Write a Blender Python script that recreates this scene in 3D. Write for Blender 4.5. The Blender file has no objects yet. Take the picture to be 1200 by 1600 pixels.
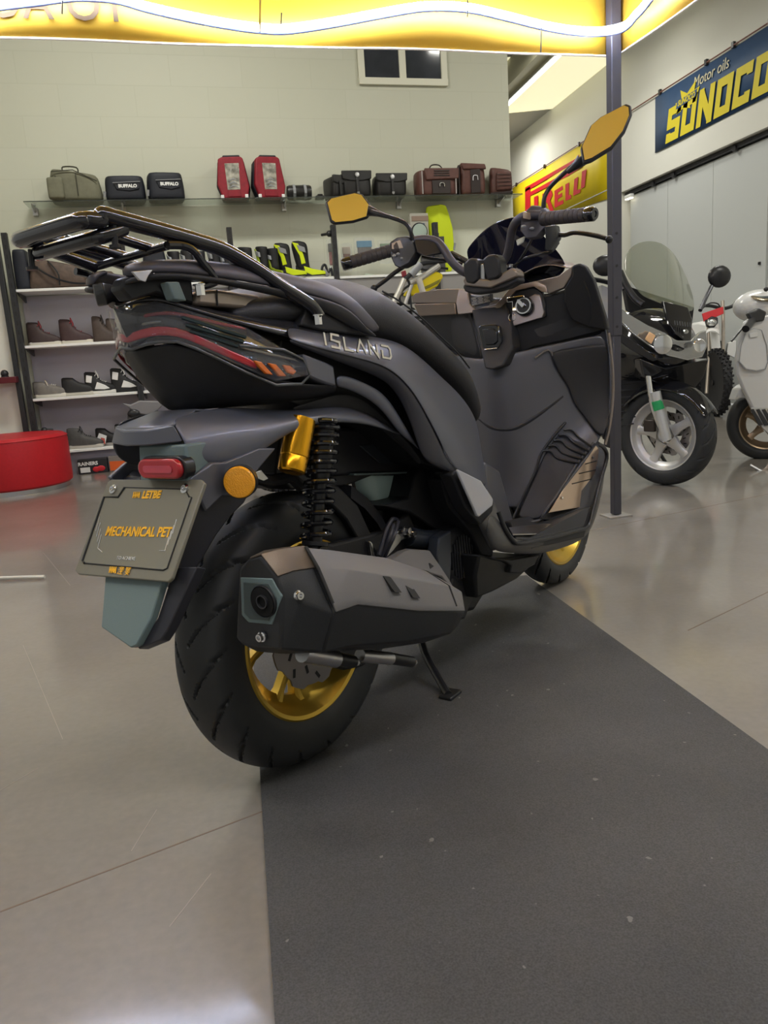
import bpy, bmesh, math, random
from math import sin, cos, pi, radians, sqrt, atan2
from mathutils import Vector, Matrix, Quaternion
random.seed(4)
scene = bpy.context.scene
COL = scene.collection

# ------------------------------------------------------------------ camera
FPX = 1200.0
PITCH, ROLL, YAW = radians(11.5), radians(3.8), 0.1748
CAMZ = 0.84
CF = Vector((sin(YAW)*cos(PITCH), cos(YAW)*cos(PITCH), -sin(PITCH)))
_R = Vector((cos(YAW), -sin(YAW), 0.0)); _D = -_R.cross(CF)
CR = cos(ROLL)*_R + sin(ROLL)*_D
CD = -sin(ROLL)*_R + cos(ROLL)*_D
CP = Vector((0, 0, CAMZ))
cam_data = bpy.data.cameras.new('camera')
cam_data.sensor_fit = 'HORIZONTAL'; cam_data.sensor_width = 36.0; cam_data.lens = 36.0*FPX/1200.0
cam_data.clip_start = 0.02; cam_data.clip_end = 100
cam = bpy.data.objects.new('camera', cam_data); COL.objects.link(cam)
m = Matrix.Identity(4)
for i in range(3):
    m[i][0] = CR[i]; m[i][1] = -CD[i]; m[i][2] = -CF[i]; m[i][3] = CP[i]
cam.matrix_world = m
scene.camera = cam

# ------------------------------------------------------------------ world, exposure
scene.view_settings.view_transform = 'Standard'
scene.view_settings.look = 'None'
scene.view_settings.exposure = 0.14
scene.view_settings.gamma = 1.0
scene.view_settings.use_curve_mapping = False
w = bpy.data.worlds.new('world'); scene.world = w; w.use_nodes = True
w.node_tree.nodes['Background'].inputs[0].default_value = (0.80, 0.80, 0.74, 1)
w.node_tree.nodes['Background'].inputs[1].default_value = 0.42

def area(name, loc, sx, sy, power, col, rot=(0, 0, 0)):
    l = bpy.data.lights.new(name, 'AREA'); l.shape = 'RECTANGLE'; l.size = sx; l.size_y = sy
    l.energy = power; l.color = col
    o = bpy.data.objects.new(name, l); COL.objects.link(o); o.location = loc; o.rotation_euler = rot
    return o
WARM = (1.0, 0.98, 0.90); COOL = (0.80, 0.86, 1.0)
for lx, ly_ in ((-0.3, 5.2), (3.9, 5.2), (3.9, 9.5), (1.0, -1.5), (4.2, 1.0), (-3.0, 1.5), (4.3, 14.0)):
    area('ceiling_lamp', (lx, ly_, 4.55), 1.5, 0.25, 85, WARM)

# ------------------------------------------------------------------ colours and materials
def lin(h):
    h = h.lstrip('#'); v = [int(h[i:i+2], 16)/255 for i in (0, 2, 4)]
    return tuple((c/12.92 if c <= 0.04045 else ((c+0.055)/1.055)**2.4) for c in v) + (1,)
MATS = {}
def mat(name, col, rough=0.5, metal=0.0, coat=0.0, emit=None, es=0.0, alpha=1.0, trans=0.0, ior=1.45,
        noise=0.0, nscale=30.0, bump=0.0, bscale=200.0, sheen=0.0, sub=0.0):
    if name in MATS: return MATS[name]
    mt = bpy.data.materials.new(name); mt.use_nodes = True
    nt = mt.node_tree; b = nt.nodes['Principled BSDF']
    c = lin(col) if isinstance(col, str) else tuple(col) + (1,)
    b.inputs['Base Color'].default_value = c
    b.inputs['Roughness'].default_value = rough; b.inputs['Metallic'].default_value = metal
    b.inputs['Coat Weight'].default_value = coat; b.inputs['Coat Roughness'].default_value = 0.06
    b.inputs['Alpha'].default_value = alpha; b.inputs['Transmission Weight'].default_value = trans
    b.inputs['IOR'].default_value = ior; b.inputs['Sheen Weight'].default_value = sheen
    b.inputs['Subsurface Weight'].default_value = sub
    if emit:
        b.inputs['Emission Color'].default_value = lin(emit); b.inputs['Emission Strength'].default_value = es
    if noise or bump:
        tc = nt.nodes.new('ShaderNodeTexCoord')
        if noise:
            n = nt.nodes.new('ShaderNodeTexNoise'); n.inputs['Scale'].default_value = nscale; n.inputs['Detail'].default_value = 5
            nt.links.new(tc.outputs['Object'], n.inputs['Vector'])
            r = nt.nodes.new('ShaderNodeValToRGB')
            r.color_ramp.elements[0].position = 0.3; r.color_ramp.elements[1].position = 0.7
            r.color_ramp.elements[0].color = tuple(x*(1-noise) for x in c[:3]) + (1,)
            r.color_ramp.elements[1].color = tuple(min(1, x*(1+noise)) for x in c[:3]) + (1,)
            nt.links.new(n.outputs['Fac'], r.inputs['Fac']); nt.links.new(r.outputs['Color'], b.inputs['Base Color'])
        if bump:
            n2 = nt.nodes.new('ShaderNodeTexNoise'); n2.inputs['Scale'].default_value = bscale; n2.inputs['Detail'].default_value = 3
            nt.links.new(tc.outputs['Object'], n2.inputs['Vector'])
            bp = nt.nodes.new('ShaderNodeBump'); bp.inputs['Strength'].default_value = bump; bp.inputs['Distance'].default_value = 0.002
            nt.links.new(n2.outputs['Fac'], bp.inputs['Height']); nt.links.new(bp.outputs['Normal'], b.inputs['Normal'])
    MATS[name] = mt
    return mt

# ------------------------------------------------------------------ mesh helpers
def tag(o, label=None, cat=None, group=None, kind=None):
    if label: o['label'] = label
    if cat: o['category'] = cat
    if group: o['group'] = group
    if kind: o['kind'] = kind
    return o
def thing(name, label, cat, loc=(0, 0, 0), rotz=0.0, group=None, matrix=None):
    o = bpy.data.objects.new(name, None); COL.objects.link(o); o.empty_display_size = 0.1
    if matrix is not None: o.matrix_world = matrix
    else: o.location = loc; o.rotation_euler = (0, 0, rotz)
    return tag(o, label, cat, group)
def mesh(name, verts, faces, mt, parent=None, smooth=True, bevel=0.0, sub=0, solid=0.0, angle=35, segs=2, fix=True):
    me = bpy.data.meshes.new(name)
    me.from_pydata([tuple(v) for v in verts], [], faces); me.update()
    bm = bmesh.new(); bm.from_mesh(me)
    bmesh.ops.remove_doubles(bm, verts=bm.verts, dist=1e-5)
    if fix: bmesh.ops.recalc_face_normals(bm, faces=bm.faces)
    bm.to_mesh(me); bm.free()
    for p in me.polygons: p.use_smooth = smooth
    if smooth and not sub:
        me.set_sharp_from_angle(angle=radians(angle))
    if isinstance(mt, (list, tuple)):
        for q in mt: me.materials.append(q)
    else: me.materials.append(mt)
    o = bpy.data.objects.new(name, me); COL.objects.link(o)
    if parent is not None: o.parent = parent
    if solid:
        s = o.modifiers.new('solid', 'SOLIDIFY'); s.thickness = solid; s.offset = -1
    if sub:
        s = o.modifiers.new('sub', 'SUBSURF'); s.levels = sub; s.render_levels = sub
    if bevel:
        s = o.modifiers.new('bevel', 'BEVEL'); s.width = bevel; s.segments = segs; s.limit_method = 'ANGLE'
        s.angle_limit = radians(30); s.harden_normals = False
    return o
class MB:
    """collects verts and faces of one mesh"""
    def __init__(s): s.v = []; s.f = []
    def add(s, v, f):
        n = len(s.v); s.v += [Vector(x) for x in v]; s.f += [tuple(i+n for i in q) for q in f]; return s
    def box(s, x0, x1, y0, y1, z0, z1):
        return s.add([(x0,y0,z0),(x1,y0,z0),(x1,y1,z0),(x0,y1,z0),(x0,y0,z1),(x1,y0,z1),(x1,y1,z1),(x0,y1,z1)],
                     [(0,3,2,1),(4,5,6,7),(0,1,5,4),(1,2,6,5),(2,3,7,6),(3,0,4,7)])
    def tube(s, pts, r, n=10, closed=False, caps=True):
        pts = [Vector(p) for p in pts]; N = len(pts)
        rs = r if isinstance(r, (list, tuple)) else [r]*N
        tang = []
        for i in range(N):
            if closed: t = pts[(i+1) % N]-pts[i-1]
            else: t = pts[min(i+1, N-1)]-pts[max(i-1, 0)]
            if t.length < 1e-9: t = Vector((0, 0, 1))
            tang.append(t.normalized())
        a = Vector((0, 0, 1)) if abs(tang[0].z) < 0.9 else Vector((1, 0, 0))
        u = (a-tang[0]*a.dot(tang[0])).normalized(); v = []; f = []
        for i in range(N):
            if i: 
                u = (u-tang[i]*u.dot(tang[i]))
                u = u.normalized() if u.length > 1e-6 else tang[i].orthogonal().normalized()
            w_ = tang[i].cross(u)
            for k in range(n):
                q = 2*pi*k/n; v.append(pts[i]+(u*cos(q)+w_*sin(q))*rs[i])
        L = N if closed else N-1
        for i in range(L):
            for k in range(n):
                a0 = i*n+k; a1 = i*n+(k+1) % n; b0 = ((i+1) % N)*n+k; b1 = ((i+1) % N)*n+(k+1) % n
                f.append((a0, a1, b1, b0))
        if caps and not closed:
            f.append(tuple(range(n))[::-1]); f.append(tuple((N-1)*n+k for k in range(n)))
        return s.add(v, f)
    def lathe(s, prof, n=32, M=None, closed=False, arc=None):
        """profile (radius, height) about local z, placed by M"""
        M = M or Matrix.Identity(4); v = []; f = []; P = len(prof)
        for i in range(n):
            q = 2*pi*i/n
            for (r, h) in prof: v.append(M @ Vector((r*cos(q), r*sin(q), h)))
        for i in range(n):
            j = (i+1) % n
            for k in range(P if closed else P-1):
                k2 = (k+1) % P
                f.append((i*P+k, j*P+k, j*P+k2, i*P+k2))
        if not closed:
            if prof[0][0] > 1e-6: f.append(tuple(i*P for i in range(n))[::-1])
            if prof[-1][0] > 1e-6: f.append(tuple(i*P+P-1 for i in range(n)))
        return s.add(v, f)
    def prism(s, out, d):
        """polygon of 3D points pushed by vector d"""
        out = [Vector(p) for p in out]; n = len(out); d = Vector(d)
        v = out+[p+d for p in out]
        f = [tuple(range(n)), tuple(range(n, 2*n))[::-1]]+[(i, (i+1) % n, n+(i+1) % n, n+i) for i in range(n)]
        return s.add(v, f)
    def grid(s, rows):
        R = len(rows); Cn = len(rows[0]); v = [p for r in rows for p in r]
        return s.add(v, [(i*Cn+j, i*Cn+j+1, (i+1)*Cn+j+1, (i+1)*Cn+j) for i in range(R-1) for j in range(Cn-1)])
    def loft(s, secs, cap=True, closed=True):
        R = len(secs); n = len(secs[0]); v = [p for r in secs for p in r]; f = []
        for i in range(R-1):
            for j in range(n if closed else n-1):
                k = (j+1) % n; f.append((i*n+j, i*n+k, (i+1)*n+k, (i+1)*n+j))
        if cap and closed: f.append(tuple(range(n))[::-1]); f.append(tuple((R-1)*n+k for k in range(n)))
        return s.add(v, f)
    def ball(s, c, r, sc=(1, 1, 1), n=12, M=None):
        prof = [(max(1e-7, sin(pi*k/(n//2))), -cos(pi*k/(n//2))) for k in range(n//2+1)]
        M2 = Matrix.Translation(c) @ (M or Matrix.Identity(4)) @ Matrix.Diagonal((r*sc[0], r*sc[1], r*sc[2], 1))
        prof[0] = (0, -1); prof[-1] = (0, 1)
        return s.lathe(prof, n, M2)
    def build(s, name, mt, parent=None, **k): return mesh(name, s.v, s.f, mt, parent, **k)
def smooth_path(pts, k=6, closed=False):
    pts = [Vector(p) for p in pts]; n = len(pts); out = []
    R = range(n if closed else n-1)
    for i in R:
        p0 = pts[(i-1) % n] if closed or i else pts[0]; p1 = pts[i]; p2 = pts[(i+1) % n]
        p3 = pts[(i+2) % n] if closed or i+2 < n else pts[-1]
        for j in range(k):
            t = j/k
            out.append(0.5*((2*p1)+(p2-p0)*t+(2*p0-5*p1+4*p2-p3)*t*t+(3*p1-p0-3*p2+p3)*t**3))
    if not closed: out.append(pts[-1])
    return out
def axis_M(p, d, up=None):
    """matrix placing local z along d at p"""
    d = Vector(d).normalized(); q = d.to_track_quat('Z', 'Y')
    if up is not None:
        x = Vector(up).cross(d).normalized(); y = d.cross(x)
        M = Matrix((x, y, d)).transposed().to_4x4(); M.translation = Vector(p); return M
    return Matrix.Translation(Vector(p)) @ q.to_matrix().to_4x4()
def text(name, s, M, size, mt, parent=None, depth=0.001, shear=0.0, bold=0.0, align='CENTER', sx=1.0, spacing=1.0):
    c = bpy.data.curves.new(name, 'FONT'); c.body = s; c.size = size; c.extrude = depth; c.shear = shear
    c.offset = bold; c.align_x = align; c.align_y = 'CENTER'; c.space_character = spacing; c.resolution_u = 3
    t = bpy.data.objects.new(name+'_tmp', c); COL.objects.link(t)
    dg = bpy.context.evaluated_depsgraph_get(); dg.update()
    me = bpy.data.meshes.new_from_object(t.evaluated_get(dg)); me.name = name
    bpy.data.objects.remove(t); bpy.data.curves.remove(c)
    me.transform(M @ Matrix.Diagonal((sx, 1, 1, 1))); me.materials.clear(); me.materials.append(mt)
    o = bpy.data.objects.new(name, me); COL.objects.link(o)
    if parent is not None: o.parent = parent
    return o
def ribbon(pts, w):
    """mitred outline of an open or closed polyline (2D)"""
    closed = (pts[0]-pts[-1]).length < 1e-6
    P = pts[:-1] if closed else pts
    n = len(P); Lp = []; Rp = []
    for i in range(n):
        p = P[i]
        if closed or 0 < i < n-1:
            d0 = (p-P[i-1]).normalized(); d1 = (P[(i+1) % n]-p).normalized()
        elif i == 0: d0 = d1 = (P[1]-p).normalized()
        else: d0 = d1 = (p-P[i-1]).normalized()
        n0 = Vector((-d0.y, d0.x, 0)); n1 = Vector((-d1.y, d1.x, 0)); mt_ = (n0+n1)
        mt_ = mt_.normalized() if mt_.length > 1e-6 else n0
        k = w/2/max(0.35, mt_.dot(n0))
        Lp.append(p+mt_*k); Rp.append(p-mt_*k)
    return Lp, Rp, closed
def stroke_text(name, M2, h, adv, glyphs, mt, parent, w_=0.14, depth=0.003):
    x = 0; zax = (M2.to_3x3() @ Vector((0, 0, 1)))
    for gl_, wd in glyphs:
        mb = MB()
        for gi, poly in enumerate(gl_):
            P_ = [Vector((p[0]*h+x, (p[1]-0.5)*h, 0)) for p in poly]
            Lp, Rp, closed = ribbon(P_, w_*h); dz = zax*(depth+0.0004*gi*(1 if depth > 0 else -1))
            secs = [[M2 @ a_, M2 @ b_, M2 @ b_+dz, M2 @ a_+dz] for a_, b_ in zip(Lp, Rp)]
            if closed: secs.append(secs[0])
            mb.loft(secs, cap=not closed)
        mb.build(name, mt, parent, smooth=False); x += wd*h+adv
    return x
def copy_tree(o, parent=None):
    c = o.copy(); COL.objects.link(c)
    if parent is not None: c.parent = parent
    for ch in list(o.children): copy_tree(ch, c)
    return c

# ------------------------------------------------------------------ surveying the place: lines of sight met with planes
def ray(px, py):
    return (CF+CR*((px-600)/FPX)+CD*((py-800)/FPX)).normalized()
def hit(px, py, p0, n):
    v = ray(px, py); return CP+v*((p0-CP).dot(n)/v.dot(n))
def gr(px, py, z=0.0): return hit(px, py, Vector((0, 0, z)), Vector((0, 0, 1)))
class Frame:
    """local frame of a vehicle: x forward, y left, z up"""
    def __init__(s, O, head, lean=0.0):
        s.O = Vector(O); s.fx = Vector((sin(head), cos(head), 0)); l = Vector((-cos(head), sin(head), 0)); u = Vector((0, 0, 1))
        s.U = u*cos(lean)+l*sin(lean); s.L = l*cos(lean)-u*sin(lean)
        M = Matrix.Identity(4)
        for i in range(3): M[i][0] = s.fx[i]; M[i][1] = s.L[i]; M[i][2] = s.U[i]; M[i][3] = s.O[i]
        s.M = M
    def loc(s, p): q = p-s.O; return Vector((q.dot(s.fx), q.dot(s.L), q.dot(s.U)))
    def Y(s, px, py, y): return s.loc(hit(px, py, s.O+s.L*y, s.L))
    def X(s, px, py, x): return s.loc(hit(px, py, s.O+s.fx*x, s.fx))
WROT = radians(4.0)
BD = Vector((cos(WROT), sin(WROT), 0)); BN = Vector((-sin(WROT), cos(WROT), 0)); B0 = Vector((0, 7.5, 0))
def wp(px, py, off=0.0):        # point in a plane 'off' metres in front of the back wall
    return hit(px, py, B0-BN*off, BN)
def wl(px, py, off=0.0):        # (along, off, height)
    p = wp(px, py, off)-B0; return p.dot(BD), off, p.z
def wpos(a, off, z): return B0+BD*a-BN*off+Vector((0, 0, z))
XW = 5.689
def xp(px, py, off=0.0): return hit(px, py, Vector((XW-off, 0, 0)), Vector((1, 0, 0)))

# ------------------------------------------------------------------ shared materials
M_wall = mat('painted_block', '#d2d0c0', 0.75, bump=0.15, bscale=60)
M_wallr = mat('painted_plaster', '#dddcd2', 0.7, bump=0.1, bscale=40)
M_ceil = mat('ceiling_sheet', '#b0b0aa', 0.8)
M_black = mat('black_plastic', (0.018, 0.018, 0.020), 0.5, bump=0.25, bscale=900)
M_blacks = mat('black_satin', (0.016, 0.016, 0.018), 0.32)
M_gloss = mat('black_gloss', (0.008, 0.008, 0.010), 0.07, coat=0.6)
M_chrome = mat('chrome', (0.75, 0.75, 0.76), 0.12, metal=1.0)
M_alu = mat('aluminium', (0.55, 0.55, 0.56), 0.32, metal=1.0)
M_darkmetal = mat('dark_metal', (0.10, 0.10, 0.11), 0.4, metal=0.9)
M_white = mat('white_paint', '#e9e9e6', 0.45)
M_frame = mat('upright_black', (0.02, 0.02, 0.022), 0.35)
M_rubber = mat('rubber', (0.014, 0.014, 0.016), 0.62, bump=0.1, bscale=500)
M_red = mat('red_vinyl', '#b3141f', 0.42, noise=0.06, nscale=60, bump=0.25, bscale=300)
M_yellow = mat('yellow_plastic', '#f2dc18', 0.4)
M_glass = mat('shelf_glass', (0.80, 0.86, 0.82), 0.03, trans=0.95, ior=1.15)

# ------------------------------------------------------------------ room
def floor_material():
    mt = bpy.data.materials.new('polished_concrete'); mt.use_nodes = True; nt = mt.node_tree; b = nt.nodes['Principled BSDF']
    L = nt.links.new; N = nt.nodes.new
    tc = N('ShaderNodeTexCoord')
    n1 = N('ShaderNodeTexNoise'); n1.inputs['Scale'].default_value = 1.3; n1.inputs['Detail'].default_value = 8; n1.inputs['Roughness'].default_value = 0.6
    n2 = N('ShaderNodeTexNoise'); n2.inputs['Scale'].default_value = 55; n2.inputs['Detail'].default_value = 6
    n3 = N('ShaderNodeTexNoise'); n3.inputs['Scale'].default_value = 9; n3.inputs['Detail'].default_value = 6; n3.inputs['Distortion'].default_value = 0.0
    for n in (n1, n2, n3): L(tc.outputs['Object'], n.inputs['Vector'])
    r = N('ShaderNodeValToRGB'); e = r.color_ramp.elements
    e[0].position = 0.30; e[0].color = lin('#736d66'); e[1].position = 0.72; e[1].color = lin('#88827a')
    L(n1.outputs['Fac'], r.inputs['Fac'])
    r2 = N('ShaderNodeValToRGB'); e = r2.color_ramp.elements
    e[0].position = 0.0; e[0].color = (0.80, 0.80, 0.80, 1); e[1].position = 1.0; e[1].color = (1.16, 1.16, 1.15, 1)
    L(n2.outputs['Fac'], r2.inputs['Fac'])
    mx = N('ShaderNodeMix'); mx.data_type = 'RGBA'; mx.blend_type = 'MULTIPLY'; mx.inputs['Factor'].default_value = 0.8
    L(r.outputs['Color'], mx.inputs['A']); L(r2.outputs['Color'], mx.inputs['B'])
    prev = mx.outputs['Result']
    L(prev, b.inputs['Base Color'])
    mr = N('ShaderNodeMapRange'); mr.inputs['To Min'].default_value = 0.30; mr.inputs['To Max'].default_value = 0.38
    L(n3.outputs['Fac'], mr.inputs['Value']); L(mr.outputs['Result'], b.inputs['Roughness'])
    b.inputs['Coat Weight'].default_value = 0.7; b.inputs['Coat Roughness'].default_value = 0.11
    bp = N('ShaderNodeBump'); bp.inputs['Strength'].default_value = 0.05; bp.inputs['Distance'].default_value = 0.003
    L(n3.outputs['Fac'], bp.inputs['Height']); L(bp.outputs['Normal'], b.inputs['Normal'])
    return mt
M_floor = floor_material()
def struct(name, mb, mt, **k): return tag(mb.build(name, mt, None, **k), kind='structure')
struct('floor', MB().box(-7, XW, -6, 19, -0.1, 0), M_floor, smooth=False)
struct('ceiling', MB().box(-7, XW+0.3, -6, 19, 4.745, 4.9), M_ceil, smooth=False)
# back wall: painted blocks, the courses are in the material
def block_material():
    mt = bpy.data.materials.new('painted_block_courses'); mt.use_nodes = True; nt = mt.node_tree; b = nt.nodes['Principled BSDF']
    L = nt.links.new; N = nt.nodes.new; tc = N('ShaderNodeTexCoord'); mp = N('ShaderNodeMapping')
    mp.inputs['Rotation'].default_value = (radians(90), 0, 0)
    L(tc.outputs['Object'], mp.inputs['Vector'])
    br = N('ShaderNodeTexBrick'); br.inputs['Scale'].default_value = 1.0; br.inputs['Mortar Size'].default_value = 0.004
    br.inputs['Brick Width'].default_value = 0.62; br.inputs['Row Height'].default_value = 0.25; br.inputs['Mortar Smooth'].default_value = 0.4
    br.inputs['Color1'].default_value = lin('#c3c4b3'); br.inputs['Color2'].default_value = lin('#c5c6b6'); br.inputs['Mortar'].default_value = lin('#bfc0af')
    L(mp.outputs['Vector'], br.inputs['Vector']); L(br.outputs['Color'], b.inputs['Base Color']); b.inputs['Roughness'].default_value = 0.75
    bp = N('ShaderNodeBump'); bp.inputs['Strength'].default_value = 0.12; bp.inputs['Distance'].default_value = 0.004; bp.invert = True
    L(br.outputs['Fac'], bp.inputs['Height']); L(bp.outputs['Normal'], b.inputs['Normal'])
    return mt
M_block = block_material()
wb = struct('wall_back', MB().box(-3.0, 2.86, 0, 0.3, 0, 4.745), M_block, smooth=False)
wb.location = B0; wb.rotation_euler = (0, 0, WROT)
wlft = struct('wall_left', MB().box(-3.0, -2.8, -4.2, 0, 0, 4.745), M_wallr, smooth=False)
wlft.location = B0; wlft.rotation_euler = (0, 0, WROT)
struct('wall_far', MB().box(-7, XW+0.3, 18.6, 19, 0, 4.745), M_wallr, smooth=False)
# right wall with the sliding door opening
rw = MB()
rw.box(XW, XW+0.3, 10.90, 19, 0, 4.745); rw.box(XW, XW+0.3, 3.0, 10.90, 2.913, 4.745); rw.box(XW, XW+0.3, -6, 3.0, 0, 4.745)
struct('wall_right', rw, M_wallr, smooth=False)
M_door = mat('door_panel', '#c3c6c4', 0.5)
M_dark = mat('gap_dark', (0.02, 0.02, 0.02), 0.8)
d = tag(bpy.data.objects.new('door_1', None), kind='structure'); COL.objects.link(d)
for k, (y0, y1) in enumerate(((7.82, 10.80), (3.1, 7.80))):
    pm = MB(); n = 3 if k == 0 else 5; s_ = (y1-y0)/n
    for i in range(n): pm.box(XW+0.10+0.012*k, XW+0.15+0.012*k, y0+i*s_+0.003, y0+(i+1)*s_-0.003, 0.02, 2.84)
    pm.build('door_leaf', M_door, d, bevel=0.003, smooth=False)
MB().box(XW+0.06, XW+0.14, 3.0, 10.88, 2.855, 2.895).build('door_track', M_darkmetal, d, smooth=False)
for yy in (8.35, 9.6, 10.1): MB().lathe([(0.0, -0.02), (0.035, -0.02), (0.035, 0.02), (0, 0.02)], 14, Matrix.Translation((XW+0.06, yy, 2.86)) @ Matrix.Rotation(pi/2, 4, 'Y')).build('door_roller', M_blacks, d)
MB().box(XW+0.085, XW+0.1, 7.9, 7.93, 1.55, 1.58).build('door_latch', M_blacks, d)
struct('trim_1', MB().box(XW+0.16, XW+0.3, 3.0, 10.9, 0, 2.913), M_wallr, smooth=False)
struct('trim_2', MB().box(XW-0.02, XW, 11.0, 18.6, 3.02, 3.035), M_ceil, smooth=False)
# floor joints
for (a, b_) in (((0, 1425), (410, 1268)), ((880, 838), (1200, 772)), ((1075, 985), (1200, 925))):
    p, q = gr(*a), gr(*b_); dd = (q-p).normalized(); nn = Vector((-dd.y, dd.x, 0))*0.0016
    struct('trim_3', MB().prism([p-nn, q-nn, q+nn, p+nn], (0, 0, 0.0006)), mat('joint', '#75655a', 0.8), smooth=False)
for (a, b_) in (((36, 1008), (98, 1155)), ((68, 864), (110, 915)), ((205, 1330), (245, 1265)), ((265, 1448), (330, 1365)), ((0, 1235), (60, 1200))):
    p, q = gr(*a), gr(*b_); dd = (q-p).normalized(); nn = Vector((-dd.y, dd.x, 0))*0.0008
    struct('trim_7', MB().prism([p-nn, q-nn, q+nn, p+nn], (0, 0, 0.0004)), mat('scratch', '#978e84', 0.5), smooth=False)
# high window in the back wall
wn = tag(bpy.data.objects.new('window_1', None), kind='structure'); COL.objects.link(wn); wn.location = B0; wn.rotation_euler = (0, 0, WROT)
M_wfr = mat('window_frame', '#d9d8c6', 0.5); M_pane = mat('window_glass', (0.03, 0.035, 0.045), 0.08, coat=0.5, noise=0.3, nscale=4)
x0, x1, z0, z1 = 1.375, 2.235, 3.29, 3.98; xm = 1.80
fm = MB()
fm.box(x0, x1, -0.03, 0.0, z0, z0+0.055); fm.box(x0, x1, -0.03, 0.0, z1-0.055, z1)
for a, b_ in ((x0, x0+0.06), (xm-0.035, xm+0.03), (x1-0.06, x1)): fm.box(a, b_, -0.03, 0.0, z0+0.055, z1-0.055)
fm.build('window_frame', M_wfr, wn, bevel=0.004, smooth=False)
MB().box(x0+0.06, xm-0.035, -0.012, -0.004, z0+0.055, z1-0.055).build('pane', M_pane, wn, smooth=False)
MB().box(xm+0.03, x1-0.06, -0.012, -0.004, z0+0.055, z1-0.055).build('pane', M_pane, wn, smooth=False)
# ceiling sheets, their lit look put in as glow, and beam beyond the back wall
M_glowsheet = mat('roof_sheet', '#efe9c6', 0.6, emit='#f3eec8', es=0.75)
def cz(px, py, z): return gr(px, py, z)
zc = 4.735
struct('trim_4', MB().prism([cz(784, 92, zc), cz(950, 70, zc), cz(950, 116, zc), cz(885, 168, zc), cz(784, 178, zc)], (0, 0, 0.01)), M_glowsheet, smooth=False)
bm_ = MB(); bm_.box(4.13, 4.36, 4.0, 18.5, 4.42, 4.74)
struct('trim_5', bm_, mat('beam_paint', '#c9c6a8', 0.7), smooth=False)
lt = thing('tube_light', 'long white tube lamp hanging under the roof beam beyond the wall edge', 'ceiling light')
MB().box(4.30, 4.40, 9.0, 14.6, 4.372, 4.42).build('housing', mat('lamp_housing', '#b8b6a4', 0.5), lt, smooth=False)
MB().tube([(4.35, 9.0, 4.355), (4.35, 14.6, 4.355)], 0.017, 10).build('tube', mat('tube_glow', '#ffffff', 0.5, emit='#eef2ff', es=9), lt)
# ------------------------------------------------------------------ canopy over the scooter
K = Vector((1.745, 3.40, 0)); CL = 3.0
M_canvas = bpy.data.materials.new('yellow_canvas'); M_canvas.use_nodes = True
nt = M_canvas.node_tree; b = nt.nodes['Principled BSDF']
b.inputs['Base Color'].default_value = lin('#cfa52c'); b.inputs['Roughness'].default_value = 0.6
tr = nt.nodes.new('ShaderNodeBsdfTranslucent'); tr.inputs['Color'].default_value = lin('#d8b040')
ms = nt.nodes.new('ShaderNodeMixShader'); ms.inputs[0].default_value = 0.25
nt.links.new(b.outputs[0], ms.inputs[1]); nt.links.new(tr.outputs[0], ms.inputs[2]); nt.links.new(ms.outputs[0], nt.nodes['Material Output'].inputs[0])
M_pole = mat('pole_grey', '#45444a', 0.45, metal=0.3)
cm = Matrix.Identity(4)
for i in range(3): cm[i][0] = -BD[i]; cm[i][1] = -BN[i]; cm[i][2] = (0, 0, 1)[i]; cm[i][3] = K[i]
gz = thing('canopy_tent', 'yellow pop-up canopy on grey poles with lettered valance over the scooter', 'canopy', matrix=cm)
def cl(px, py, off=0.0):     # canopy local, far valance plane y=off
    p = hit(px, py, K-BN*off, BN)-K; return Vector((p.dot(-BD), off, p.z))
def cr(px, py, off=0.0):     # right valance plane x=off
    p = hit(px, py, K-BD*off, BD)-K; return Vector((off, p.dot(-BN), p.z))
ZV, ZT = 2.058, 2.42
def sag(x): return 0.003*sin(x*2.1+0.4)-0.002*sin(x*5)
rows = []
n = 30; val = MB()
sides = [lambda t: (t*CL, -0.035), lambda t: (CL+0.035, t*CL), lambda t: (CL-t*CL, CL+0.035), lambda t: (-0.035, CL-t*CL)]
for sd in sides:
    pts = [sd(i/n) for i in range(n+1)]
    g = []
    for z in (0, 0.33, 0.66, 1):
        r = []
        for i, (x, y) in enumerate(pts):
            wv = 0.003*sin(i*0.9+z*2)*(1-z)
            r.append(Vector((x+(wv if abs(x) < 0.1 or x > CL else 0), y+(wv if not (abs(x) < 0.1 or x > CL) else 0), ZV+(ZT-ZV)*z+(sag(i/n*3)*(1-z)))))
        g.append(r)
    val.grid(g)
val.build('valance', M_canvas, gz, solid=0.002)
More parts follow.
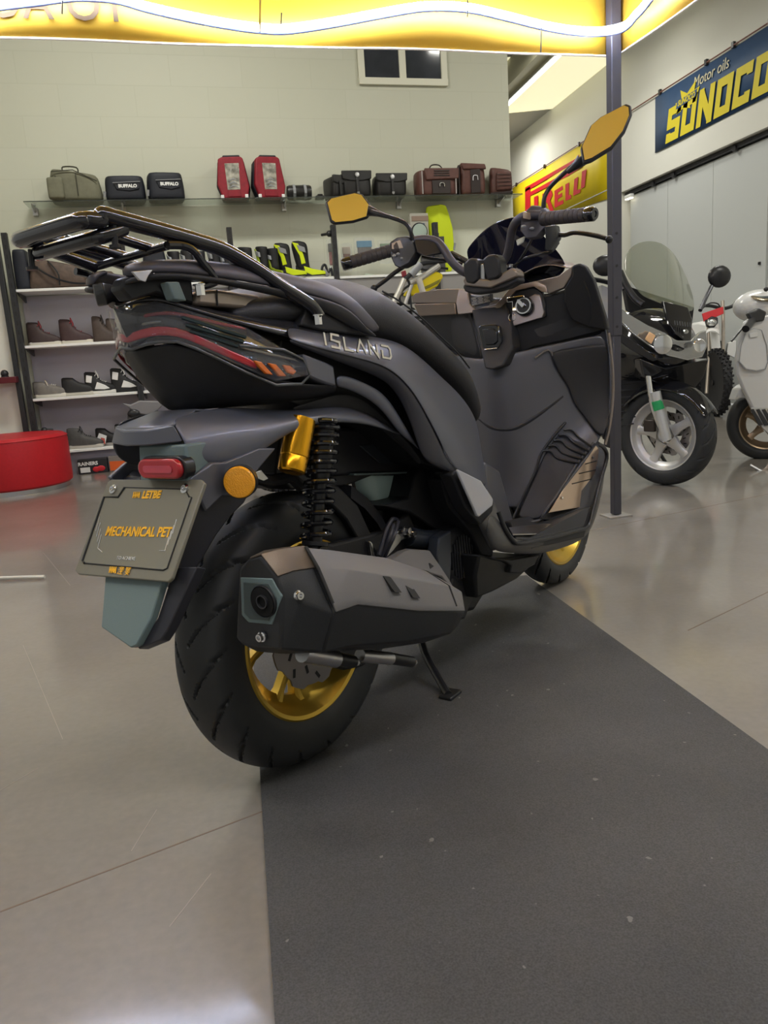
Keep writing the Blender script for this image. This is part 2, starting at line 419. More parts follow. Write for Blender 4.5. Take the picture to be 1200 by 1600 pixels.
# white hem on the valance
M_hem = mat('white_hem', '#f0e6cf', 0.6)
hm = MB()
for sd in sides:
    pts = [sd(i/n) for i in range(n+1)]
    hm.tube([Vector((x+(0.003*sin(i*0.9) if abs(x) < 0.1 or x > CL else 0), y+(0.003*sin(i*0.9) if not (abs(x) < 0.1 or x > CL) else 0), ZV+sag(i/n*3))) for i, (x, y) in enumerate(pts)], 0.005, 6)
hm.build('hem', M_hem, gz)
pk = Vector((CL/2, CL/2, 3.15)); rf = MB(); c4 = [Vector((-0.03, -0.03, ZT)), Vector((CL+.03, -0.03, ZT)), Vector((CL+.03, CL+.03, ZT)), Vector((-0.03, CL+.03, ZT))]
for i in range(4): rf.add([c4[i], c4[(i+1) % 4], pk], [(0, 1, 2)])
rf.build('roof', M_canvas, gz, smooth=False, solid=0.002, fix=True)
for i, (x, y) in enumerate(((0, 0), (CL, 0), (CL, CL), (0, CL))):
    MB().box(x-0.024, x+0.024, y-0.024, y+0.024, 0.858, 2.42).build('pole', M_pole, gz, bevel=0.004)
    lp = MB(); lp.box(x-0.0195, x+0.0195, y-0.0195, y+0.0195, 0.012, 0.87); lp.build('pole', M_pole, gz, bevel=0.003)
    MB().box(x-0.06, x+0.06, y-0.05, y+0.05, 0.0, 0.008).build('foot_plate', mat('foot_grey', '#8b8780', 0.5), gz)
    hl = MB()
    for z in (0.90, 1.03, 1.17, 1.31): hl.lathe([(0, 0), (0.006, 0), (0.006, 0.002), (0, 0.002)], 10, Matrix.Translation((x+0.004, y+0.0242, z)) @ Matrix.Rotation(-pi/2, 4, 'X'))
    hl.build('pole_hole', M_dark, gz)
ring = MB()
for a, b_ in ((c4[0], pk), (c4[1], pk), (c4[2], pk), (c4[3], pk)): ring.tube([a+Vector((0, 0, -0.03)), b_+Vector((0, 0, -0.03))], 0.012, 8)
ring.build('roof_spar', M_pole, gz)
# LED strip tied under the valance
M_led = mat('led_glow', '#ffffff', 0.5, emit='#c9d8ff', es=62)
M_ledb = mat('led_strip_back', '#9aa6d8', 0.5)
lp = [cl(x, y, 0.03) for x, y in ((180, -4), (230, 10), (300, 26), (360, 37), (407, 43), (450, 44), (520, 34), (600, 19), (665, 9), (730, 11), (790, 24), (850, 39), (900, 47), (940, 48))]
lp2 = [cr(x, y, 0.05) for x, y in ((976, 40), (996, 20), (1012, 2))]
zz = [Vector((0.05, 0.7, 2.22)), Vector((0.05, 1.2, 2.20)), Vector((0.05, 2.0, 2.26)), Vector((0.05, 2.9, 2.22)), Vector((1.0, 2.95, 2.2)), Vector((2.0, 2.95, 2.26)),
      Vector((2.9, 2.95, 2.22)), Vector((2.95, 2.0, 2.24)), Vector((2.95, 1.0, 2.2)), Vector((2.93, 0.1, 2.19))]
left = [cl(x, y, 0.03) for x, y in ((-60, 14), (0, 6), (60, -1), (120, -8))]
path = smooth_path(lp[::-1]+left[::-1]+zz[::-1]+lp2[::-1], 5, closed=True)
ls = thing('led_strip', 'glowing white LED strip looped along the inside of the yellow canopy', 'light strip', matrix=cm)
MB().tube(path, 0.0150, 8, closed=True).build('glowing_tube', M_led, ls)
MB().tube([p+Vector((0, 0, -0.018)) for p in path], 0.006, 6, closed=True).build('strip_back', M_ledb, ls)
M_tie = mat('cable_tie', (0.02, 0.02, 0.02), 0.4)
for (x, y0_, y1_) in ((98, -12, 22), (407, -25, 50), (440, 20, 40), (731, -8, 26), (846, 36, 82)):
    MB().tube([cl(x, y0_, 0.045), cl(x-1, y1_, 0.045)], 0.0028, 6).build('hanging_tie', M_tie, gz)
MB().tube([cl(407, -30, 0.055), cl(406, 50, 0.055)], 0.0045, 8).build('hanging_clip', M_chrome, gz)
# lettering on the valance, printed on the outside and seen from behind
M_print = mat('printed_letters', '#4a3408', 0.7)
a0 = cl(197, 26, -0.030); 
Mx = Matrix.Translation((0, -0.024, 0)) @ Matrix(((1, 0, 0, 0), (0, 0, -1, 0), (0, 1, 0, 0), (0, 0, 0, 1)))
# reading direction along +x local when seen from outside (from -y)
t0 = cl(197, 26, -0.030); Mt = Matrix.Translation((t0.x-0.01, -0.0215, t0.z+0.026)) @ Matrix(((1, 0, 0, 0), (0, 0, -1, 0), (0, 1, 0, 0), (0, 0, 0, 1)))
text('valance_lettering', 'TO ACHIEVE', Mt, 0.155, M_print, gz, 0.0008, bold=0.001, align='LEFT')

# ------------------------------------------------------------------ floor mat
M_mat = bpy.data.materials.new('rubber_mat'); M_mat.use_nodes = True; nt = M_mat.node_tree; bs_ = nt.nodes['Principled BSDF']
tc = nt.nodes.new('ShaderNodeTexCoord'); prev = None
bs_.inputs['Roughness'].default_value = 0.8
def _noise(sc_, det): 
    n_ = nt.nodes.new('ShaderNodeTexNoise'); n_.inputs['Scale'].default_value = sc_; n_.inputs['Detail'].default_value = det; nt.links.new(tc.outputs['Object'], n_.inputs['Vector']); return n_
def _ramp(n_, p0, c0, p1, c1):
    r_ = nt.nodes.new('ShaderNodeValToRGB'); e_ = r_.color_ramp.elements; e_[0].position = p0; e_[0].color = c0; e_[1].position = p1; e_[1].color = c1; nt.links.new(n_.outputs['Fac'], r_.inputs['Fac']); return r_
nA = _ramp(_noise(2.2, 6), 0.3, lin('#3b3b3c'), 0.75, lin('#4d4c4c'))
nB = _ramp(_noise(330, 3), 0.3, (0.72, 0.72, 0.72, 1), 0.7, (1.30, 1.30, 1.30, 1))
mA = nt.nodes.new('ShaderNodeMix'); mA.data_type = 'RGBA'; mA.blend_type = 'MULTIPLY'; mA.inputs['Factor'].default_value = 1.0
nt.links.new(nA.outputs['Color'], mA.inputs['A']); nt.links.new(nB.outputs['Color'], mA.inputs['B'])
nC = _ramp(_noise(42, 2), 0.735, (0, 0, 0, 1), 0.76, (0.5, 0.5, 0.5, 1))
mB = nt.nodes.new('ShaderNodeMix'); mB.data_type = 'RGBA'; nt.links.new(nC.outputs['Color'], mB.inputs['Factor']); nt.links.new(mA.outputs['Result'], mB.inputs['A']); mB.inputs['B'].default_value = lin('#8d8a86')
nt.links.new(mB.outputs['Result'], bs_.inputs['Base Color'])
bp_ = nt.nodes.new('ShaderNodeBump'); bp_.inputs['Strength'].default_value = 0.4; bp_.inputs['Distance'].default_value = 0.002
nt.links.new(_noise(330, 3).outputs['Fac'], bp_.inputs['Height']); nt.links.new(bp_.outputs['Normal'], bs_.inputs['Normal'])
tag(MB().box(-0.035, 0.985, -1.2, 2.62, 0.0005, 0.005).build('floor_mat', M_mat, None, smooth=False), 'dark grey rubber mat lying on the concrete under the scooter', 'mat')
# lint and scraps lying about
M_scrap = mat('scrap', '#c9c2b6', 0.8)
# ------------------------------------------------------------------ red stool
st = thing('round_stool', 'low round red vinyl stool with silver base by the shoe rack', 'stool', (-1.775, 6.38, 0))
R_ = 0.42
MB().lathe([(0, 0.035), (R_-0.02, 0.035), (R_-0.003, 0.05), (R_, 0.09), (R_, 0.37), (R_-0.006, 0.40), (R_-0.03, 0.418), (0, 0.424)], 72).build('seat', M_red, st)
MB().lathe([(0, 0), (R_-0.03, 0), (R_-0.03, 0.034), (0, 0.034)], 72).build('base', M_alu, st)
MB().lathe([(R_-0.004, 0.392), (R_+0.002, 0.397), (R_-0.005, 0.403)], 72).build('piping', M_red, st)
tag(MB().box(-2.78, -1.86, -0.33, -0.30, 0.0, 1.99).build('trim_6', M_wallr, None, bevel=0.003), kind='structure').matrix_world = Matrix.Translation(B0) @ Matrix.Rotation(WROT, 4, 'Z')
# white rod end lying on the floor at left
p, q = gr(70, 901, 0.012), gr(-60, 905, 0.012)
tag(MB().tube([p, q], 0.0075, 10).build('metal_rod', mat('rod_pale', '#d8d4c8', 0.35, metal=0.2), None), 'pale thin metal rod lying on the floor at left', 'rod')

# ------------------------------------------------------------------ shoe rack along the back wall
M_rackback = mat('rack_back', '#bdb8c0', 0.7)
rk = thing('shoe_rack', 'black and white wall rack with shelves of shoes and boots', 'rack', wpos(0, 0, 0), WROT)
UPX = (-1.765, -0.865, 0.035, 0.955, 1.915)
MB().box(-1.852, -1.812, -0.40, -0.345, 0.0, 2.01).build('upright', M_frame, rk, bevel=0.004)
SHZ = (0.215, 0.672, 1.112, 1.567)
for x in UPX:
    u = MB(); u.box(x-0.022, x+0.022, -0.40, -0.345, 0.0, 2.01)
    for k in range(26): u.box(x-0.006, x+0.006, -0.4015, -0.4, 0.08+k*0.075, 0.115+k*0.075)
    up = u.build('upright', [M_frame, M_dark], rk, smooth=False)
    for p_ in up.data.polygons[6:]: p_.material_index = 1
for i in range(4):
    for j, z in enumerate(SHZ):
        if i == 3 and j < 3: continue
        x0, x1 = UPX[i]+0.024, UPX[i+1]-0.024
        s_ = MB(); s_.box(x0, x1, -0.385, -0.02, z-0.022, z); s_.build('shelf', M_white, rk, bevel=0.003)
        for xx in (x0, x1-0.012): MB().prism([(xx, -0.36, z-0.023), (xx, -0.02, z-0.023), (xx, -0.02, z-0.08), (xx, -0.30, z-0.045)], (0.012, 0, 0)).build('shelf_bracket', M_frame, rk, smooth=False)
MB().box(UPX[0], UPX[4], -0.018, -0.002, 0.0, 1.54).build('back_panel', M_rackback, rk, smooth=False)
MB().box(UPX[0], UPX[4], -0.34, -0.32, 0.0, 0.19).build('kick_board', mat('kick_grey', '#8e8a94', 0.6), rk, smooth=False)
MB().box(UPX[3]+.03, UPX[4]+0.9, -0.37, -0.35, 1.40, 1.54).build('fascia', mat('fascia_grey', '#8c8987', 0.6), rk, smooth=False)
MB().box(UPX[4]+0.02, UPX[4]+0.92, -0.385, -0.02, 1.545, 1.567).build('shelf', M_white, rk, bevel=0.003)
sw = MB()
for k in range(8): sw.box(UPX[3]+.03, UPX[4]+0.9, -0.30, -0.28, 0.75+k*0.08, 0.82+k*0.08)
sw.build('slat_panel', mat('slat_grey', '#9c9992', 0.6), rk, smooth=False)
for (x, z) in ((-1.69, 0.40), (0.92, 1.94)):
    MB().tube([(x, -0.36, z), (x-0.06, -0.30, z)] if x > 0 else [(x-0.05, -0.36, z), (x+0.07, -0.36, z)], 0.012, 8).ball((x, -0.36, z), 0.028).build('knob', M_frame, rk)

# glass shelf above
gs = thing('glass_shelf', 'long glass wall shelf carrying bags above the shoe rack', 'shelf', wpos(0, 0, 0), WROT)
MB().box(-1.60, 2.855, -0.27, -0.01, 2.266, 2.274).build('glass_pane', M_glass, gs, bevel=0.001)
for x in (-1.55, -0.83, 0.58, 1.68, 2.70):
    MB().box(x-0.02, x+0.02, -0.05, 0, 2.20, 2.262).prism([(x-0.006, -0.2, 2.262), (x-0.006, 0, 2.262), (x-0.006, 0, 2.205), (x-0.006, -0.05, 2.22)], (0.012, 0, 0)).box(x-0.015, x+0.015, -0.11, -0.06, 2.275, 2.288).build('shelf_bracket', M_alu, gs)

# ------------------------------------------------------------------ soft goods builders (local: x right, -y towards the viewer, z up)
def rbox(name, w_, d_, h_, mt, parent, taper=0.0, bulge=0.04, slant=0.0, off=(0, 0, 0), r=0.25, sub=2, roll=0.0, wrinkle=0.0):
    """soft rounded box; taper narrows the top, slant lowers the right side"""
    mb = MB(); secs = []
    for iz, z in enumerate((0, 0.06, 0.35, 0.7, 0.94, 1.0)):
        k = 1-taper*z; inset = (0.05 if iz in (0, 5) else 0.0)
        pr = []
        for a in range(16):
            t = 2*pi*a/16; ex = 0.45
            cx, sy = cos(t), sin(t)
            X = math.copysign(abs(cx)**ex, cx); Yv = math.copysign(abs(sy)**ex, sy)
            bl = 1+bulge*sin(pi*z)-inset
            x = X*w_/2*k*bl; y = Yv*d_/2*(1-taper*0.6*z)*bl
            zz_ = z*h_*(1-slant*(X+1)/2)
            if wrinkle: x += random.uniform(-wrinkle, wrinkle); y += random.uniform(-wrinkle, wrinkle)
            pr.append(Vector((x+off[0], y+off[1], zz_+off[2])))
        secs.append(pr)
    mb.loft(secs)
    return mb.build(name, mt, parent, sub=1)
def bag_loc(a, off=0.14, z=2.275): return wpos(a, off, z)
M_olive = mat('olive_cloth', '#6d6c5a', 0.8, noise=0.1, nscale=20, bump=0.4, bscale=120)
M_olived = mat('olive_seam', '#3d3c32', 0.8)
M_navy = mat('navy_cloth', (0.012, 0.014, 0.022), 0.6, bump=0.4, bscale=150)
M_leather = mat('black_leather', (0.016, 0.015, 0.015), 0.35, bump=0.3, bscale=180)
M_brown = mat('brown_leather', '#5b3a33', 0.5, noise=0.15, nscale=25, bump=0.3, bscale=150)
M_brownd = mat('brown_black', '#2b211f', 0.5)
M_redbag = mat('red_cloth', '#861526', 0.55, noise=0.15, nscale=30, bump=0.4, bscale=150)
M_pvc = mat('clear_window', '#9c998e', 0.10, coat=0.8, noise=0.6, nscale=22, bump=1.0, bscale=30)
M_grey = mat('grey_trim', '#8d8f92', 0.5)
M_wht = mat('white_print', '#e2e2e0', 0.6)
FACE = Matrix(((1, 0, 0, 0), (0, 0, 1, 0), (0, 1, 0, 0), (0, 0, 0, 1)))       # text lying in xz, read from -y
def facing(x, y, z): return Matrix.Translation((x, y, z)) @ Matrix.Rotation(pi/2, 4, 'X')
# olive holdall
t = thing('travel_bag', 'olive green tail bag with a top handle at the left end of the glass shelf', 'bag', bag_loc(-1.185), WROT)
rbox('body', 0.42, 0.26, 0.265, M_olive, t, taper=0.12, slant=0.22, wrinkle=0.003)
rbox('side_pocket', 0.13, 0.10, 0.17, M_olive, t, off=(-0.15, -0.11, 0.01))
MB().tube([(-0.16, -0.148, 0.02), (-0.13, -0.152, 0.10), (-0.14, -0.14, 0.19)], 0.005, 6).tube([(0.02, -0.14, 0.03), (0.02, -0.14, 0.21)], 0.004, 6).tube([(-0.17, -0.13, 0.225), (0.0, -0.135, 0.235), (0.18, -0.12, 0.15)], 0.004, 6).build('seam', M_olived, t)
MB().tube(smooth_path([(-0.09, 0, 0.25), (-0.085, 0, 0.29), (0.02, 0, 0.285), (0.03, 0, 0.235)], 4), 0.006, 8).build('handle', M_olived, t)
# two navy bags with lettering
def navy_bag(a, label, w_, h_, rot):
    t = thing('saddle_bag', label, 'bag', bag_loc(a), WROT+rot, group='navy saddle bags on the glass shelf')
    rbox('body', w_, 0.24, h_, M_navy, t, taper=0.06, wrinkle=0.003)
    f = MB().prism([(-w_*0.28, -0.127, h_*0.72), (w_*0.40, -0.127, h_*0.76), (w_*0.36, -0.127, h_*0.42), (w_*0.12, -0.127, h_*0.33), (-w_*0.2, -0.127, h_*0.40)], (0, 0.02, 0))
    f.build('flap', M_navy, t, bevel=0.006)
    MB().tube([(-w_*0.28, -0.135, h_*0.66), (w_*0.40, -0.135, h_*0.70)], 0.003, 6).build('piping', M_grey, t)
    text('lettering', 'BUFFALO', facing(w_*0.08, -0.131, h_*0.53), 0.036, M_wht, t, 0.001, bold=0.002)
    MB().tube([(-w_*0.52, -0.09, 0.03), (-w_*0.50, -0.10, h_*0.35)], 0.012, 8).build('buckle', M_grey, t)
    MB().tube(smooth_path([(-w_*0.4, 0, h_*0.96), (0, 0, h_*1.04), (w_*0.4, 0, h_*0.98)], 4), 0.008, 6).build('handle', M_navy, t)
navy_bag(-0.79, 'navy saddle bag with white lettering, beside the olive bag', 0.33, 0.20, 0.0)
navy_bag(-0.455, 'navy saddle bag with white lettering, further from the olive bag', 0.31, 0.225, 0.08)
# two red map-window bags
def red_bag(a, label, rot):
    t = thing('tank_bag', label, 'bag', bag_loc(a), WROT+rot, group='red tank bags on the glass shelf')
    mb = MB(); ou = [(-0.10, 0), (0.115, 0), (0.135, 0.10), (0.10, 0.33), (0.08, 0.345), (-0.08, 0.345), (-0.115, 0.33), (-0.14, 0.12)]
    mb.prism([(x, -0.10, z) for x, z in ou], (0, 0.18, 0)); mb.build('body', M_redbag, t, bevel=0.02, segs=3)
    MB().prism([(x*1.06, -0.05, z*0.97) for x, z in ou], (0, 0.12, 0)).build('side_panel', M_navy, t, bevel=0.02)
    MB().prism([(-0.055, -0.104, 0.07), (0.055, -0.104, 0.07), (0.062, -0.104, 0.29), (-0.062, -0.104, 0.29)], (0, 0.01, 0)).build('map_window', M_pvc, t, bevel=0.004)
    MB().prism([(-0.06, -0.106, 0.015), (0.06, -0.106, 0.015), (0.05, -0.106, 0.07), (-0.05, -0.106, 0.07)], (0, 0.01, 0)).build('front_patch', M_redbag, t, bevel=0.003)
    for k in range(3): MB().prism([(-0.045, -0.107, 0.085+k*0.028), (0, -0.107, 0.10+k*0.028), (0.045, -0.107, 0.085+k*0.028), (0, -0.107, 0.115+k*0.028)], (0, 0.006, 0)).build('chevron', M_grey, t)
    MB().box(-0.075, 0.075, -0.08, 0.0, 0.335, 0.362).build('top_handle', M_navy, t, bevel=0.01)
    for s_ in (-1, 1): MB().box(s_*0.105-0.014, s_*0.105+0.014, -0.115, -0.095, 0.0, 0.03).build('buckle', M_wht, t, bevel=0.004)
red_bag(0.135, 'red tank bag with clear map window, left of the pair', -0.10)
red_bag(0.44, 'red tank bag with clear map window, right of the pair', 0.10)
t = thing('tool_roll', 'small black roll bag with two straps beside the red tank bags', 'bag', bag_loc(0.715), WROT)
MB().lathe([(0, -0.11), (0.055, -0.108), (0.062, -0.09), (0.062, 0.09), (0.055, 0.108), (0, 0.11)], 20, Matrix.Translation((0, 0, 0.062)) @ Matrix.Rotation(pi/2, 4, 'Y')).build('body', M_leather, t)
for x in (-0.05, 0.05): MB().lathe([(0.064, -0.012), (0.066, -0.012), (0.066, 0.012), (0.064, 0.012)], 20, Matrix.Translation((x, 0, 0.062)) @ Matrix.Rotation(pi/2, 4, 'Y'), closed=True).box(x-0.01, x+0.01, -0.075, -0.06, 0.04, 0.07).build('strap', M_grey, t)
tag(MB().box(-0.04, 0.04, -0.03, 0.03, 0, 0.03).box(-0.02, 0.03, -0.02, 0.02, 0.03, 0.045).build('pouch', M_leather, None, bevel=0.01), 'tiny black pouch lying beside the black roll bag', 'pouch').matrix_world = Matrix.Translation(bag_loc(0.90)) @ Matrix.Rotation(WROT, 4, 'Z')
# black leather saddle bags
def leather_bag(a, w_, h_, label, badge=True, rot=0.0, off=0.14):
    t = thing('leather_saddlebag', label, 'bag', bag_loc(a, off), WROT+rot, group='black leather saddlebags')
    rbox('body', w_, 0.22, h_*0.95, M_leather, t, taper=-0.04, bulge=0.05)
    g = [Vector((x*w_*0.52, -0.118-0.01*cos(x*2), h_*z_)) for x in (-1, -0.5, 0, 0.5, 1) for z_ in (0,)]
    f = MB().prism([(-w_*0.52, -0.122, h_*0.98), (w_*0.52, -0.122, h_*0.98), (w_*0.5, -0.122, h_*0.66), (w_*0.2, -0.122, h_*0.58), (-w_*0.2, -0.122, h_*0.58), (-w_*0.5, -0.122, h_*0.66)], (0, 0.03, 0))
    f.build('flap', M_leather, t, bevel=0.008)
    MB().box(-0.012, 0.012, -0.135, -0.12, h_*0.08, h_*0.7).build('strap', M_leather, t, bevel=0.003)
    if badge:
        MB().lathe([(0, 0), (0.022, 0), (0.018, 0.006), (0, 0.008)], 18, Matrix.Translation((0, -0.134, h_*0.80)) @ Matrix.Rotation(pi/2, 4, 'X')).build('badge', M_alu, t)
        MB().prism([(-0.012, -0.138, h_*0.16), (0.012, -0.138, h_*0.16), (0.012, -0.138, h_*0.08), (0, -0.138, h_*0.03), (-0.012, -0.138, h_*0.08)], (0, 0.004, 0)).build('strap_tip', M_chrome, t)
leather_bag(1.04, 0.13, 0.19, 'black leather saddlebag standing furthest left, partly behind the next one', False, 0.3)
leather_bag(1.235, 0.27, 0.225, 'black leather saddlebag with round badge behind the yellow mirror')
leather_bag(1.565, 0.29, 0.20, 'black leather saddlebag with round badge, right of the pair, square flap')
# brown cases
M_zip = mat('zip_pale', '#a9a3a0', 0.4)
t = thing('brown_case', 'wide brown and black leather case with top handle', 'bag', bag_loc(2.02), WROT)
rbox('body', 0.40, 0.22, 0.23, M_brown, t, bulge=0.03)
MB().prism([(-0.14, -0.128, 0.235), (0.20, -0.128, 0.235), (0.195, -0.128, 0.14), (-0.13, -0.128, 0.13)], (0, 0.03, 0)).build('flap', M_brown, t, bevel=0.01)
for k in range(3): MB().box(-0.05, 0.10, -0.134, -0.125, 0.165+k*0.02, 0.174+k*0.02).build('rib', M_brownd, t)
MB().box(-0.07, 0.11, -0.122, -0.10, 0.01, 0.13).build('front_panel', M_brownd, t, bevel=0.004)
MB().tube(smooth_path([(0.0, -0.13, 0.07), (0.005, -0.13, 0.10), (0.04, -0.13, 0.10), (0.045, -0.13, 0.07)], 3), 0.006, 6).build('buckle', M_chrome, t)
MB().tube(smooth_path([(-0.06, 0, 0.23), (-0.03, 0, 0.285), (0.05, 0, 0.285), (0.09, 0, 0.23)], 5), 0.006, 8).build('handle', M_brownd, t)
for x in (-0.165, 0.165): MB().tube([(x, -0.118, 0.01), (x, -0.12, 0.21)], 0.006, 6).build('corner_piping', M_zip, t)
t = thing('brown_case', 'upright brown and black leather case with silver buckle beside the wide case', 'bag', bag_loc(2.385), WROT-0.25)
rbox('body', 0.25, 0.24, 0.30, M_brown, t, taper=0.05, slant=0.1)
MB().prism([(-0.11, -0.132, 0.285), (0.12, -0.132, 0.262), (0.13, -0.132, 0.215), (-0.09, -0.132, 0.225)], (0, 0.03, 0)).build('flap', M_brown, t, bevel=0.01)
MB().box(-0.02, 0.07, -0.135, -0.11, 0.01, 0.22).build('front_panel', M_brownd, t, bevel=0.004)
MB().box(-0.135, -0.118, -0.11, 0.11, 0.0, 0.27).build('side_panel', M_brownd, t, bevel=0.004)
MB().tube(smooth_path([(0.0, -0.14, 0.12), (0.005, -0.14, 0.16), (0.04, -0.14, 0.16), (0.045, -0.14, 0.12)], 3), 0.006, 6).build('buckle', M_chrome, t)
t = thing('brown_case', 'brown quilted leather bag tilted at the right end of the glass shelf', 'bag', bag_loc(2.68), WROT-0.35)
rbox('body', 0.22, 0.24, 0.26, M_brown, t, taper=0.1, slant=0.16)
rbox('front_pocket', 0.16, 0.10, 0.17, M_brown, t, off=(0.03, -0.10, 0.03), taper=0.1)
for k in range(4): MB().tube([(-0.04, -0.158, 0.07+k*0.033), (0.10, -0.155, 0.065+k*0.033)], 0.003, 5).build('stitching', M_brownd, t)
MB().box(-0.10, 0.11, -0.13, 0.1, 0.0, 0.02).build('base_panel', M_brownd, t, bevel=0.004)

# ------------------------------------------------------------------ shoes: x = toe direction
def shoe(label, a, z, L, hgt, c_up, c_sole, c_lace, rot=0.0, off=0.20, group='shoes on the rack', accent=None, boot=False, patch=None, wid=0.10, name='riding_shoe', cat='shoe', laces=True):
    t = thing(name, label, cat, wpos(a, off, z), WROT+rot, group)
    if not boot: t.scale = (1.14, 1.1, 1.22)
    mu = mat('shoe_'+c_up, c_up, 0.6, noise=0.12, nscale=40); msl = mat('shoe_'+c_sole, c_sole, 0.55); ml = mat('shoe_'+c_lace, c_lace, 0.7)
    # sole outline
    def wx(u): return wid*(0.36+0.14*sin(pi*min(1, u*1.15))**0.8)*(1 if u < 0.9 else 0.8)
    ou = []
    us = [0, 0.08, 0.25, 0.45, 0.65, 0.82, 0.94, 1.0]
    for u in us: ou.append((u*L, wx(u)*(0.55 if u in (0, 1.0) else 1)))
    for u in us[::-1]: ou.append((u*L, -wx(u)*(0.55 if u in (0, 1.0) else 1)))
    sm = MB().prism([(x, y, 0) for x, y in ou], (0, 0, 0.026)); sm.build('sole', msl, t, bevel=0.006)
    secs = []
    top = hgt
    prof = ([(0.01, 0.60, top*0.96), (0.06, 0.9, top), (0.20, 1.0, top*0.99), (0.34, 1.0, top*0.96), (0.42, 1.0, top*0.82), (0.52, 1.0, max(top*0.58, 0.09)), (0.66, 1.0, 0.082), (0.82, 0.98, 0.068), (0.93, 0.8, 0.055), (0.985, 0.6, 0.045)] if not boot else
            [(0.01, 0.6, 0.13), (0.08, 0.9, 0.135), (0.25, 1.0, 0.13), (0.42, 1.0, 0.12), (0.55, 1.0, 0.095), (0.7, 1.0, 0.08), (0.84, 0.98, 0.068), (0.94, 0.8, 0.055), (0.985, 0.45, 0.042)])
    for u, k, h in prof:
        w_ = wx(u)*k; r = []
        for q in range(13):
            an = pi*q/12; cx = cos(an); sz = sin(an)
            r.append(Vector((u*L, w_*math.copysign(abs(cx)**0.6, cx)*(1-0.35*(sz*h/0.12 if h > 0.09 else 0)**1.5 if h > 0.09 else 1), 0.022+(h-0.022)*abs(sz)**0.7)))
        secs.append(r)
    MB().loft(secs).build('upper', mu, t, angle=70)
    if laces and not boot:
        lm = MB()
        for k in range(6):
            u = 0.36+k*0.055; hz = top*(0.88-(k*1.05)*0.12) if k < 3 else 0.1-0.004*k
            hz = max(hz, 0.082)
            lm.tube([(u*L, 0.024, hz-0.012), (u*L+0.008, 0, hz+0.004), (u*L, -0.03, hz-0.012)], 0.0035, 5)
        lm.tube(smooth_path([(0.38*L, 0, top*0.86), (0.42*L, -0.03, top*0.98), (0.47*L, -0.035, top*0.7)], 4), 0.003, 5)
        lm.tube(smooth_path([(0.38*L, 0, top*0.86), (0.36*L, 0.02, top*1.04), (0.45*L, 0.0, top*0.8)], 4), 0.003, 5)
        lm.build('laces', ml, t)
    if accent:
        ma = mat('shoe_'+accent, accent, 0.5)
        MB().prism([(0.32*L, -wid*0.5, 0.035), (0.62*L, -wid*0.51, 0.03), (0.80*L, -wid*0.49, 0.035), (0.66*L, -wid*0.5, 0.06), (0.42*L, -wid*0.47, 0.085)], (0, 0.02, 0)).build('side_stripe', ma, t, bevel=0.003)
        MB().prism([(0.06*L, -wid*0.40, top*0.55), (0.24*L, -wid*0.46, top*0.5), (0.28*L, -wid*0.40, top*0.8), (0.1*L, -wid*0.36, top*0.86)], (0, 0.02, 0)).build('ankle_patch', ma, t, bevel=0.003)
    if boot:
        bs = []
        for zz_, r1, r2, cx in ((0.07, 0.062, 0.045, 0.075), (0.12, 0.062, 0.044, 0.07), (0.18, 0.066, 0.046, 0.06), (0.24, 0.072, 0.05, 0.055), (0.285, 0.076, 0.052, 0.05), (hgt, 0.07, 0.05, 0.045)):
            bs.append([Vector((cx+r1*cos(2*pi*k/14), r2*sin(2*pi*k/14), zz_+(0.012*cos(2*pi*k/14+pi) if zz_ == hgt else 0))) for k in range(14)])
        MB().loft(bs).build('shaft', mu, t, sub=1)
        if patch:
            mp = mat('boot_'+patch, patch, 0.45)
            MB().prism([(-0.01, -0.047, hgt*0.95), (0.045, -0.053, hgt*0.90), (0.085, -0.052, hgt*0.62), (0.10, -0.048, hgt*0.40), (0.06, -0.047, hgt*0.38), (0.05, -0.052, hgt*0.60)], (0, 0.02, 0)).build('shin_panel', mp, t, bevel=0.004)
            MB().prism([(0.08, -0.047, 0.115), (0.16, -0.05, 0.085), (0.27, -0.042, 0.06), (0.275, -0.04, 0.035), (0.15, -0.05, 0.032), (0.09, -0.05, 0.06)], (0, 0.02, 0)).build('foot_panel', mp, t, bevel=0.004)
            MB().prism([(0.03, -0.056, hgt*0.88), (0.10, -0.056, hgt*0.80), (0.11, -0.056, hgt*0.66), (0.05, -0.056, hgt*0.72)], (0, 0.02, 0)).build('logo_patch', M_grey, t, bevel=0.003)
    return t
S1 = SHZ[2]; S2 = SHZ[1]; S0 = SHZ[0]; S3 = SHZ[3]
shoe('dark brown high-top with red lining and white sole, first on the upper shoe shelf', -1.735, S1, 0.235, 0.165, '#3b2c2b', '#c9c2b5', '#7c2a2e', rot=-0.1)
shoe('dark brown high-top with red laces and white sole, second on the upper shoe shelf', -1.475, S1, 0.235, 0.175, '#402c2c', '#c9c2b5', '#8c2a30', rot=-0.1)
shoe('plain brown high-top with buckles, third on the upper shoe shelf', -1.205, S1, 0.19, 0.185, '#4a3d37', '#43352e', '#2a2320', rot=-0.15)
shoe('plain brown high-top, fourth on the upper shoe shelf next to the tail lamp', -1.09, S1, 0.20, 0.165, '#4a3d37', '#43352e', '#2a2320', rot=-0.15)
shoe('grey sneaker with pale laces, first on the second shoe shelf', -1.755, S2, 0.245, 0.115, '#76706a', '#cfc9bd', '#d8d2c8', rot=-0.08)
shoe('black low shoe with thick white sole edge, second on the second shoe shelf', -1.52, S2, 0.25, 0.13, '#232122', '#bdb7ab', '#232122', laces=False, rot=-0.1)
shoe('black and white racing shoe with loose strap, third on the second shoe shelf', -1.33, S2, 0.235, 0.16, '#1c1b1d', '#d9d6d0', '#e8e6e2', accent='#e4e2de', rot=-0.1)
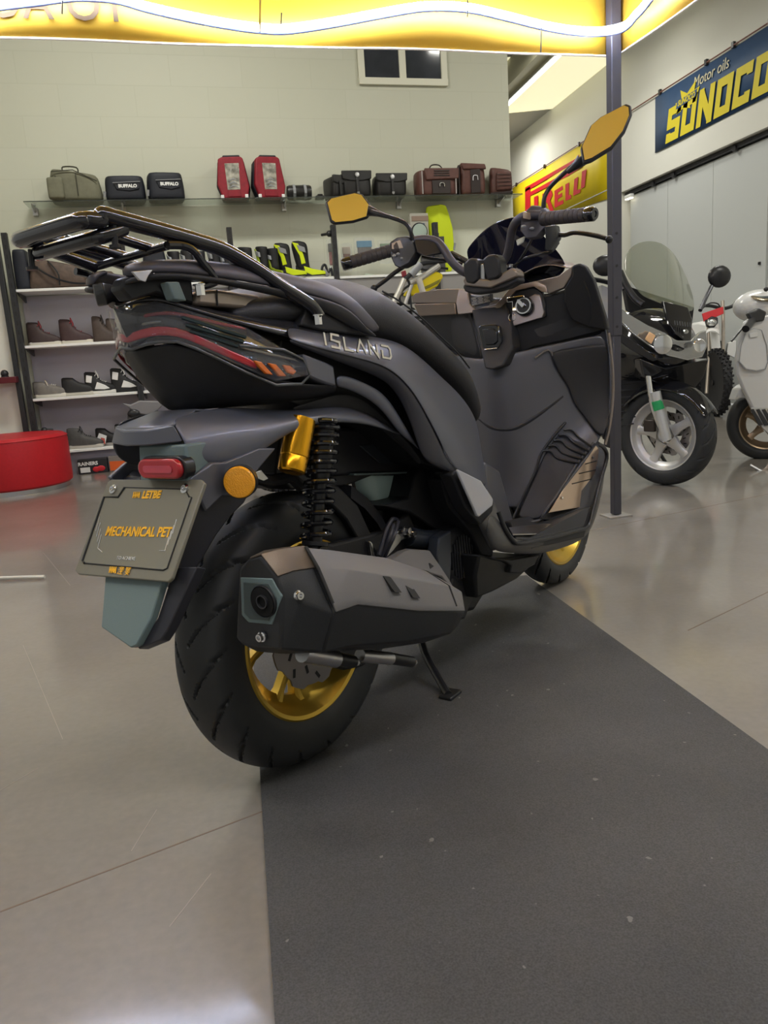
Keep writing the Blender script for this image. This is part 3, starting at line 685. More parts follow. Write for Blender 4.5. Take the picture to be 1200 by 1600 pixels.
shoe('black and white racing shoe with thick laces, fourth on the second shoe shelf', -1.11, S2, 0.24, 0.175, '#1b1a1c', '#1c1b1d', '#e8e6e2', accent='#e4e2de', rot=-0.1)
shoe('black shoe showing only its top behind the red stool on the bottom shelf', -1.74, S0, 0.22, 0.13, '#1d1b1c', '#2a2829', '#191818', rot=-0.1)
shoe('grey and black shoe with big black laces on the bottom shelf', -1.53, S0, 0.27, 0.15, '#4c4a49', '#b8b3aa', '#151415', rot=-0.25, off=0.25)
shoe('black shoe with pink and white tag on the bottom shelf', -1.30, S0, 0.22, 0.13, '#1b191a', '#9c9690', '#1b191a', rot=-0.15, laces=False)
shoe('black sporty shoe with grey stripes standing on the bottom shelf, left of the pair', -1.13, S0, 0.24, 0.15, '#1d1c1d', '#cfcac0', '#bdb8b0', rot=-0.2, off=0.24)
shoe('black sporty shoe with grey stripes on the bottom shelf, right of the pair', -1.0, S0, 0.24, 0.16, '#1d1c1d', '#88847e', '#1d1c1d', rot=-0.2, off=0.16)
tg = thing('price_tag', 'white tag with pink print hanging on a black shoe', 'tag', wpos(-1.25, 0.30, S0+0.02), WROT)
MB().prism([(-0.05, 0, 0.02), (0.03, 0, 0.0), (0.05, 0, 0.07), (-0.01, 0, 0.1)], (0, 0.002, 0)).build('card', M_wht, tg)
MB().prism([(-0.01, -0.001, 0.0), (0.03, -0.001, 0.0), (0.03, -0.001, 0.05), (0.0, -0.001, 0.06)], (0, 0.001, 0)).build('print', mat('pink_print', '#b8544c', 0.6), tg)
# protectors hanging at the second upright
t = thing('body_armour', 'grey and black protector lying at the right of the bottom shoe shelf', 'armour', wpos(-0.86, 0.36, S0), WROT)
rbox('shell', 0.30, 0.14, 0.32, mat('armour_grey', '#5c5a5b', 0.5), t, taper=0.2, slant=0.0, wrinkle=0.02)
MB().prism([(-0.17, -0.09, 0.37), (-0.10, -0.09, 0.35), (-0.02, -0.09, 0.38), (0.16, -0.09, 0.36), (0.18, -0.09, 0.33), (0.06, -0.09, 0.24), (-0.05, -0.09, 0.27)], (0, 0.05, 0)).build('upper_plate', mat('armour_light', '#7b797c', 0.5), t, bevel=0.01)
MB().ball((-0.08, -0.09, 0.27), 0.045, (1.2, 0.5, 0.9)).build('strap', M_blacks, t)
MB().ball((0.11, -0.10, 0.17), 0.014).build('rivet', M_wht, t)
# shoe boxes on the floor under the rack
def floor_bx(label, x0, x1, h_, mats, name='shoe_box'):
    t = thing(name, label, 'box', wpos(0, 0, 0), WROT); MB().box(x0, x1, -0.43, -0.30, 0.0, h_).build('carton', mats, t, bevel=0.002); return t
M_bx = mat('black_carton', '#262427', 0.5)
t = floor_bx('black shoe box with white lettering lying on the floor under the rack', -1.455, -1.215, 0.125, M_bx)
text('lettering', 'RAINERS', facing(-1.372, -0.4325, 0.088), 0.042, M_wht, t, 0.001, bold=0.0015)
MB().box(-1.44, -1.36, -0.4325, -0.43, 0.014, 0.058).build('white_label', M_wht, t)
MB().ball((-1.31, -0.432, 0.035), 0.03, (1, 0.12, 0.8)).ball((-1.27, -0.432, 0.04), 0.035, (1, 0.12, 0.7)).build('red_print', mat('print_red', '#c3252e', 0.5), t)
t = floor_bx('clear-lidded box of orange things beside the black shoe box', -1.20, -0.965, 0.13, mat('grey_carton', '#7e7671', 0.5), name='carton')
MB().prism([(-1.195, -0.433, 0.01), (-1.06, -0.433, 0.012), (-0.975, -0.433, 0.035), (-0.97, -0.433, 0.075), (-1.06, -0.433, 0.085), (-1.195, -0.433, 0.092)], (0, 0.003, 0)).build('orange_print', mat('print_orange', '#d85f25', 0.5), t)
MB().box(-0.995, -0.972, -0.434, -0.43, 0.08, 0.12).build('white_label', M_wht, t)

# brown duffel on the top shelf of the rack behind the luggage rack
M_duf = mat('duffel_brown', '#56463c', 0.6, noise=0.3, nscale=18, bump=0.5, bscale=60)
t = thing('duffel_bag', 'crumpled dark brown bag behind the scooter luggage rack', 'bag', wpos(-1.42, 0.22, S3), WROT)
rbox('body', 0.50, 0.26, 0.26, M_duf, t, taper=0.25, slant=0.3, wrinkle=0.012)
MB().tube(smooth_path([(-0.2, -0.12, 0.22), (-0.05, -0.16, 0.1), (0.1, -0.15, 0.04), (0.22, -0.12, 0.03)], 5), 0.008, 6).tube(smooth_path([(-0.05, -0.12, 0.22), (0.02, -0.16, 0.12), (0.02, -0.15, 0.02)], 5), 0.007, 6).build('strap', M_blacks, t)
t = thing('duffel_bag', 'black bag standing against the left rack upright', 'bag', wpos(-1.69, 0.22, S3), WROT)
rbox('body', 0.13, 0.24, 0.33, M_navy, t, taper=0.15, wrinkle=0.006)
t = thing('duffel_bag', 'flat brown bag at the right of the crumpled brown bag', 'bag', wpos(-1.06, 0.22, S3), WROT)
rbox('body', 0.26, 0.24, 0.13, M_duf, t, taper=0.3, wrinkle=0.01)
t = thing('rucksack', 'black rucksack seen between the bars of the luggage rack', 'bag', wpos(-0.62, 0.20, S3), WROT)
rbox('body', 0.22, 0.22, 0.32, M_navy, t, taper=0.2, wrinkle=0.006)
rbox('front_pocket', 0.15, 0.08, 0.15, M_navy, t, off=(0, -0.12, 0.02))
# boots along the top shelf
bx = [(-0.47, '#222124', 0.29, 'low'), (-0.355, '#242326', 0.30, 'low'), (-0.25, '#2b2a2d', 0.28, 'low'), (-0.12, '#1f1e21', 0.31, 'low'), (-0.02, '#232225', 0.27, 'low')]
nm = ['first', 'second', 'third', 'fourth', 'fifth']
for k, (a, c, h, q) in enumerate(bx):
    shoe('dark grey boot on the top rack shelf, %s from left in the dark row' % nm[k], a, S3, 0.22, h, c, '#1a1a1c', '#1a1a1c', rot=-1.25, boot=True, group='boots on the top rack shelf', name='riding_boot', cat='boot', off=0.13, patch='#4a4a4e' if k % 2 else '#c8c6c2')
shoe('black boot with green trim, partly hidden behind the rack tube', 0.13, S3, 0.22, 0.30, '#1b1b1d', '#1a1a1c', '#1a1a1c', rot=-0.8, boot=True, patch='#6f8f28', group='boots on the top rack shelf', name='riding_boot', cat='boot')
shoe('black boot with yellow-green calf badge beside the green trimmed boot', 0.30, S3, 0.22, 0.30, '#171719', '#1a1a1c', '#1a1a1c', rot=-1.3, boot=True, patch='#a9bd1c', group='boots on the top rack shelf', name='riding_boot', cat='boot')
shoe('short black boot with small yellow strip between the taller boots', 0.385, S3, 0.20, 0.26, '#171719', '#1a1a1c', '#1a1a1c', rot=-1.2, boot=True, group='boots on the top rack shelf', name='riding_boot', cat='boot', patch='#8a9a20')
shoe('black and fluorescent yellow racing boot, left of the bright pair', 0.455, S3, 0.25, 0.33, '#18181a', '#8f8d88', '#1a1a1c', rot=-0.45, boot=True, patch='#cfe011', group='boots on the top rack shelf', name='riding_boot', cat='boot')
shoe('black and fluorescent yellow racing boot, right of the bright pair with yellow foot', 0.615, S3, 0.27, 0.345, '#18181a', '#a8a69c', '#1a1a1c', rot=-0.25, boot=True, patch='#d4e60f', group='boots on the top rack shelf', name='riding_boot', cat='boot')
# small packs right of the boots
M_cell = mat('blister', '#c9cbc8', 0.15, coat=0.6, alpha=0.20)
t = thing('goggles', 'small black goggles lying at the end of the boot row', 'goggles', wpos(0.885, 0.24, S3), WROT)
MB().tube(smooth_path([(-0.04, 0, 0.02), (-0.03, 0, 0.10), (0.0, 0, 0.12), (0.02, 0, 0.05), (0.05, 0, 0.09), (0.06, 0, 0.02)], 4), 0.012, 8).build('frame', M_blacks, t)
MB().ball((0.0, 0.0, 0.05), 0.04, (1, 0.3, 1)).build('lens', M_grey, t)
def pack(label, x0, y0, x1, y1, c, name='hanging_pack', inner=None, off=0.2, grp='packaged goods on the wall rack'):
    a, _, zt = wl(x0, y0, off); b2, _, zb = wl(x1, y1, off)
    t = thing(name, label, 'package', wpos((a+b2)/2, off, zb), WROT, grp); W2 = abs(b2-a); Hh = zt-zb
    rbox('bag', W2, 0.05, Hh, M_cell if inner else mat('pk_'+c, c, 0.5), t)
    if inner:
        MB().box(-W2*0.34, W2*0.34, -0.012, 0.012, Hh*0.25, Hh*0.85).build('contents', mat('pk_'+inner, inner, 0.5, noise=0.4, nscale=30), t, bevel=0.01)
        MB().box(-W2*0.36, W2*0.36, -0.016, 0.014, Hh*0.62, Hh*0.86).build('card', mat('pk_'+c, c, 0.5), t, bevel=0.004)
    return t
pack('clear blister pack with dark edge leaning behind the left grip', 509, 373, 532, 428, '#3a3a3c', inner='#7c2e2a')
pack('clear bag of red and brown items behind the left grip', 532, 380, 552, 425, '#a5988a', inner='#6b3a2c')
pack('clear pack with blue card above the left grip', 552, 371, 587, 412, '#3f7fa4', inner='#4a4344')
pack('green mesh pack beside the blue card pack', 590, 376, 615, 412, '#5f7a5a', inner='#39513a')
t = thing('display_box', 'grey display card with blue print behind the left mirror arm', 'package', wpos(1.83, 0.15, 1.86), WROT)
MB().box(-0.09, 0.09, -0.03, 0.03, 0, 0.27).build('card', mat('disp_grey', '#aaa79c', 0.5), t, bevel=0.005)
MB().box(-0.075, 0.09, -0.034, -0.03, 0.20, 0.245).build('header', mat('disp_head', '#8c7768', 0.5), t)
MB().box(-0.035, 0.05, -0.034, -0.03, 0.09, 0.18).build('print', mat('disp_blue', '#4d6680', 0.5), t)
t = thing('hanging_vest', 'fluorescent yellow vest folded and hanging on the back wall', 'vest', wpos(2.06, 0.08, 1.60), WROT)
ve = MB(); sec = []
for z, l_, r_ in ((0.0, 0.02, 0.10), (0.10, -0.08, 0.12), (0.25, -0.09, 0.135), (0.40, -0.115, 0.13), (0.52, -0.13, 0.10), (0.60, -0.12, 0.075), (0.615, -0.03, 0.05)):
    sec.append([Vector((l_, -0.03, z)), Vector(((l_+r_)/2, -0.06, z)), Vector((r_, -0.03, z)), Vector((r_, 0.02, z)), Vector((l_, 0.02, z))])
ve.loft(sec).build('fabric', mat('hi_vis', '#c9da12', 0.6, bump=0.5, bscale=25), t, bevel=0.012, segs=3)
MB().tube([(0.13, -0.03, 0.20), (0.145, -0.03, 0.26)], 0.012, 6).build('tab', M_grey, t)
t = thing('spare_mirror', 'round mirror on a dark bracket standing by the yellow vest', 'mirror', wpos(1.90, 0.30, S3), WROT)
a, _, z_ = wl(655, 362, 0.30)
MB().lathe([(0, 0), (0.075, 0), (0.08, 0.01), (0.075, 0.02), (0, 0.02)], 24, Matrix.Translation((a-1.90, 0, z_-S3)) @ Matrix.Rotation(pi/2, 4, 'X')).build('rim', M_frame, t)
MB().lathe([(0, 0), (0.068, 0), (0, 0.003)], 24, Matrix.Translation((a-1.90, -0.021, z_-S3)) @ Matrix.Rotation(pi/2, 4, 'X')).build('glass', mat('mirror_pale', '#a8b8ae', 0.15), t)
MB().box(-0.11, 0.12, -0.02, 0.02, 0.0, z_-S3-0.05).box(0.045, 0.07, -0.02, 0.02, 0, 0.36).box(0.01, 0.022, -0.01, 0.01, 0.1, 0.30).build('bracket', mat('bracket_grey', '#4b4a4c', 0.5), t)
t = thing('wall_label', 'black label with white letters on the grey slat panel', 'label', wpos(0, 0, 0), WROT)
a, _, z_ = wl(600, 443, 0.31)
MB().box(a-0.075, a+0.17, -0.312, -0.302, z_-0.03, z_+0.035).build('plate', M_blacks, t, bevel=0.002)
text('lettering', 'DJI', facing(a, -0.3135, z_), 0.055, M_wht, t, 0.001, bold=0.002)
t = thing('round_guard', 'pale ring shaped guard hanging below the black label', 'guard', wpos(0, 0, 0), WROT)
a, _, z_ = wl(608, 470, 0.31)
MB().tube([(a+0.085*cos(q*pi/12), -0.315, z_+0.085*sin(q*pi/12)) for q in range(24)], 0.008, 8, closed=True).tube([(a-0.08, -0.315, z_), (a+0.08, -0.315, z_)], 0.004, 6).tube([(a, -0.315, z_-.08), (a, -0.315, z_+0.08)], 0.004, 6).build('ring', mat('ring_pale', '#b7b2a6', 0.4), t)
t = thing('paper_bag', 'pale green plastic bag standing behind the seat hump', 'bag', wpos(0, 0, 0), WROT)
a, _, z_ = wl(568, 445, 0.34)
MB().prism([(a-0.06, -0.34, z_-0.16), (a+0.10, -0.34, z_-0.16), (a+0.10, -0.34, z_+0.09), (a+0.03, -0.34, z_+0.10), (a-0.06, -0.34, z_-0.02)], (0, 0.03, 0)).build('sheet', mat('pale_green', '#a9b3a0', 0.5), t, bevel=0.004)

# red shelf on the left wall with a black knob on it
t = thing('wall_shelf', 'small dark red shelf fixed to the white board left of the shoe rack', 'shelf', B0, WROT)
p_ = wp(25, 592, 0.5)-B0; xr = p_.dot(BD); zz0 = p_.z
MB().box(xr-0.6, xr, -0.50, -0.335, zz0-0.03, zz0+0.02).build('board', mat('dark_red', '#5a141d', 0.4), t, bevel=0.003)
t2 = thing('door_stop', 'round black knob lying on the dark red wall shelf', 'knob', B0+BD*(xr-0.09)+BN*(-0.45)+Vector((0, 0, zz0+0.02)), WROT)
MB().ball((0, 0, 0.028), 0.032).build('ball', M_blacks, t2); MB().lathe([(0.0, 0), (0.03, 0), (0.03, 0.01), (0, 0.01)], 16).build('foot', M_blacks, t2)

# ------------------------------------------------------------------ banners on the right wall
M_navyb = mat('banner_blue', '#27466b', 0.6, noise=0.08, nscale=6)
M_ylet = mat('banner_yellow_print', '#d6c417', 0.6)
M_yban = mat('banner_yellow', '#e3c912', 0.55, noise=0.05, nscale=4)
M_rlet = mat('banner_red_print', '#c01820', 0.6)
def wall_text(s, y, z, size, mt, parent, **k):   # text read from -x, running towards -y
    Mt = Matrix.Translation((XW-0.022, y, z)) @ Matrix(((0, 0, -1, 0), (-1, 0, 0, 0), (0, 1, 0, 0), (0, 0, 0, 1)))
    return text('lettering', s, Mt, size, mt, parent, 0.0015, **k)
wr = MB().tube([(XW-0.03, 15.9, 3.90), (XW-0.03, 11.0, 3.895), (XW-0.03, 5.0, 3.89)], 0.009, 6)
tag(wr.build('hanging_wire', mat('wire_rust', '#7a4a38', 0.6), None), 'thin rusty wire strung along the right wall holding both banners', 'wire')
bn1 = thing('banner', 'blue banner with big yellow lettering hanging on the right wall', 'banner', (0, 0, 0))
g = [[Vector((XW-0.012-0.006*sin(i*1.1), 9.93-i*0.36, z)) for i in range(12)] for z in (3.205, 3.54, 3.875)]
MB().grid(g).build('cloth', M_navyb, bn1, solid=0.003)
def pos_on_wall(px, py): q = xp(px, py, 0.018); return q.y, q.z
BL = {'S': ([[(.62, .72), (.62, .87), (.13, .87), (.13, .5), (.62, .5), (.62, .13), (.13, .13), (.13, .28)]], .75), 'U': ([[(.13, 1), (.13, .13), (.62, .13), (.62, 1)]], .75),
      'N': ([[(.13, 0), (.13, 1)], [(.13, .9), (.66, .1)], [(.66, 0), (.66, 1)]], .79), 'O': ([[(.13, .5), (.13, .87), (.62, .87), (.62, .13), (.13, .13), (.13, .5)]], .75), 'C': ([[(.62, .7), (.62, .87), (.13, .87), (.13, .13), (.62, .13), (.62, .3)]], .75)}
Mb = Matrix.Translation((XW-0.024, 9.63, 3.44)) @ Matrix(((0, 0, -1, 0), (-1, 0, 0, 0), (0, 1, 0, 0), (0, 0, 0, 1))) @ Matrix(((1, 0.20, 0, 0), (0, 1, 0, 0), (0, 0, 1, 0), (0, 0, 0, 1)))
stroke_text('lettering', Mb, 0.40, 0.035, [BL[q_] for q_ in 'SUNOCO'], M_ylet, bn1, w_=0.235, depth=0.001)
wall_text('Motor oils', 8.72, 3.755, 0.17, mat('print_cream', '#d6cfae', 0.6), bn1, shear=0.2, align='CENTER', sx=0.95)
em = MB()
yc, zc_ = pos_on_wall(1073, 155)
def dia(pts): return [Vector((XW-0.024, yc-a_, zc_+b_)) for a_, b_ in pts]
em.prism(dia([(-0.24, 0.02), (-0.10, 0.03), (-0.13, 0.14), (0.02, 0.06), (0.20, 0.15), (0.17, 0.05), (0.28, 0.06), (0.20, -0.07), (0.20, -0.08), (0.08, -0.09), (0.09, -0.125), (-0.05, -0.08), (-0.22, -0.11), (-0.17, -0.04)]), (-0.001, 0, 0))
em.build('emblem', M_ylet, bn1, smooth=False)
MB().prism([Vector((XW-0.0255, yc-a_, zc_+b_)) for a_, b_ in [(-0.225, -0.052), (0.20, -0.03), (0.235, 0.045), (-0.19, 0.03)]], (-0.001, 0, 0)).build('emblem_band', M_navyb, bn1, smooth=False)
Mt = Matrix.Translation((XW-0.0275, yc+0.0, zc_-0.002)) @ Matrix(((0, 0, -1, 0), (-1, 0, 0, 0), (0, 1, 0, 0), (0, 0, 0, 1)))
text('lettering', 'SUNOCO', Mt, 0.085, M_ylet, bn1, 0.001, shear=0.3, bold=0.003)
bn2 = thing('banner', 'yellow banner with red lettering and stretched red stripes on the right wall', 'banner', (0, 0, 0))
g = [[Vector((XW-0.012-0.006*sin(i*1.3), 15.25-i*0.40, zl+(0.10-0.035*i if zi == 0 else 0)*0.6)) for i in range(11)] for zi, zl in enumerate((3.05, 3.45, 3.885))]
MB().grid(g).build('cloth', M_yban, bn2, solid=0.003)
# stretched P: stem, and three bars running right
def wq(pts, nm_='letter_p'): return MB().prism([Vector((XW-0.024, *pos_on_wall(*p))) for p in pts], (-0.0015, 0, 0))
for pts in ([(821, 296), (829, 291), (829, 329), (821, 333)], [(821, 300), (821, 293), (900, 248), (905, 241), (905, 250)],
            [(829, 306), (829, 300), (886, 269), (910, 254), (910, 261), (888, 275)]):
    wq(pts).build('letter', M_rlet, bn2, smooth=False)
for pts in ([(835, 308), (841, 305), (841, 332), (835, 334)], [(848, 303), (862, 297), (864, 304), (860, 313), (866, 329), (860, 330), (855, 316), (853, 317), (853, 331), (848, 332)],
            [(867, 298), (880, 290), (880, 296), (872, 301), (872, 305), (879, 301), (879, 307), (872, 311), (872, 316), (881, 312), (881, 318), (867, 325)],
            [(884, 288), (890, 285), (889, 305), (893, 304), (893, 310), (884, 314)], [(898, 280), (904, 276), (902, 297), (908, 295), (907, 301), (896, 306)],
            [(910, 268), (917, 264), (914, 292), (908, 295)]):
    wq(pts).build('letter', M_rlet, bn2, smooth=False)
for y in (15.0, 13.6, 12.2, 11.4): MB().box(XW-0.04, XW-0.01, y-0.02, y+0.02, 3.87, 3.93).build('clip', M_blacks, bn2)
for y in (9.8, 8.8, 8.3, 7.7, 7.0): MB().box(XW-0.04, XW-0.01, y-0.02, y+0.02, 3.87, 3.93).build('clip', M_blacks, bn1)
el = thing('wall_lamp', 'small lit lamp under the lintel at the far end of the sliding door', 'lamp', (XW+0.04, 10.72, 2.80))
MB().box(-0.03, 0.03, -0.09, 0.09, 0.0, 0.05).build('housing', M_white, el, bevel=0.01)
MB().box(-0.025, 0.025, -0.08, 0.08, -0.012, 0.0).build('lens', mat('lamp_lens', '#ffffff', 0.4, emit='#fff4d8', es=4), el, bevel=0.004)
sg = thing('red_sign', 'red and white sign on the door at the right edge', 'sign', (0, 0, 0))
q0 = xp(1197, 340); q1 = xp(1197, 425)
MB().box(XW+0.085, XW+0.095, 6.6, q0.y, 1.62, 2.22).build('panel', mat('sign_red', '#b8262c', 0.5), sg)
MB().box(XW+0.083, XW+0.086, 6.65, q0.y-0.02, 1.85, 2.0).build('white_band', M_wht, sg)
# ================================================================== the dark grey maxi scooter
F = Frame((0.0689, 1.5612, 0.0), 0.7989, 0.0247)
SY, SX = F.Y, F.X
M_body = mat('matt_grey_paint', (0.115, 0.120, 0.145), 0.38, metal=0.35, coat=0.15)
M_body2 = mat('dark_textured_plastic', (0.020, 0.020, 0.022), 0.52, bump=0.35, bscale=1100)
M_bronze = mat('bronze_grey_paint', (0.27, 0.225, 0.19), 0.30, metal=0.65)
M_seat = mat('seat_vinyl', (0.030, 0.030, 0.034), 0.48, bump=0.3, bscale=500)
M_gold = mat('gold_rim', (0.52, 0.34, 0.05), 0.34, metal=0.75)
M_goldsh = mat('gold_anodised', (0.85, 0.42, 0.02), 0.22, metal=0.9)
M_tyre = mat('tyre_rubber', (0.020, 0.021, 0.022), 0.55, bump=0.08, bscale=700)
M_greygreen = mat('grey_green_plastic', (0.14, 0.19, 0.19), 0.5, bump=0.2, bscale=700)
M_engine = mat('engine_black', (0.012, 0.012, 0.014), 0.5, bump=0.2, bscale=300)
M_mufg = mat('muffler_grey', (0.15, 0.145, 0.145), 0.5, bump=0.35, bscale=900)
M_mufd = mat('muffler_dark', (0.020, 0.021, 0.023), 0.5, bump=0.3, bscale=900)
M_lensd = mat('smoked_lens', (0.010, 0.011, 0.013), 0.10, coat=0.8)
M_lenscl = mat('clear_lens', (0.35, 0.35, 0.37), 0.05, coat=0.8, alpha=0.10)
M_redl = mat('red_lens', (0.42, 0.012, 0.022), 0.15, coat=0.7)
M_redd = mat('red_lens_dark', (0.22, 0.008, 0.018), 0.15, coat=0.7)
M_ora = mat('orange_lens', (0.75, 0.16, 0.01), 0.25, coat=0.6)
M_amber = mat('amber_reflector', (0.95, 0.40, 0.008), 0.22, coat=0.7, bump=1.0, bscale=420)
M_steel = mat('steel', (0.50, 0.50, 0.50), 0.25, metal=1.0)
M_platef = mat('plate_frame', (0.19, 0.18, 0.14), 0.42, metal=0.2)
M_plate = mat('plate_face', (0.27, 0.255, 0.20), 0.28, metal=0.5)
M_goldp = mat('gold_print', (0.85, 0.45, 0.02), 0.4)
M_whp = mat('white_print2', (0.6, 0.6, 0.58), 0.5)
M_mirror = mat('mirror_glass', (0.9, 0.9, 0.9), 0.03, metal=1.0)
sc = thing('maxi_scooter', 'matt dark grey maxi scooter with gold wheels and black luggage rack on the mat', 'scooter', matrix=F.M)
def V3(l): return [SY(*p) for p in l]
def sheet(name, rows, mt, thick=0.004, mirror=True, sub=2, parent=None, kind=None):
    """open panel through traced points (px, py, y); mirrored copy is a second part"""
    R = [V3(r) for r in rows]; out = []
    for s_ in ((1, -1) if mirror else (1,)):
        g = [[Vector((p.x, p.y*s_, p.z)) for p in r] for r in R]
        out.append(MB().grid(g).build(name, mt, parent or sc, sub=sub, solid=thick))
    return out
def symsheet(name, rows, mt, thick=0.004, sub=2, parent=None):
    """each row runs from the centre line (first point, y=0) to the right edge"""
    g = []
    for r in rows:
        q = V3(r); g.append([Vector((p.x, -p.y, p.z)) for p in q[:0:-1]]+q)
    return MB().grid(g).build(name, mt, parent or sc, sub=sub, solid=thick)
def plate(name, pts, depth, mt, bevel=0.003, mirror=False, parent=None, axis=(0, 1, 0)):
    """flat piece: traced outline pushed inwards"""
    q = V3(pts) if len(pts[0]) == 3 and not isinstance(pts[0], Vector) else pts
    o = MB().prism(q, Vector(axis)*depth).build(name, mt, parent or sc, bevel=bevel)
    if mirror: MB().prism([Vector((p.x, -p.y, p.z)) for p in q], Vector((axis[0], -axis[1], axis[2]))*depth).build(name, mt, parent or sc, bevel=bevel)
    return o
def tubes(name, pts, r, mt, n=12, k=5, parent=None, closed=False):
    return MB().tube(smooth_path(pts, k, closed) if k > 1 else pts, r, n, closed=closed).build(name, mt, parent or sc)
def mir(p): return Vector((p.x, -p.y, p.z))
YAX = Matrix.Rotation(-pi/2, 4, 'X')      # lathe axis along +y

# ------------------------------------------------------------------ wheels
def tyre(R, W2, rim_r, ox, parent, groove=True, steer=None):
    n = 540 if groove else 96
    prof = []
    sw = min(0.052, R-rim_r-0.022)
    K_ = 26
    for k in range(-K_, K_+1):
        u = k/K_; a = u*pi*0.5
        y = W2*sin(a)**1 if abs(u) < 1 else W2*u
        r = (R-sw)+sw*cos(a)**0.75 if abs(u) < 1 else R-sw
        prof.append((r, y, abs(u)))
    side = [(max(R-0.075, rim_r+0.014), W2*0.99), (rim_r+0.008, W2*0.90), (rim_r-0.002, W2*0.80)]
    full = [(r, -y, 2) for r, y in side[::-1]]+prof+[(r, y, 2) for r, y in side]
    v = []; f = []; P = len(full)
    for i in range(n):
        q = 2*pi*i/n
        for (r, y, u) in full:
            rr = r
            if groove and u < 0.93:
                s_ = 1 if y >= 0 else 0.5
                per = 2*pi/18
                ph = (q+(0.0 if y >= 0 else per/2)+u*0.62-0.22*u*u) % per
                if ph < 0.030+0.020*u and 0.05 < u < 0.92: rr -= 0.008*(1-0.3*u)
                ph2 = (q+per*0.48+(0.0 if y >= 0 else per/2)+u*0.22) % per
                if ph2 < 0.018 and 0.50 < u < 0.93: rr -= 0.005
            v.append((rr*cos(q), y, rr*sin(q)))
    for i in range(n):
        j = (i+1) % n
        for k in range(P-1): f.append((i*P+k, j*P+k, j*P+k+1, i*P+k+1))
    return mesh('tyre', v, f, M_tyre, parent, smooth=True, angle=50)
def rim(parent, rr, W2, mt, spokes=5, ang0=0.3, y_sp=0.0, wide=0.020, twin=True):
    mb = MB()
    pr = [(rr, -W2), (rr+0.006, -W2+0.004), (rr+0.004, -W2+0.010), (rr-0.012, -W2+0.016), (rr-0.016, -W2*0.45), (rr-0.030, 0), (rr-0.016, W2*0.45), (rr-0.012, W2-0.016), (rr+0.004, W2-0.010), (rr+0.006, W2-0.004), (rr, W2),
          (rr-0.008, W2-0.003), (rr-0.020, W2-0.020), (rr-0.026, W2*0.4), (rr-0.044, 0.008), (rr-0.044, -0.008), (rr-0.026, -W2*0.4), (rr-0.020, -W2+0.020), (rr-0.008, -W2+0.003)]
    mb.lathe(pr, 96, YAX, closed=True)
    mb.lathe([(0, -0.030), (0.030, -0.032), (0.042, -0.022), (0.046, 0.022), (0.030, 0.034), (0, 0.034)], 32, YAX)
    for k in range(spokes):
        a = ang0+2*pi*k/spokes
        for dlt in ((-0.13, 0.13) if twin else (0,)):
            secs = []
            for t_, w_, h_ in ((0.10, wide*1.2, 0.024), (0.45, wide*0.8, 0.018), (0.8, wide*0.75, 0.018), (1.0, wide*1.1, 0.026)):
                r_ = 0.035+(rr-0.035-0.030)*t_; aa = a+dlt*t_*1.7
                c_ = Vector((cos(aa)*r_, 0, sin(aa)*r_)); tn = Vector((-sin(aa), 0, cos(aa))); w2 = w_/2
                secs.append([c_+tn*w2+Vector((0, h_*0.5, 0)), c_+tn*w2*0.5+Vector((0, h_*0.75, 0)), c_-tn*w2*0.5+Vector((0, h_*0.75, 0)), c_-tn*w2+Vector((0, h_*0.5, 0)),
                             c_-tn*w2+Vector((0, -h_*0.5, 0)), c_-tn*w2*0.5+Vector((0, -h_*0.75, 0)), c_+tn*w2*0.5+Vector((0, -h_*0.75, 0)), c_+tn*w2+Vector((0, -h_*0.5, 0))])
            mb.loft(secs)
    return mb.build('rim', mt, parent, angle=30)
def disc(parent, R, r0, y, mt, n=64, holes=16):
    mb = MB(); v = []; f = []
    for i in range(n):
        q = 2*pi*i/n; wv = R+0.004*math.copysign(1, sin(q*8))
        for r_, yy in ((r0, y), (wv, y), (wv, y+0.004), (r0, y+0.004)): v.append((r_*cos(q), yy, r_*sin(q)))
    for i in range(n):
        j = (i+1) % n
        for k in range(4): f.append((i*4+k, j*4+k, j*4+(k+1) % 4, i*4+(k+1) % 4))
    mb.add(v, f); nf = len(mb.f)
    for k in range(holes):
        a = 2*pi*k/holes; rm = r0+(R-r0)*(0.35 if k % 2 else 0.65)
        c_ = Vector((cos(a)*rm, y-0.0006, sin(a)*rm)); u = Vector((cos(a+0.6), 0, sin(a+0.6)))*0.009; w_ = Vector((-sin(a+0.6), 0, cos(a+0.6)))*0.0035
        mb.prism([c_-u-w_, c_+u-w_, c_+u+w_, c_-u+w_], (0, 0.0052, 0))
    o = mb.build('brake_disc', [mt, M_dark], parent, angle=30)
    for p_ in o.data.polygons[nf:]: p_.material_index = 1
    return o
RW = 0.2893
def wheel(name, ox, W2, rr, groove, ang0, steer=0.0, discside=-1):
    e = bpy.data.objects.new(name, None); COL.objects.link(e); e.parent = sc
    e.location = (ox, 0, RW); e.rotation_euler = (0, 0, steer)
    tyre(RW, W2, rr, 0, e, groove); rim(e, rr-0.004, W2*0.86, M_gold, ang0=ang0, twin=True)
    disc(e, 0.118, 0.062, discside*0.056, mat('disc_steel', (0.30, 0.28, 0.27), 0.35, metal=0.9))
    MB().lathe([(0, -0.056), (0.012, -0.056), (0.016, -0.04), (0.016, 0.05), (0, 0.055)], 12, YAX).build('axle', M_steel, e)
    return e
wr_ = wheel('rear_wheel', 0.0, 0.062, 0.190, True, 0.62)
MB().lathe([(0.040, -0.060), (0.052, -0.060), (0.052, -0.058), (0.040, -0.058)], 40, YAX, closed=True).build('sensor_ring', M_darkmetal, wr_)
wf_ = wheel('front_wheel', 1.3895, 0.052, 0.222, True, 0.1)
M_blk2 = M_engine

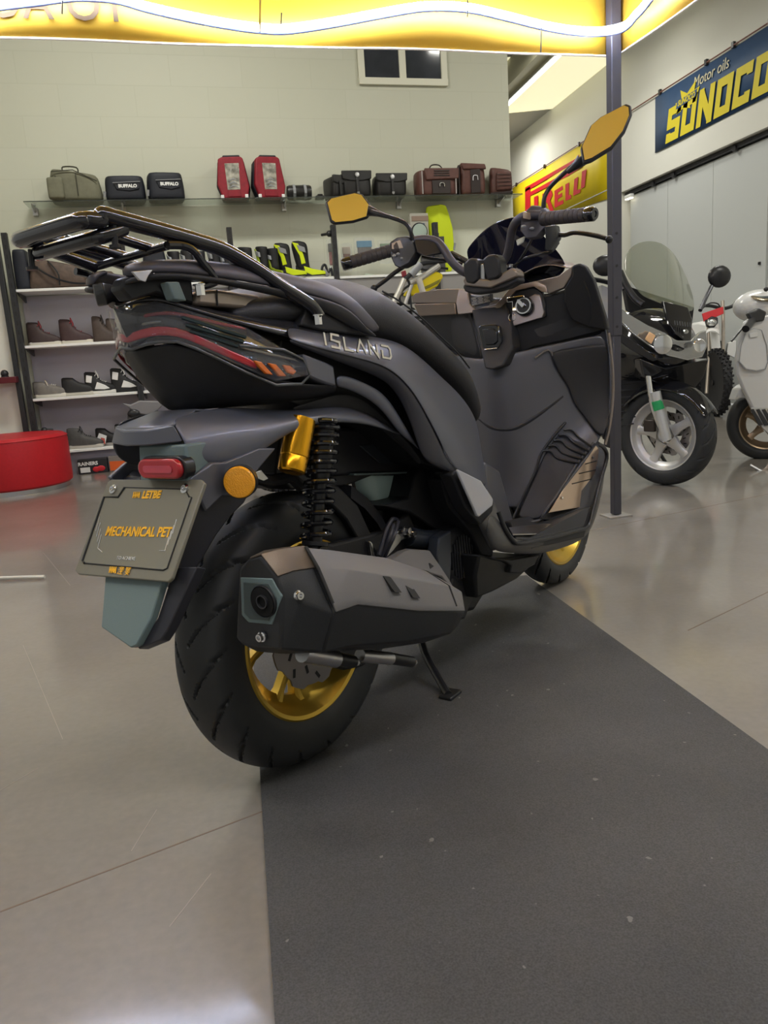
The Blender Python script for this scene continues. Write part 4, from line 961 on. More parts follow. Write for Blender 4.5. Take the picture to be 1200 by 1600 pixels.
# ------------------------------------------------------------------ engine, swingarm and dark parts inside
eng = MB()
eng.loft([[Vector((x, y, z)) for x, y, z in s_] for s_ in (
    [(0.02, 0.07, 0.22), (0.02, 0.16, 0.22), (0.02, 0.16, 0.36), (0.02, 0.07, 0.36)],
    [(0.35, 0.07, 0.20), (0.35, 0.18, 0.20), (0.35, 0.18, 0.38), (0.35, 0.07, 0.38)],
    [(0.52, -0.02, 0.18), (0.52, 0.16, 0.18), (0.52, 0.16, 0.36), (0.52, -0.02, 0.36)])])
eng.build('belt_case', M_engine, sc, bevel=0.015)
e2 = MB()
e2.prism(V3([(655, 800, -0.06), (700, 790, -0.06), (742, 800, -0.06), (768, 850, -0.06), (772, 905, -0.06), (742, 955, -0.06), (700, 960, -0.06), (655, 915, -0.06), (640, 850, -0.06)]), (0, 0.12, 0))
e2.prism(V3([(590, 765, -0.02), (700, 740, -0.02), (760, 800, -0.02), (700, 900, -0.02), (600, 870, -0.02)]), (0, 0.10, 0))
e2.build('engine_block', M_engine, sc, bevel=0.012)
fan = MB(); c0 = SY(705, 868, -0.115)
fan.lathe([(0, -0.03), (0.055, -0.03), (0.075, -0.015), (0.080, 0.03), (0, 0.03)], 28, Matrix.Translation(c0) @ YAX)
fo = fan.build('radiator_cover', M_body2, sc, bevel=0.003)
fr = MB()
for k in range(9): fr.tube([c0+Vector((-0.05+0.0125*k, -0.033, -sqrt(max(0, 0.0030-(-0.05+0.0125*k)**2)))), c0+Vector((-0.05+0.0125*k, -0.033, sqrt(max(0, 0.0030-(-0.05+0.0125*k)**2))))], 0.003, 6)
fr.build('cover_rib', M_blacks, fo)
plate('radiator_guard', [(687, 840, -0.16), (705, 829, -0.16), (706, 880, -0.16), (703, 915, -0.16), (712, 940, -0.16), (690, 905, -0.16), (683, 870, -0.16)], 0.03, mat('guard_blue_black', (0.03, 0.035, 0.045), 0.4), bevel=0.004)
plate('lower_engine_case', [(706, 900, -0.14), (760, 880, -0.14), (742, 930, -0.14), (728, 968, -0.14), (700, 975, -0.14)], 0.16, M_engine, bevel=0.008)
# right swing arm and bracket of the shock
plate('swing_arm', [(486, 840, -0.085), (520, 850, -0.085), (600, 830, -0.085), (640, 800, -0.085), (655, 840, -0.085), (610, 880, -0.085), (520, 1010, -0.085), (495, 1015, -0.085), (480, 960, -0.085)], 0.025, M_engine, bevel=0.006)
plate('swing_bracket', [(579, 845, -0.10), (585, 850, -0.10), (590, 862, -0.10), (600, 858, -0.10), (614, 838, -0.10), (622, 828, -0.10), (636, 822, -0.10), (642, 832, -0.10), (640, 842, -0.10), (628, 846, -0.10), (615, 862, -0.10), (598, 880, -0.10), (583, 870, -0.10)], 0.02, M_steel, bevel=0.004)
for (a, b_) in ((634, 829), (642, 834)): MB().lathe([(0, -0.012), (0.008, -0.012), (0.008, 0.0), (0.011, 0.0), (0.011, 0.004), (0, 0.004)], 6, Matrix.Translation(SY(a, b_, -0.11)) @ YAX).build('arm_bolt', M_chrome, sc, angle=20)
for pts, r_ in (([(614, 820, -0.11), (609, 838, -0.12), (600, 858, -0.11), (590, 878, -0.1)], 0.006), ([(622, 815, -0.11), (615, 838, -0.125), (604, 862, -0.11), (598, 880, -0.1)], 0.005), ([(620, 812, -0.10), (612, 812, -0.11), (603, 830, -0.11), (592, 868, -0.11)], 0.005), ([(640, 740, 0.0), (660, 750, -0.02), (680, 760, -0.05)], 0.008)):
    tubes('hose', V3(pts), r_, mat('hose_black', (0.03, 0.03, 0.04), 0.35))
MB().tube(smooth_path(V3([(640, 838, -0.10), (665, 842, -0.11), (690, 840, -0.10)]), 4), [0.022]*9, 14).build('intake_pipe', mat('pipe_blue_black', (0.02, 0.025, 0.035), 0.35), sc)
# inner black mudguard close to the wheel, airbox
sec = []
for k in range(15):
    a = radians(-8+k*11.5); c_ = Vector((cos(a), 0, sin(a)))
    sec.append([c_*0.318+Vector((0, -0.072, RW)), c_*0.322+Vector((0, -0.04, RW)), c_*0.325+Vector((0, 0.04, RW)), c_*0.318+Vector((0, 0.072, RW)), c_*0.290+Vector((0, 0.078, RW)), c_*0.296+Vector((0, 0.070, RW)), c_*0.308+Vector((0, 0.0, RW)), c_*0.296+Vector((0, -0.070, RW)), c_*0.290+Vector((0, -0.078, RW))])
MB().loft(sec[:7]).build('inner_mudguard', M_engine, sc, angle=50)
plate('mudguard_flank', [(500, 752, -.08), (530, 760, -.08), (560, 790, -.08), (587, 850, -.08), (584, 885, -.08), (564, 850, -.08), (542, 812, -.08), (515, 785, -.08)], 0.02, M_engine, bevel=0.004)
plate('air_box', [(500, 668, -0.06), (620, 668, -0.06), (668, 715, -0.06), (690, 740, -0.06), (672, 742, -0.06), (640, 742, -0.06), (556, 742, -0.06), (520, 745, -0.06), (500, 730, -0.06)], 0.14, mat('air_box_black', (0.010, 0.010, 0.013), 0.4), bevel=0.008)
plate('air_box_label', [(562, 696, -0.064), (612, 692, -0.064), (615, 724, -0.064), (593, 724, -0.064)], 0.004, mat('airbox_plate', (0.015, 0.018, 0.022), 0.35), bevel=0.002)
M_tank = mat('translucent_tank', (0.42, 0.55, 0.52), 0.3, coat=0.3)
tk = sheet('coolant_tank', [[(552, 742, 0.0), (575, 742, -0.03), (605, 742, -0.045), (640, 742, -0.03), (646, 745, 0.0)],
                            [(554, 760, 0.0), (576, 760, -0.03), (605, 760, -0.045), (640, 758, -0.03), (645, 760, 0.0)],
                            [(558, 772, 0.0), (578, 773, -0.03), (604, 775, -0.045), (640, 773, -0.03), (644, 778, 0.0)],
                            [(576, 780, 0.0), (580, 788, -0.03), (600, 794, -0.045), (606, 790, -0.03), (615, 780, 0.0)]], M_tank, mirror=False, thick=0.003)
plate('tank_shelf', [(553, 740, -0.07), (662, 736, -0.07), (662, 739, -0.07), (553, 743, -0.07)], 0.08, mat('edge_green', (0.10, 0.13, 0.125), 0.4), bevel=0.001)
plate('frame_side', [(662, 725, -0.1), (680, 735, -0.1), (712, 745, -0.1), (735, 800, -0.1), (742, 835, -0.1), (700, 840, -0.1), (640, 800, -0.1), (600, 790, -0.1), (640, 778, -0.1), (648, 745, -0.1)], 0.10, M_engine, bevel=0.004)
plate('tail_inner_frame', [(440, 668, -0.05), (560, 668, -0.05), (600, 700, -0.05), (590, 740, -0.05), (540, 760, -0.05), (455, 765, -0.05), (430, 740, -0.05)], 0.10, M_engine, bevel=0.004)

# ------------------------------------------------------------------ shock absorber with gold reservoir
top = SY(507, 655, -0.135); bot = SY(492, 858, -0.135)
sk = MB().tube([top, bot], 0.013, 16).build('shock_rod', M_blacks, sc)
ax = (bot-top); L_ = ax.length; dn = ax.normalized(); M_ = axis_M(top, dn)
sp = []; turns = 12.5
for i in range(int(turns*20)+1):
    t_ = i/(turns*20); z_ = L_*(0.02+0.90*(t_**1.18)); q = t_*turns*2*pi
    rr_ = 0.029-0.002*t_
    sp.append(M_ @ Vector((rr_*cos(q), rr_*sin(q), z_)))
MB().tube(sp, 0.0050, 8).build('coil_spring', M_gloss, sc)
MB().lathe([(0.0, L_*0.94), (0.026, L_*0.94), (0.026, L_*0.97), (0.016, L_*0.98), (0.016, L_), (0, L_)], 20, M_).build('spring_seat', M_blacks, sc)
MB().lathe([(0.0, L_*0.0), (0.022, L_*0.0), (0.022, L_*0.35), (0.016, L_*0.5), (0.0, L_*0.5)], 20, M_).build('shock_body', M_blacks, sc)
MB().lathe([(0, -0.02), (0.017, -0.02), (0.017, 0.02), (0, 0.02)], 16, Matrix.Translation(bot+Vector((0, 0, -0.01))) @ YAX).build('shock_eye', M_blacks, sc)
ga, gb = SY(471, 655, -0.125), SY(455, 738, -0.125); gl = (gb-ga).length
MB().lathe([(0, 0), (0.0265, 0.0), (0.027, 0.004), (0.027, gl*0.70), (0.026, gl*0.71), (0.026, gl*0.725), (0.027, gl*0.74), (0.0262, gl*0.97), (0.023, gl), (0.018, gl*1.003), (0.015, gl*0.99), (0, gl*0.99)], 40, axis_M(ga, gb-ga)).build('shock_reservoir', M_goldsh, sc)
tag(sc.children[-1], 'gold anodised reservoir')

# ------------------------------------------------------------------ tail: lower cowl, tail lamp, upper cowl
def full_loft(name, secs, mt, sub=1, crease=None, parent=None, bevel=0, angle=35):
    """sections of Vectors for the right half listed top centre -> bottom centre; mirrored into closed rings"""
    S_ = []
    for s_ in secs:
        r = list(s_)+[mir(p) for p in s_[::-1] if abs(p.y) > 1e-4]
        S_.append(r)
    return MB().loft(S_).build(name, mt, parent or sc, sub=sub, bevel=bevel, angle=angle)
def vv(*a): return [Vector(p) for p in a]
symsheet('tail_lower_cowl', [
 [(207, 546, 0), (238, 537, -.030), (272, 533, -.068), (330, 552, -.108), (400, 584, -.140), (474, 602, -.160), (527, 598, -.165)],
 [(232, 581, 0), (254, 572, -.028), (282, 574, -.060), (332, 582, -.098), (400, 603, -.128), (478, 612, -.150), (527, 603, -.160)],
 [(262, 614, 0), (275, 610, -.024), (296, 610, -.050), (335, 612, -.080), (400, 620, -.105), (482, 620, -.130), (526, 607, -.145)],
 [(284, 641, 0), (290, 641, -.018), (305, 640, -.038), (340, 636, -.058), (400, 633, -.080), (488, 626, -.100), (525, 610, -.115)],
 [(292, 636, 0), (296, 636, -.012), (312, 636, -.024), (350, 632, -.036), (410, 628, -.050), (490, 622, -.060), (525, 612, -.070)]], M_body2, thick=0.004, sub=1)
# lamp body: band round the tail above the lower cowl
def band(name, path_top, path_bot, mt, bulge=0.0, thick=0.006, parent=None, sub=1, off=0.0):
    """strip round the tail; right half traced, centre first"""
    a = [Vector((p.x-off*0.8, p.y-off, p.z)) for p in path_top]; c = [Vector((p.x-off*0.8, p.y-off, p.z)) for p in path_bot]
    a[0].y = 0; c[0].y = 0
    mid_ = [(p+q)/2+Vector((-bulge*0.4, -bulge if p.y < -1e-3 else 0, 0)) for p, q in zip(a, c)]
    rows_ = []
    for r in (a, mid_, c): rows_.append([mir(p) for p in r[:0:-1]]+list(r))
    return MB().grid(rows_).build(name, mt, parent or sc, sub=sub, solid=thick)
def rowpts(l):   # (px,py,y) ; first element is centre given as ('c', x, px, py)
    out = []
    for p in l:
        if p[0] == 'c': q = SX(p[2], p[3], p[1]); out.append(Vector((p[1], 0, q.z)))
        elif p[0] == 'x': q = SX(p[2], p[3], p[1]); out.append(Vector((p[1], p[4], q.z)))
        else: out.append(SY(*p))
    return out
lamp = bpy.data.objects.new('tail_lamp', None); COL.objects.link(lamp); lamp.parent = sc; lamp['label'] = 'smoked wraparound tail lamp with red bands'
TOP = rowpts([(180, 484, 0), (212, 475, -.030), (243, 472, -.052), (272, 479, -0.076), (330, 497, -0.110), (385, 513, -0.132), (440, 545, -0.150), (472, 560, -0.160)])
BOT = rowpts([(206, 545, 0), (225, 538, -.025), (246, 534, -.045), (274, 532, -0.070), (330, 551, -0.114), (385, 577, -0.136), (430, 596, -0.152), (480, 586, -0.163)])
band('lamp_housing', TOP, BOT, M_lensd, bulge=0.004, thick=0.01, parent=lamp, sub=0)
def between(t0, t1, n0=0, n1=None, y=0.0):
    A = [TOP[i].lerp(BOT[i], t0) for i in range(len(TOP))][n0:n1]; B_ = [TOP[i].lerp(BOT[i], t1) for i in range(len(TOP))][n0:n1]
    return A, B_
def bandt(name, pts, mt, w_, off=0.006, sub=1):
    q = rowpts(pts); cs = [Vector((p.x-off*0.5, (p.y-off if p.y < -1e-3 else 0), p.z)) for p in q]
    full = [mir(p) for p in cs[:0:-1]]+cs
    return MB().grid([[p+Vector((0, 0, w_)) for p in full], [p for p in full], [p-Vector((0, 0, w_)) for p in full]]).build(name, mt, lamp, sub=sub, solid=0.003)
bandt('red_band', [(198, 531, 0), (220, 521, -.025), (245, 517, -.047), (274, 518, -0.073), (305, 530, -0.103), (340, 546, -0.120), (375, 561, -0.137), (402, 573, -0.145)], M_redl, 0.0075)
bandt('thin_red_line', [(196, 502, 0), (218, 495, -.028), (244, 490, -.050), (272, 489, -0.075), (305, 497, -0.101), (340, 506, -0.118), (385, 515, -0.136)], M_redd, 0.0030)
bandt('white_marking', [(200, 513, 0), (212, 509, -.018), (230, 505, -.038), (252, 503, -0.056)], mat('lamp_print', (0.20, 0.21, 0.20), 0.3), 0.0022)
# lower chrome-grey lip
bandt('lower_lip', [(207, 546, 0), (225, 539, -.025), (246, 535, -.045), (274, 534, -0.071), (305, 545, -0.105), (340, 561, -0.120), (385, 583, -0.138), (430, 602, -0.153), (470, 600, -0.163), (482, 586, -0.165), (470, 562, -0.163), (440, 547, -0.155), (372, 541, -0.136)], mat('lip_grey', (0.11, 0.115, 0.12), 0.3, metal=0.6), 0.0026, sub=0)
for (a, b_) in (((284, 496), (384, 527)), ((290, 507), (380, 534)), ((297, 517), (372, 541))):
    MB().tube([SY(a[0], a[1], -0.100), SY((a[0]+b_[0])/2, (a[1]+b_[1])/2, -0.124), SY(b_[0], b_[1], -0.142)], 0.0032, 6).build('inner_fin', mat('fin_green', (0.02, 0.035, 0.037), 0.25), lamp)
for pts in ([(398, 563), (409, 565), (428, 586), (416, 584), (405, 573)], [(420, 567), (432, 569), (449, 588), (437, 588)], [(443, 570), (454, 571), (464, 580), (459, 586), (450, 582)]):
    plate('turn_signal', [(x, y, -0.160) for x, y in pts], 0.006, M_ora, bevel=0.002, mirror=True, parent=lamp)
plate('lamp_spear', [(368, 541, -0.141), (388, 538, -0.141), (398, 545, -0.150), (460, 560, -0.166), (468, 565, -0.167), (440, 559, -0.160), (395, 549, -0.147)], 0.006, mat('spear_silver', (0.4, 0.39, 0.36), 0.2, metal=0.9), bevel=0.001, mirror=True, parent=lamp)
# clear outer lens hanging past the tail
band('outer_lens', TOP, BOT, M_lenscl, thick=0.001, parent=lamp, off=0.010, sub=0)
# upper cowl above the lamp (gloss, bronze when it catches the canopy)
UP0 = rowpts([(190, 475, 0), (214, 463, -.028), (240, 458, -.045), (264, 463, -0.062), (330, 482, -0.095), (400, 492, -0.115), (470, 500, -0.130), (520, 508, -0.135)])
UP1 = rowpts([(183, 481, 0), (213, 472, -.030), (244, 469, -.053), (270, 474, -0.077), (330, 492, -0.112), (400, 512, -0.134), (446, 524, -0.148), (500, 542, -0.165)])
band('upper_tail_cowl', UP0, UP1, mat('gloss_grey', (0.035, 0.034, 0.038), 0.16, metal=0.4, coat=0.5), bulge=0.004, thick=0.008)
ct = MB(); ring_ = [mir(p) for p in UP0[:0:-1]]+UP0
ct.grid([[Vector((p.x, p.y, p.z)) for p in ring_], [Vector((p.x+0.03, p.y*0.6, p.z+0.008)) for p in ring_], [Vector((p.x+0.05, 0, p.z+0.012)) for p in ring_]])
ct.build('tail_deck', mat('gloss_grey', 0, 0), sc, sub=1)
# wedge end behind lamp (grey block at right of the lamp tip)
plate('lamp_end_wedge', [(474, 552, -0.165), (510, 566, -0.172), (522, 572, -0.172), (526, 604, -0.172), (505, 598, -0.172), (482, 588, -0.168)], 0.05, M_body, bevel=0.004, mirror=True)

# ------------------------------------------------------------------ side covers
A = [(448, 508, -.135), (475, 511, -.135), (503, 515, -.135), (550, 520, -.135), (593, 524, -.135), (631, 534, -.137), (663, 559, -.142), (692, 588, -.146), (722, 614, -.148), (748, 652, -.148), (753, 690, -.150), (759, 730, -.155), (764, 765, -.16)]
Bm = [(450, 519, -.160), (478, 525, -.164), (506, 531, -.168), (550, 540, -.174), (594, 548, -.180), (625, 560, -.184), (650, 580, -.188), (674, 606, -.192), (698, 640, -.196), (718, 675, -.198), (728, 700, -.198), (738, 728, -.198), (750, 752, -.19)]
Bb = [(453, 529, -.172), (480, 537, -.177), (508, 545, -.182), (550, 556, -.190), (593, 567, -.198), (617, 581, -.204), (634, 597, -.208), (652, 620, -.212), (669, 652, -.214), (684, 681, -.214), (694, 704, -.212), (704, 722, -.21), (716, 738, -.205)]
Cc = [(453, 538, -.163), (480, 548, -.168), (526, 566, -.172), (560, 578, -.176), (590, 591, -.180), (606, 601, -.184), (620, 617, -.188), (634, 643, -.192), (646, 672, -.196), (655, 702, -.198), (664, 719, -.198), (678, 728, -.20), (700, 738, -.20)]
sheet('side_cover', [A, Bm, Bb], M_body, thick=0.006)
sheet('lower_side_cover', [[(x, y-1, l+0.004) for x, y, l in Bb], [((a[0]+c[0])/2, (a[1]+c[1])/2, (a[2]+c[2])/2-0.002) for a, c in zip(Bb, Cc)], Cc], mat('side_dark', (0.045, 0.045, 0.055), 0.45, metal=0.3), thick=0.006)
plate('inner_core', [(440, 530, -.125), (590, 560, -.135), (640, 600, -.14), (690, 690, -.15), (705, 738, -.15), (655, 722, -.14), (620, 690, -.135), (590, 664, -.13), (540, 648, -.12), (480, 640, -.11), (430, 620, -.10)], 0.18, M_engine, bevel=0.004)
D1 = [(526, 586, -.160), (541, 585, -.163), (570, 597, -.168), (593, 608, -.172), (611, 626, -.176), (628, 655, -.180), (640, 676, -.182), (653, 698, -.184)]
D2 = [(527, 606, -.158), (541, 607, -.160), (576, 623, -.165), (599, 643, -.170), (614, 665, -.173), (628, 682, -.176), (642, 693, -.178), (656, 706, -.180)]
sheet('inner_arch_panel', [D1, [((a[0]+c[0])/2, (a[1]+c[1])/2, (a[2]+c[2])/2-0.004) for a, c in zip(D1, D2)], D2], M_body, thick=0.005)
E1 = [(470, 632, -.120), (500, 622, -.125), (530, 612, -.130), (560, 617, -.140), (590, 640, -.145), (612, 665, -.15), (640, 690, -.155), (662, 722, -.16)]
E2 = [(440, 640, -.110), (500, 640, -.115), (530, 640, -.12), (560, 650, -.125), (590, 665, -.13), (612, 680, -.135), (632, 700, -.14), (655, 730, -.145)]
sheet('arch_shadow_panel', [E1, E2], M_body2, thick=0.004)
# fender flank under the tail
R0 = [(268, 655, -.070), (285, 646, -.070), (310, 640, -.070), (350, 633, -.076), (400, 636, -.086), (450, 640, -.098), (500, 634, -.112), (545, 632, -.122), (572, 643, -.130), (593, 655, -.136)]
R1 = [(273, 664, -.080), (292, 664, -.090), (322, 660, -.100), (360, 657, -.110), (405, 652, -.120), (450, 647, -.130), (500, 642, -.140), (545, 643, -.146), (575, 650, -.150), (598, 660, -.152)]
R2 = [(288, 690, -.098), (304, 700, -.106), (333, 712, -.116), (370, 708, -.126), (410, 690, -.134), (440, 672, -.140), (490, 655, -.148), (545, 653, -.154), (580, 660, -.158), (618, 672, -.160)]
R3 = [(291, 700, -.098), (304, 716, -.104), (335, 731, -.112), (385, 722, -.120), (425, 697, -.130), (455, 675, -.136), (500, 661, -.144), (550, 661, -.150), (590, 667, -.154), (640, 687, -.158)]
R0 = [(a, b_, c) for a, b_, c in R0]
sheet('rear_fender_flank', [R0, R1, R2, R3], M_body, thick=0.005)
cC, cF, cD, cE = SY(228, 672, -.030), SY(230, 697, -.030), SY(272, 663, -.079), SY(288, 691, -.098)
cv = [cC, cF, cD, cE]; cv += [mir(p) for p in cv]
MB().add(cv, [(0, 2, 3, 1), (4, 5, 7, 6), (0, 1, 5, 4), (0, 4, 6, 2), (1, 3, 7, 5), (2, 6, 7, 3)]).build('fender_cap', M_body, sc, bevel=0.003)
sp_ = MB(); g1 = SY(300, 641, -.060); g2 = SY(230, 670, -.028)
sp_.loft([[Vector((g2.x, y, g2.z)) for y in (-0.029, 0, 0.029)], [Vector((cD.x, y, cD.z)) for y in (-0.079, 0, 0.079)], [Vector((g1.x, y, g1.z+0.002)) for y in (-0.07, 0, 0.035)], [Vector((g1.x+0.15, y, g1.z-0.02)) for y in (-0.09, 0, 0.05)]], closed=False)
sp_.build('fender_deck', M_body, sc, solid=0.004)

# ------------------------------------------------------------------ number plate assembly
hb = MB()
H0 = SX(216, 697, -0.315); H1 = SX(290, 693, -0.315)
def fq(px, py, x): return SX(px, py, x)
def hsec(py, pl_, pr_, x, dx):
    l_, r_ = SX(pl_, py, x), SX(pr_, py, x); return [Vector((x, r_.y, l_.z)), Vector((x, l_.y, l_.z)), Vector((x+dx, l_.y, l_.z)), Vector((x+dx, r_.y, l_.z))]
hb.loft([hsec(696, 216, 290, -0.312, 0.06), hsec(752, 219, 296, -0.316, 0.06), hsec(800, 215, 292, -0.320, 0.06)])
hb.build('plate_holder', M_greygreen, sc, bevel=0.004)
# dark blade down the right side of the holder
plate('holder_side', [(316, 748, -.105), (335, 735, -.11), (394, 764, -.118), (382, 786, -.110), (360, 808, -.105), (338, 838, -.10), (316, 876, -.095), (288, 922, -.085), (262, 908, -.085), (300, 790, -.10)], 0.05, mat('holder_dark', (0.022, 0.022, 0.028), 0.45), bevel=0.004, mirror=True)
plate('reflector_arm', [(300, 752, -.112), (297, 748, -.112), (333, 722, -.12), (352, 722, -.125), (405, 700, -.13), (432, 700, -.13), (414, 722, -.13), (398, 742, -.13), (372, 775, -.125), (348, 775, -.118), (322, 800, -.11)], 0.012, M_body, bevel=0.003, mirror=True)
# light: red oval marker
lm0 = SX(222, 733, -0.328); lm1 = SX(284, 731, -0.328)
def stadium(x, y0, y1, z, r, n=8):
    out = []
    for k in range(n+1): a = -pi/2+pi*k/n; out.append(Vector((x, y1+r*cos(a), z+r*sin(a))))
    for k in range(n+1): a = pi/2+pi*k/n; out.append(Vector((x, y0+r*cos(a), z+r*sin(a))))
    return out
zl_ = (lm0.z+lm1.z)/2; y_r = min(lm0.y, lm1.y); y_l = max(lm0.y, lm1.y)
pl = MB(); pl.prism(stadium(-0.336, y_r+0.014, y_l-0.014, zl_, 0.0165), (0.012, 0, 0)); rl = pl.build('plate_lamp', M_redl, sc, bevel=0.004, segs=3)
MB().prism(stadium(-0.326, y_r+0.012, y_l-0.012, zl_, 0.0195), (0.022, 0, 0)).build('lamp_bezel', M_blacks, rl, bevel=0.002)
MB().prism(stadium(-0.3375, y_r+0.02, y_l-0.02, zl_, 0.006), (0.002, 0, 0)).build('bulb_window', mat('lamp_pink', (0.55, 0.06, 0.09), 0.2, coat=0.5), rl)
# the plate itself, leaning
xt, zt_, xb, zb_, Wp = -0.3034-0.045, 0.6552, -0.397-0.045, 0.5085, 0.115
def solve_corner(px, py, dy):      # keep the traced outline but on a plane through y = 0 middle
    return None
nrm_top = Vector((-0.345, 0, 0)); 
def plpt(px, py):       # point of the plate plane under a pixel
    n_ = Vector((-0.845, 0, 0.535)).normalized(); o_ = Vector((-0.318, 0, 0.655))
    nw = (F.M.to_3x3() @ n_); ow = F.M @ o_
    return F.loc(hit(px, py, ow, nw))
n_pl = Vector((-0.845, 0, 0.535)).normalized()
outer = [plpt(x, y) for x, y in ((174, 749), (314, 749), (319, 755), (268, 903), (262, 909), (122, 897), (117, 891), (168, 753))]
cen = sum(outer, Vector())/8
fr_ = MB().prism([p for p in outer], -n_pl*0.007).build('plate_frame', M_platef, sc, bevel=0.0015)
inn = [plpt(x, y) for x, y in ((196, 762), (290, 765), (296, 777), (300, 777), (262, 888), (256, 891), (133, 880), (130, 877), (164, 777), (186, 777))]
MB().prism([p+n_pl*0.0012 for p in inn], -n_pl*0.004).build('number_plate', M_plate, fr_, bevel=0.0008)
ed = MB(); ed.tube([p+n_pl*0.001 for p in inn], 0.0012, 6, closed=True); ed.tube([inn[k_]+n_pl*0.0012 for k_ in (6, 7, 8, 9, 0)], 0.0024, 6)  # dark lip, thickened at left and top as painted recess shadow
ed.build('frame_lip_shade', mat('lip_shade', (0.01, 0.01, 0.01), 0.5), fr_)
up_pl = (outer[0]-outer[5]).normalized(); 
e_y = Vector((0, -1, 0)); e_u = n_pl.cross(e_y)*-1
e_y = (plpt(267, 834)-plpt(163, 832)).normalized(); e_u = n_pl.cross(e_y).normalized()
if e_u.z < 0: e_u = -e_u
def plM(px, py): 
    c_ = plpt(px, py)+n_pl*0.0018
    return Matrix((( e_y.x, e_u.x, n_pl.x, c_.x), (e_y.y, e_u.y, n_pl.y, c_.y), (e_y.z, e_u.z, n_pl.z, c_.z), (0, 0, 0, 1)))
text('plate_lettering', 'MECHANICAL PET', plM(216, 832), 0.0235, M_goldp, fr_, 0.0004, bold=0.0006, sx=0.87)
text('plate_lettering', 'LETBE', plM(238, 774), 0.0185, M_goldp, fr_, 0.0004, bold=0.0009, sx=0.95)
text('plate_lettering', 'TO ACHIEVE', plM(198, 873), 0.0085, M_whp, fr_, 0.0004)
def glyph(name, strokes, px, py, s_, mt):
    M2 = plM(px, py); mb = MB()
    for (xa, ya, xb_, yb_, w_) in strokes:
        a_ = Vector((xa, ya, 0)); b2 = Vector((xb_, yb_, 0)); d_ = (b2-a_).normalized(); nn = Vector((-d_.y, d_.x, 0))*w_/2
        mb.prism([M2 @ ((p)*s_) for p in (a_-nn, b2-nn, b2+nn, a_+nn)], n_pl*0.0006)
    mb.build(name, mt, fr_, smooth=False)
W_ = [(-1.0, 0.6, -0.8, -0.6, 0.28), (-0.8, -0.6, -0.45, 0.4, 0.2), (-0.45, 0.6, -0.2, -0.6, 0.28), (-0.2, -0.6, 0.1, 0.5, 0.22), (0.1, 0.6, 0.35, -0.5, 0.28), (0.35, -0.5, 0.65, 0.5, 0.2), (0.65, 0.6, 0.9, -0.6, 0.28)]
glyph('maker_emblem', W_, 215, 774, 0.0092, M_goldp)
glyph('maker_emblem', W_, 178, 891, 0.0092, M_goldp)
# two characters beside the lower emblem, drawn as strokes
G1 = [(-0.9, 0.8, -0.75, 0.6, .14), (-1.0, 0.2, -0.8, 0.1, .14), (-1.0, -0.9, -0.7, -0.3, .14), (-0.5, 0.8, 0.9, 0.8, .16), (-0.4, 0.45, 0.8, 0.45, .14), (-0.4, 0.1, 0.8, 0.1, .14), (-0.4, 0.8, -0.4, 0.1, .14), (0.8, 0.8, 0.8, 0.1, .14), (0.2, 0.8, 0.2, -0.8, .14), (-0.4, -0.3, 0.8, -0.3, .14), (-0.6, -0.85, 1.0, -0.85, .16)]
G2 = [(-0.9, 0.8, 0.9, 0.8, .16), (-0.5, 0.8, -0.5, 0.2, .14), (0.5, 0.8, 0.5, 0.2, .14), (-0.9, 0.45, 0.9, 0.45, .14), (-0.7, 0.1, 0.7, 0.1, .14), (0, 0.4, 0, -0.2, .14), (-0.9, -0.2, 0.9, -0.2, .16), (-0.6, -0.45, 0.5, -0.45, .14), (-0.5, -0.4, 0.7, -0.95, .14), (0.6, -0.4, -0.7, -0.95, .14)]
glyph('plate_character', G1, 190.5, 892, 0.0068, M_goldp); glyph('plate_character', G2, 201, 893, 0.0068, M_goldp)
chev = MB()
for k in range(4):
    for sgn, bx_ in ((1, (157+k*1, 808+k*9)), (-1, (277-k*4, 812+k*9))):
        px0, py0 = bx_
        a_ = plpt(px0, py0)+n_pl*0.0018; b2 = plpt(px0-6*1, py0+22)+n_pl*0.0018; c_ = plpt(px0-6+(7 if sgn > 0 else -9), py0+28-(6 if sgn < 0 else 0))+n_pl*0.0018
        if k < 3: chev.tube([a_, b2], 0.0006, 5)
        else: chev.tube([a_, b2, c_], 0.0006, 5)
chev.build('plate_pattern', M_whp, fr_)
for (a, b_) in ((178, 765), (290, 764)):
    c_ = plpt(a, b_)
    MB().lathe([(0, 0.0), (0.0085, 0.0), (0.0085, 0.003), (0.005, 0.004), (0.005, 0.006), (0.003, 0.006), (0.0028, 0.004), (0, 0.004)], 16, axis_M(c_, n_pl)).build('plate_bolt', M_chrome, fr_)
# lower mud flap
fl_t = [plpt(x, y)-n_pl*0.010 for x, y in ((169, 903), (255, 908))]
n2 = Vector((-0.93, 0, 0.37)).normalized()
def fpt(px, py):
    o_ = plpt(210, 900)-n_pl*0.010; return F.loc(hit(px, py, F.M @ o_, F.M.to_3x3() @ n2))
plate('mud_flap', [fpt(x, y) for x, y in ((166, 880), (262, 885), (252, 912), (236, 965), (213, 1008), (204, 1012), (158, 980), (159, 968))], 0.014, M_greygreen, bevel=0.002, axis=tuple(-n2))
plate('flap_edge', [fpt(x, y)-n2*0.013 for x, y in ((262, 885), (298, 884), (282, 918), (252, 982), (240, 1000), (206, 1014), (204, 1010), (236, 965))], 0.020, mat('holder_dark', 0, 0), bevel=0.002, axis=tuple(-n2))
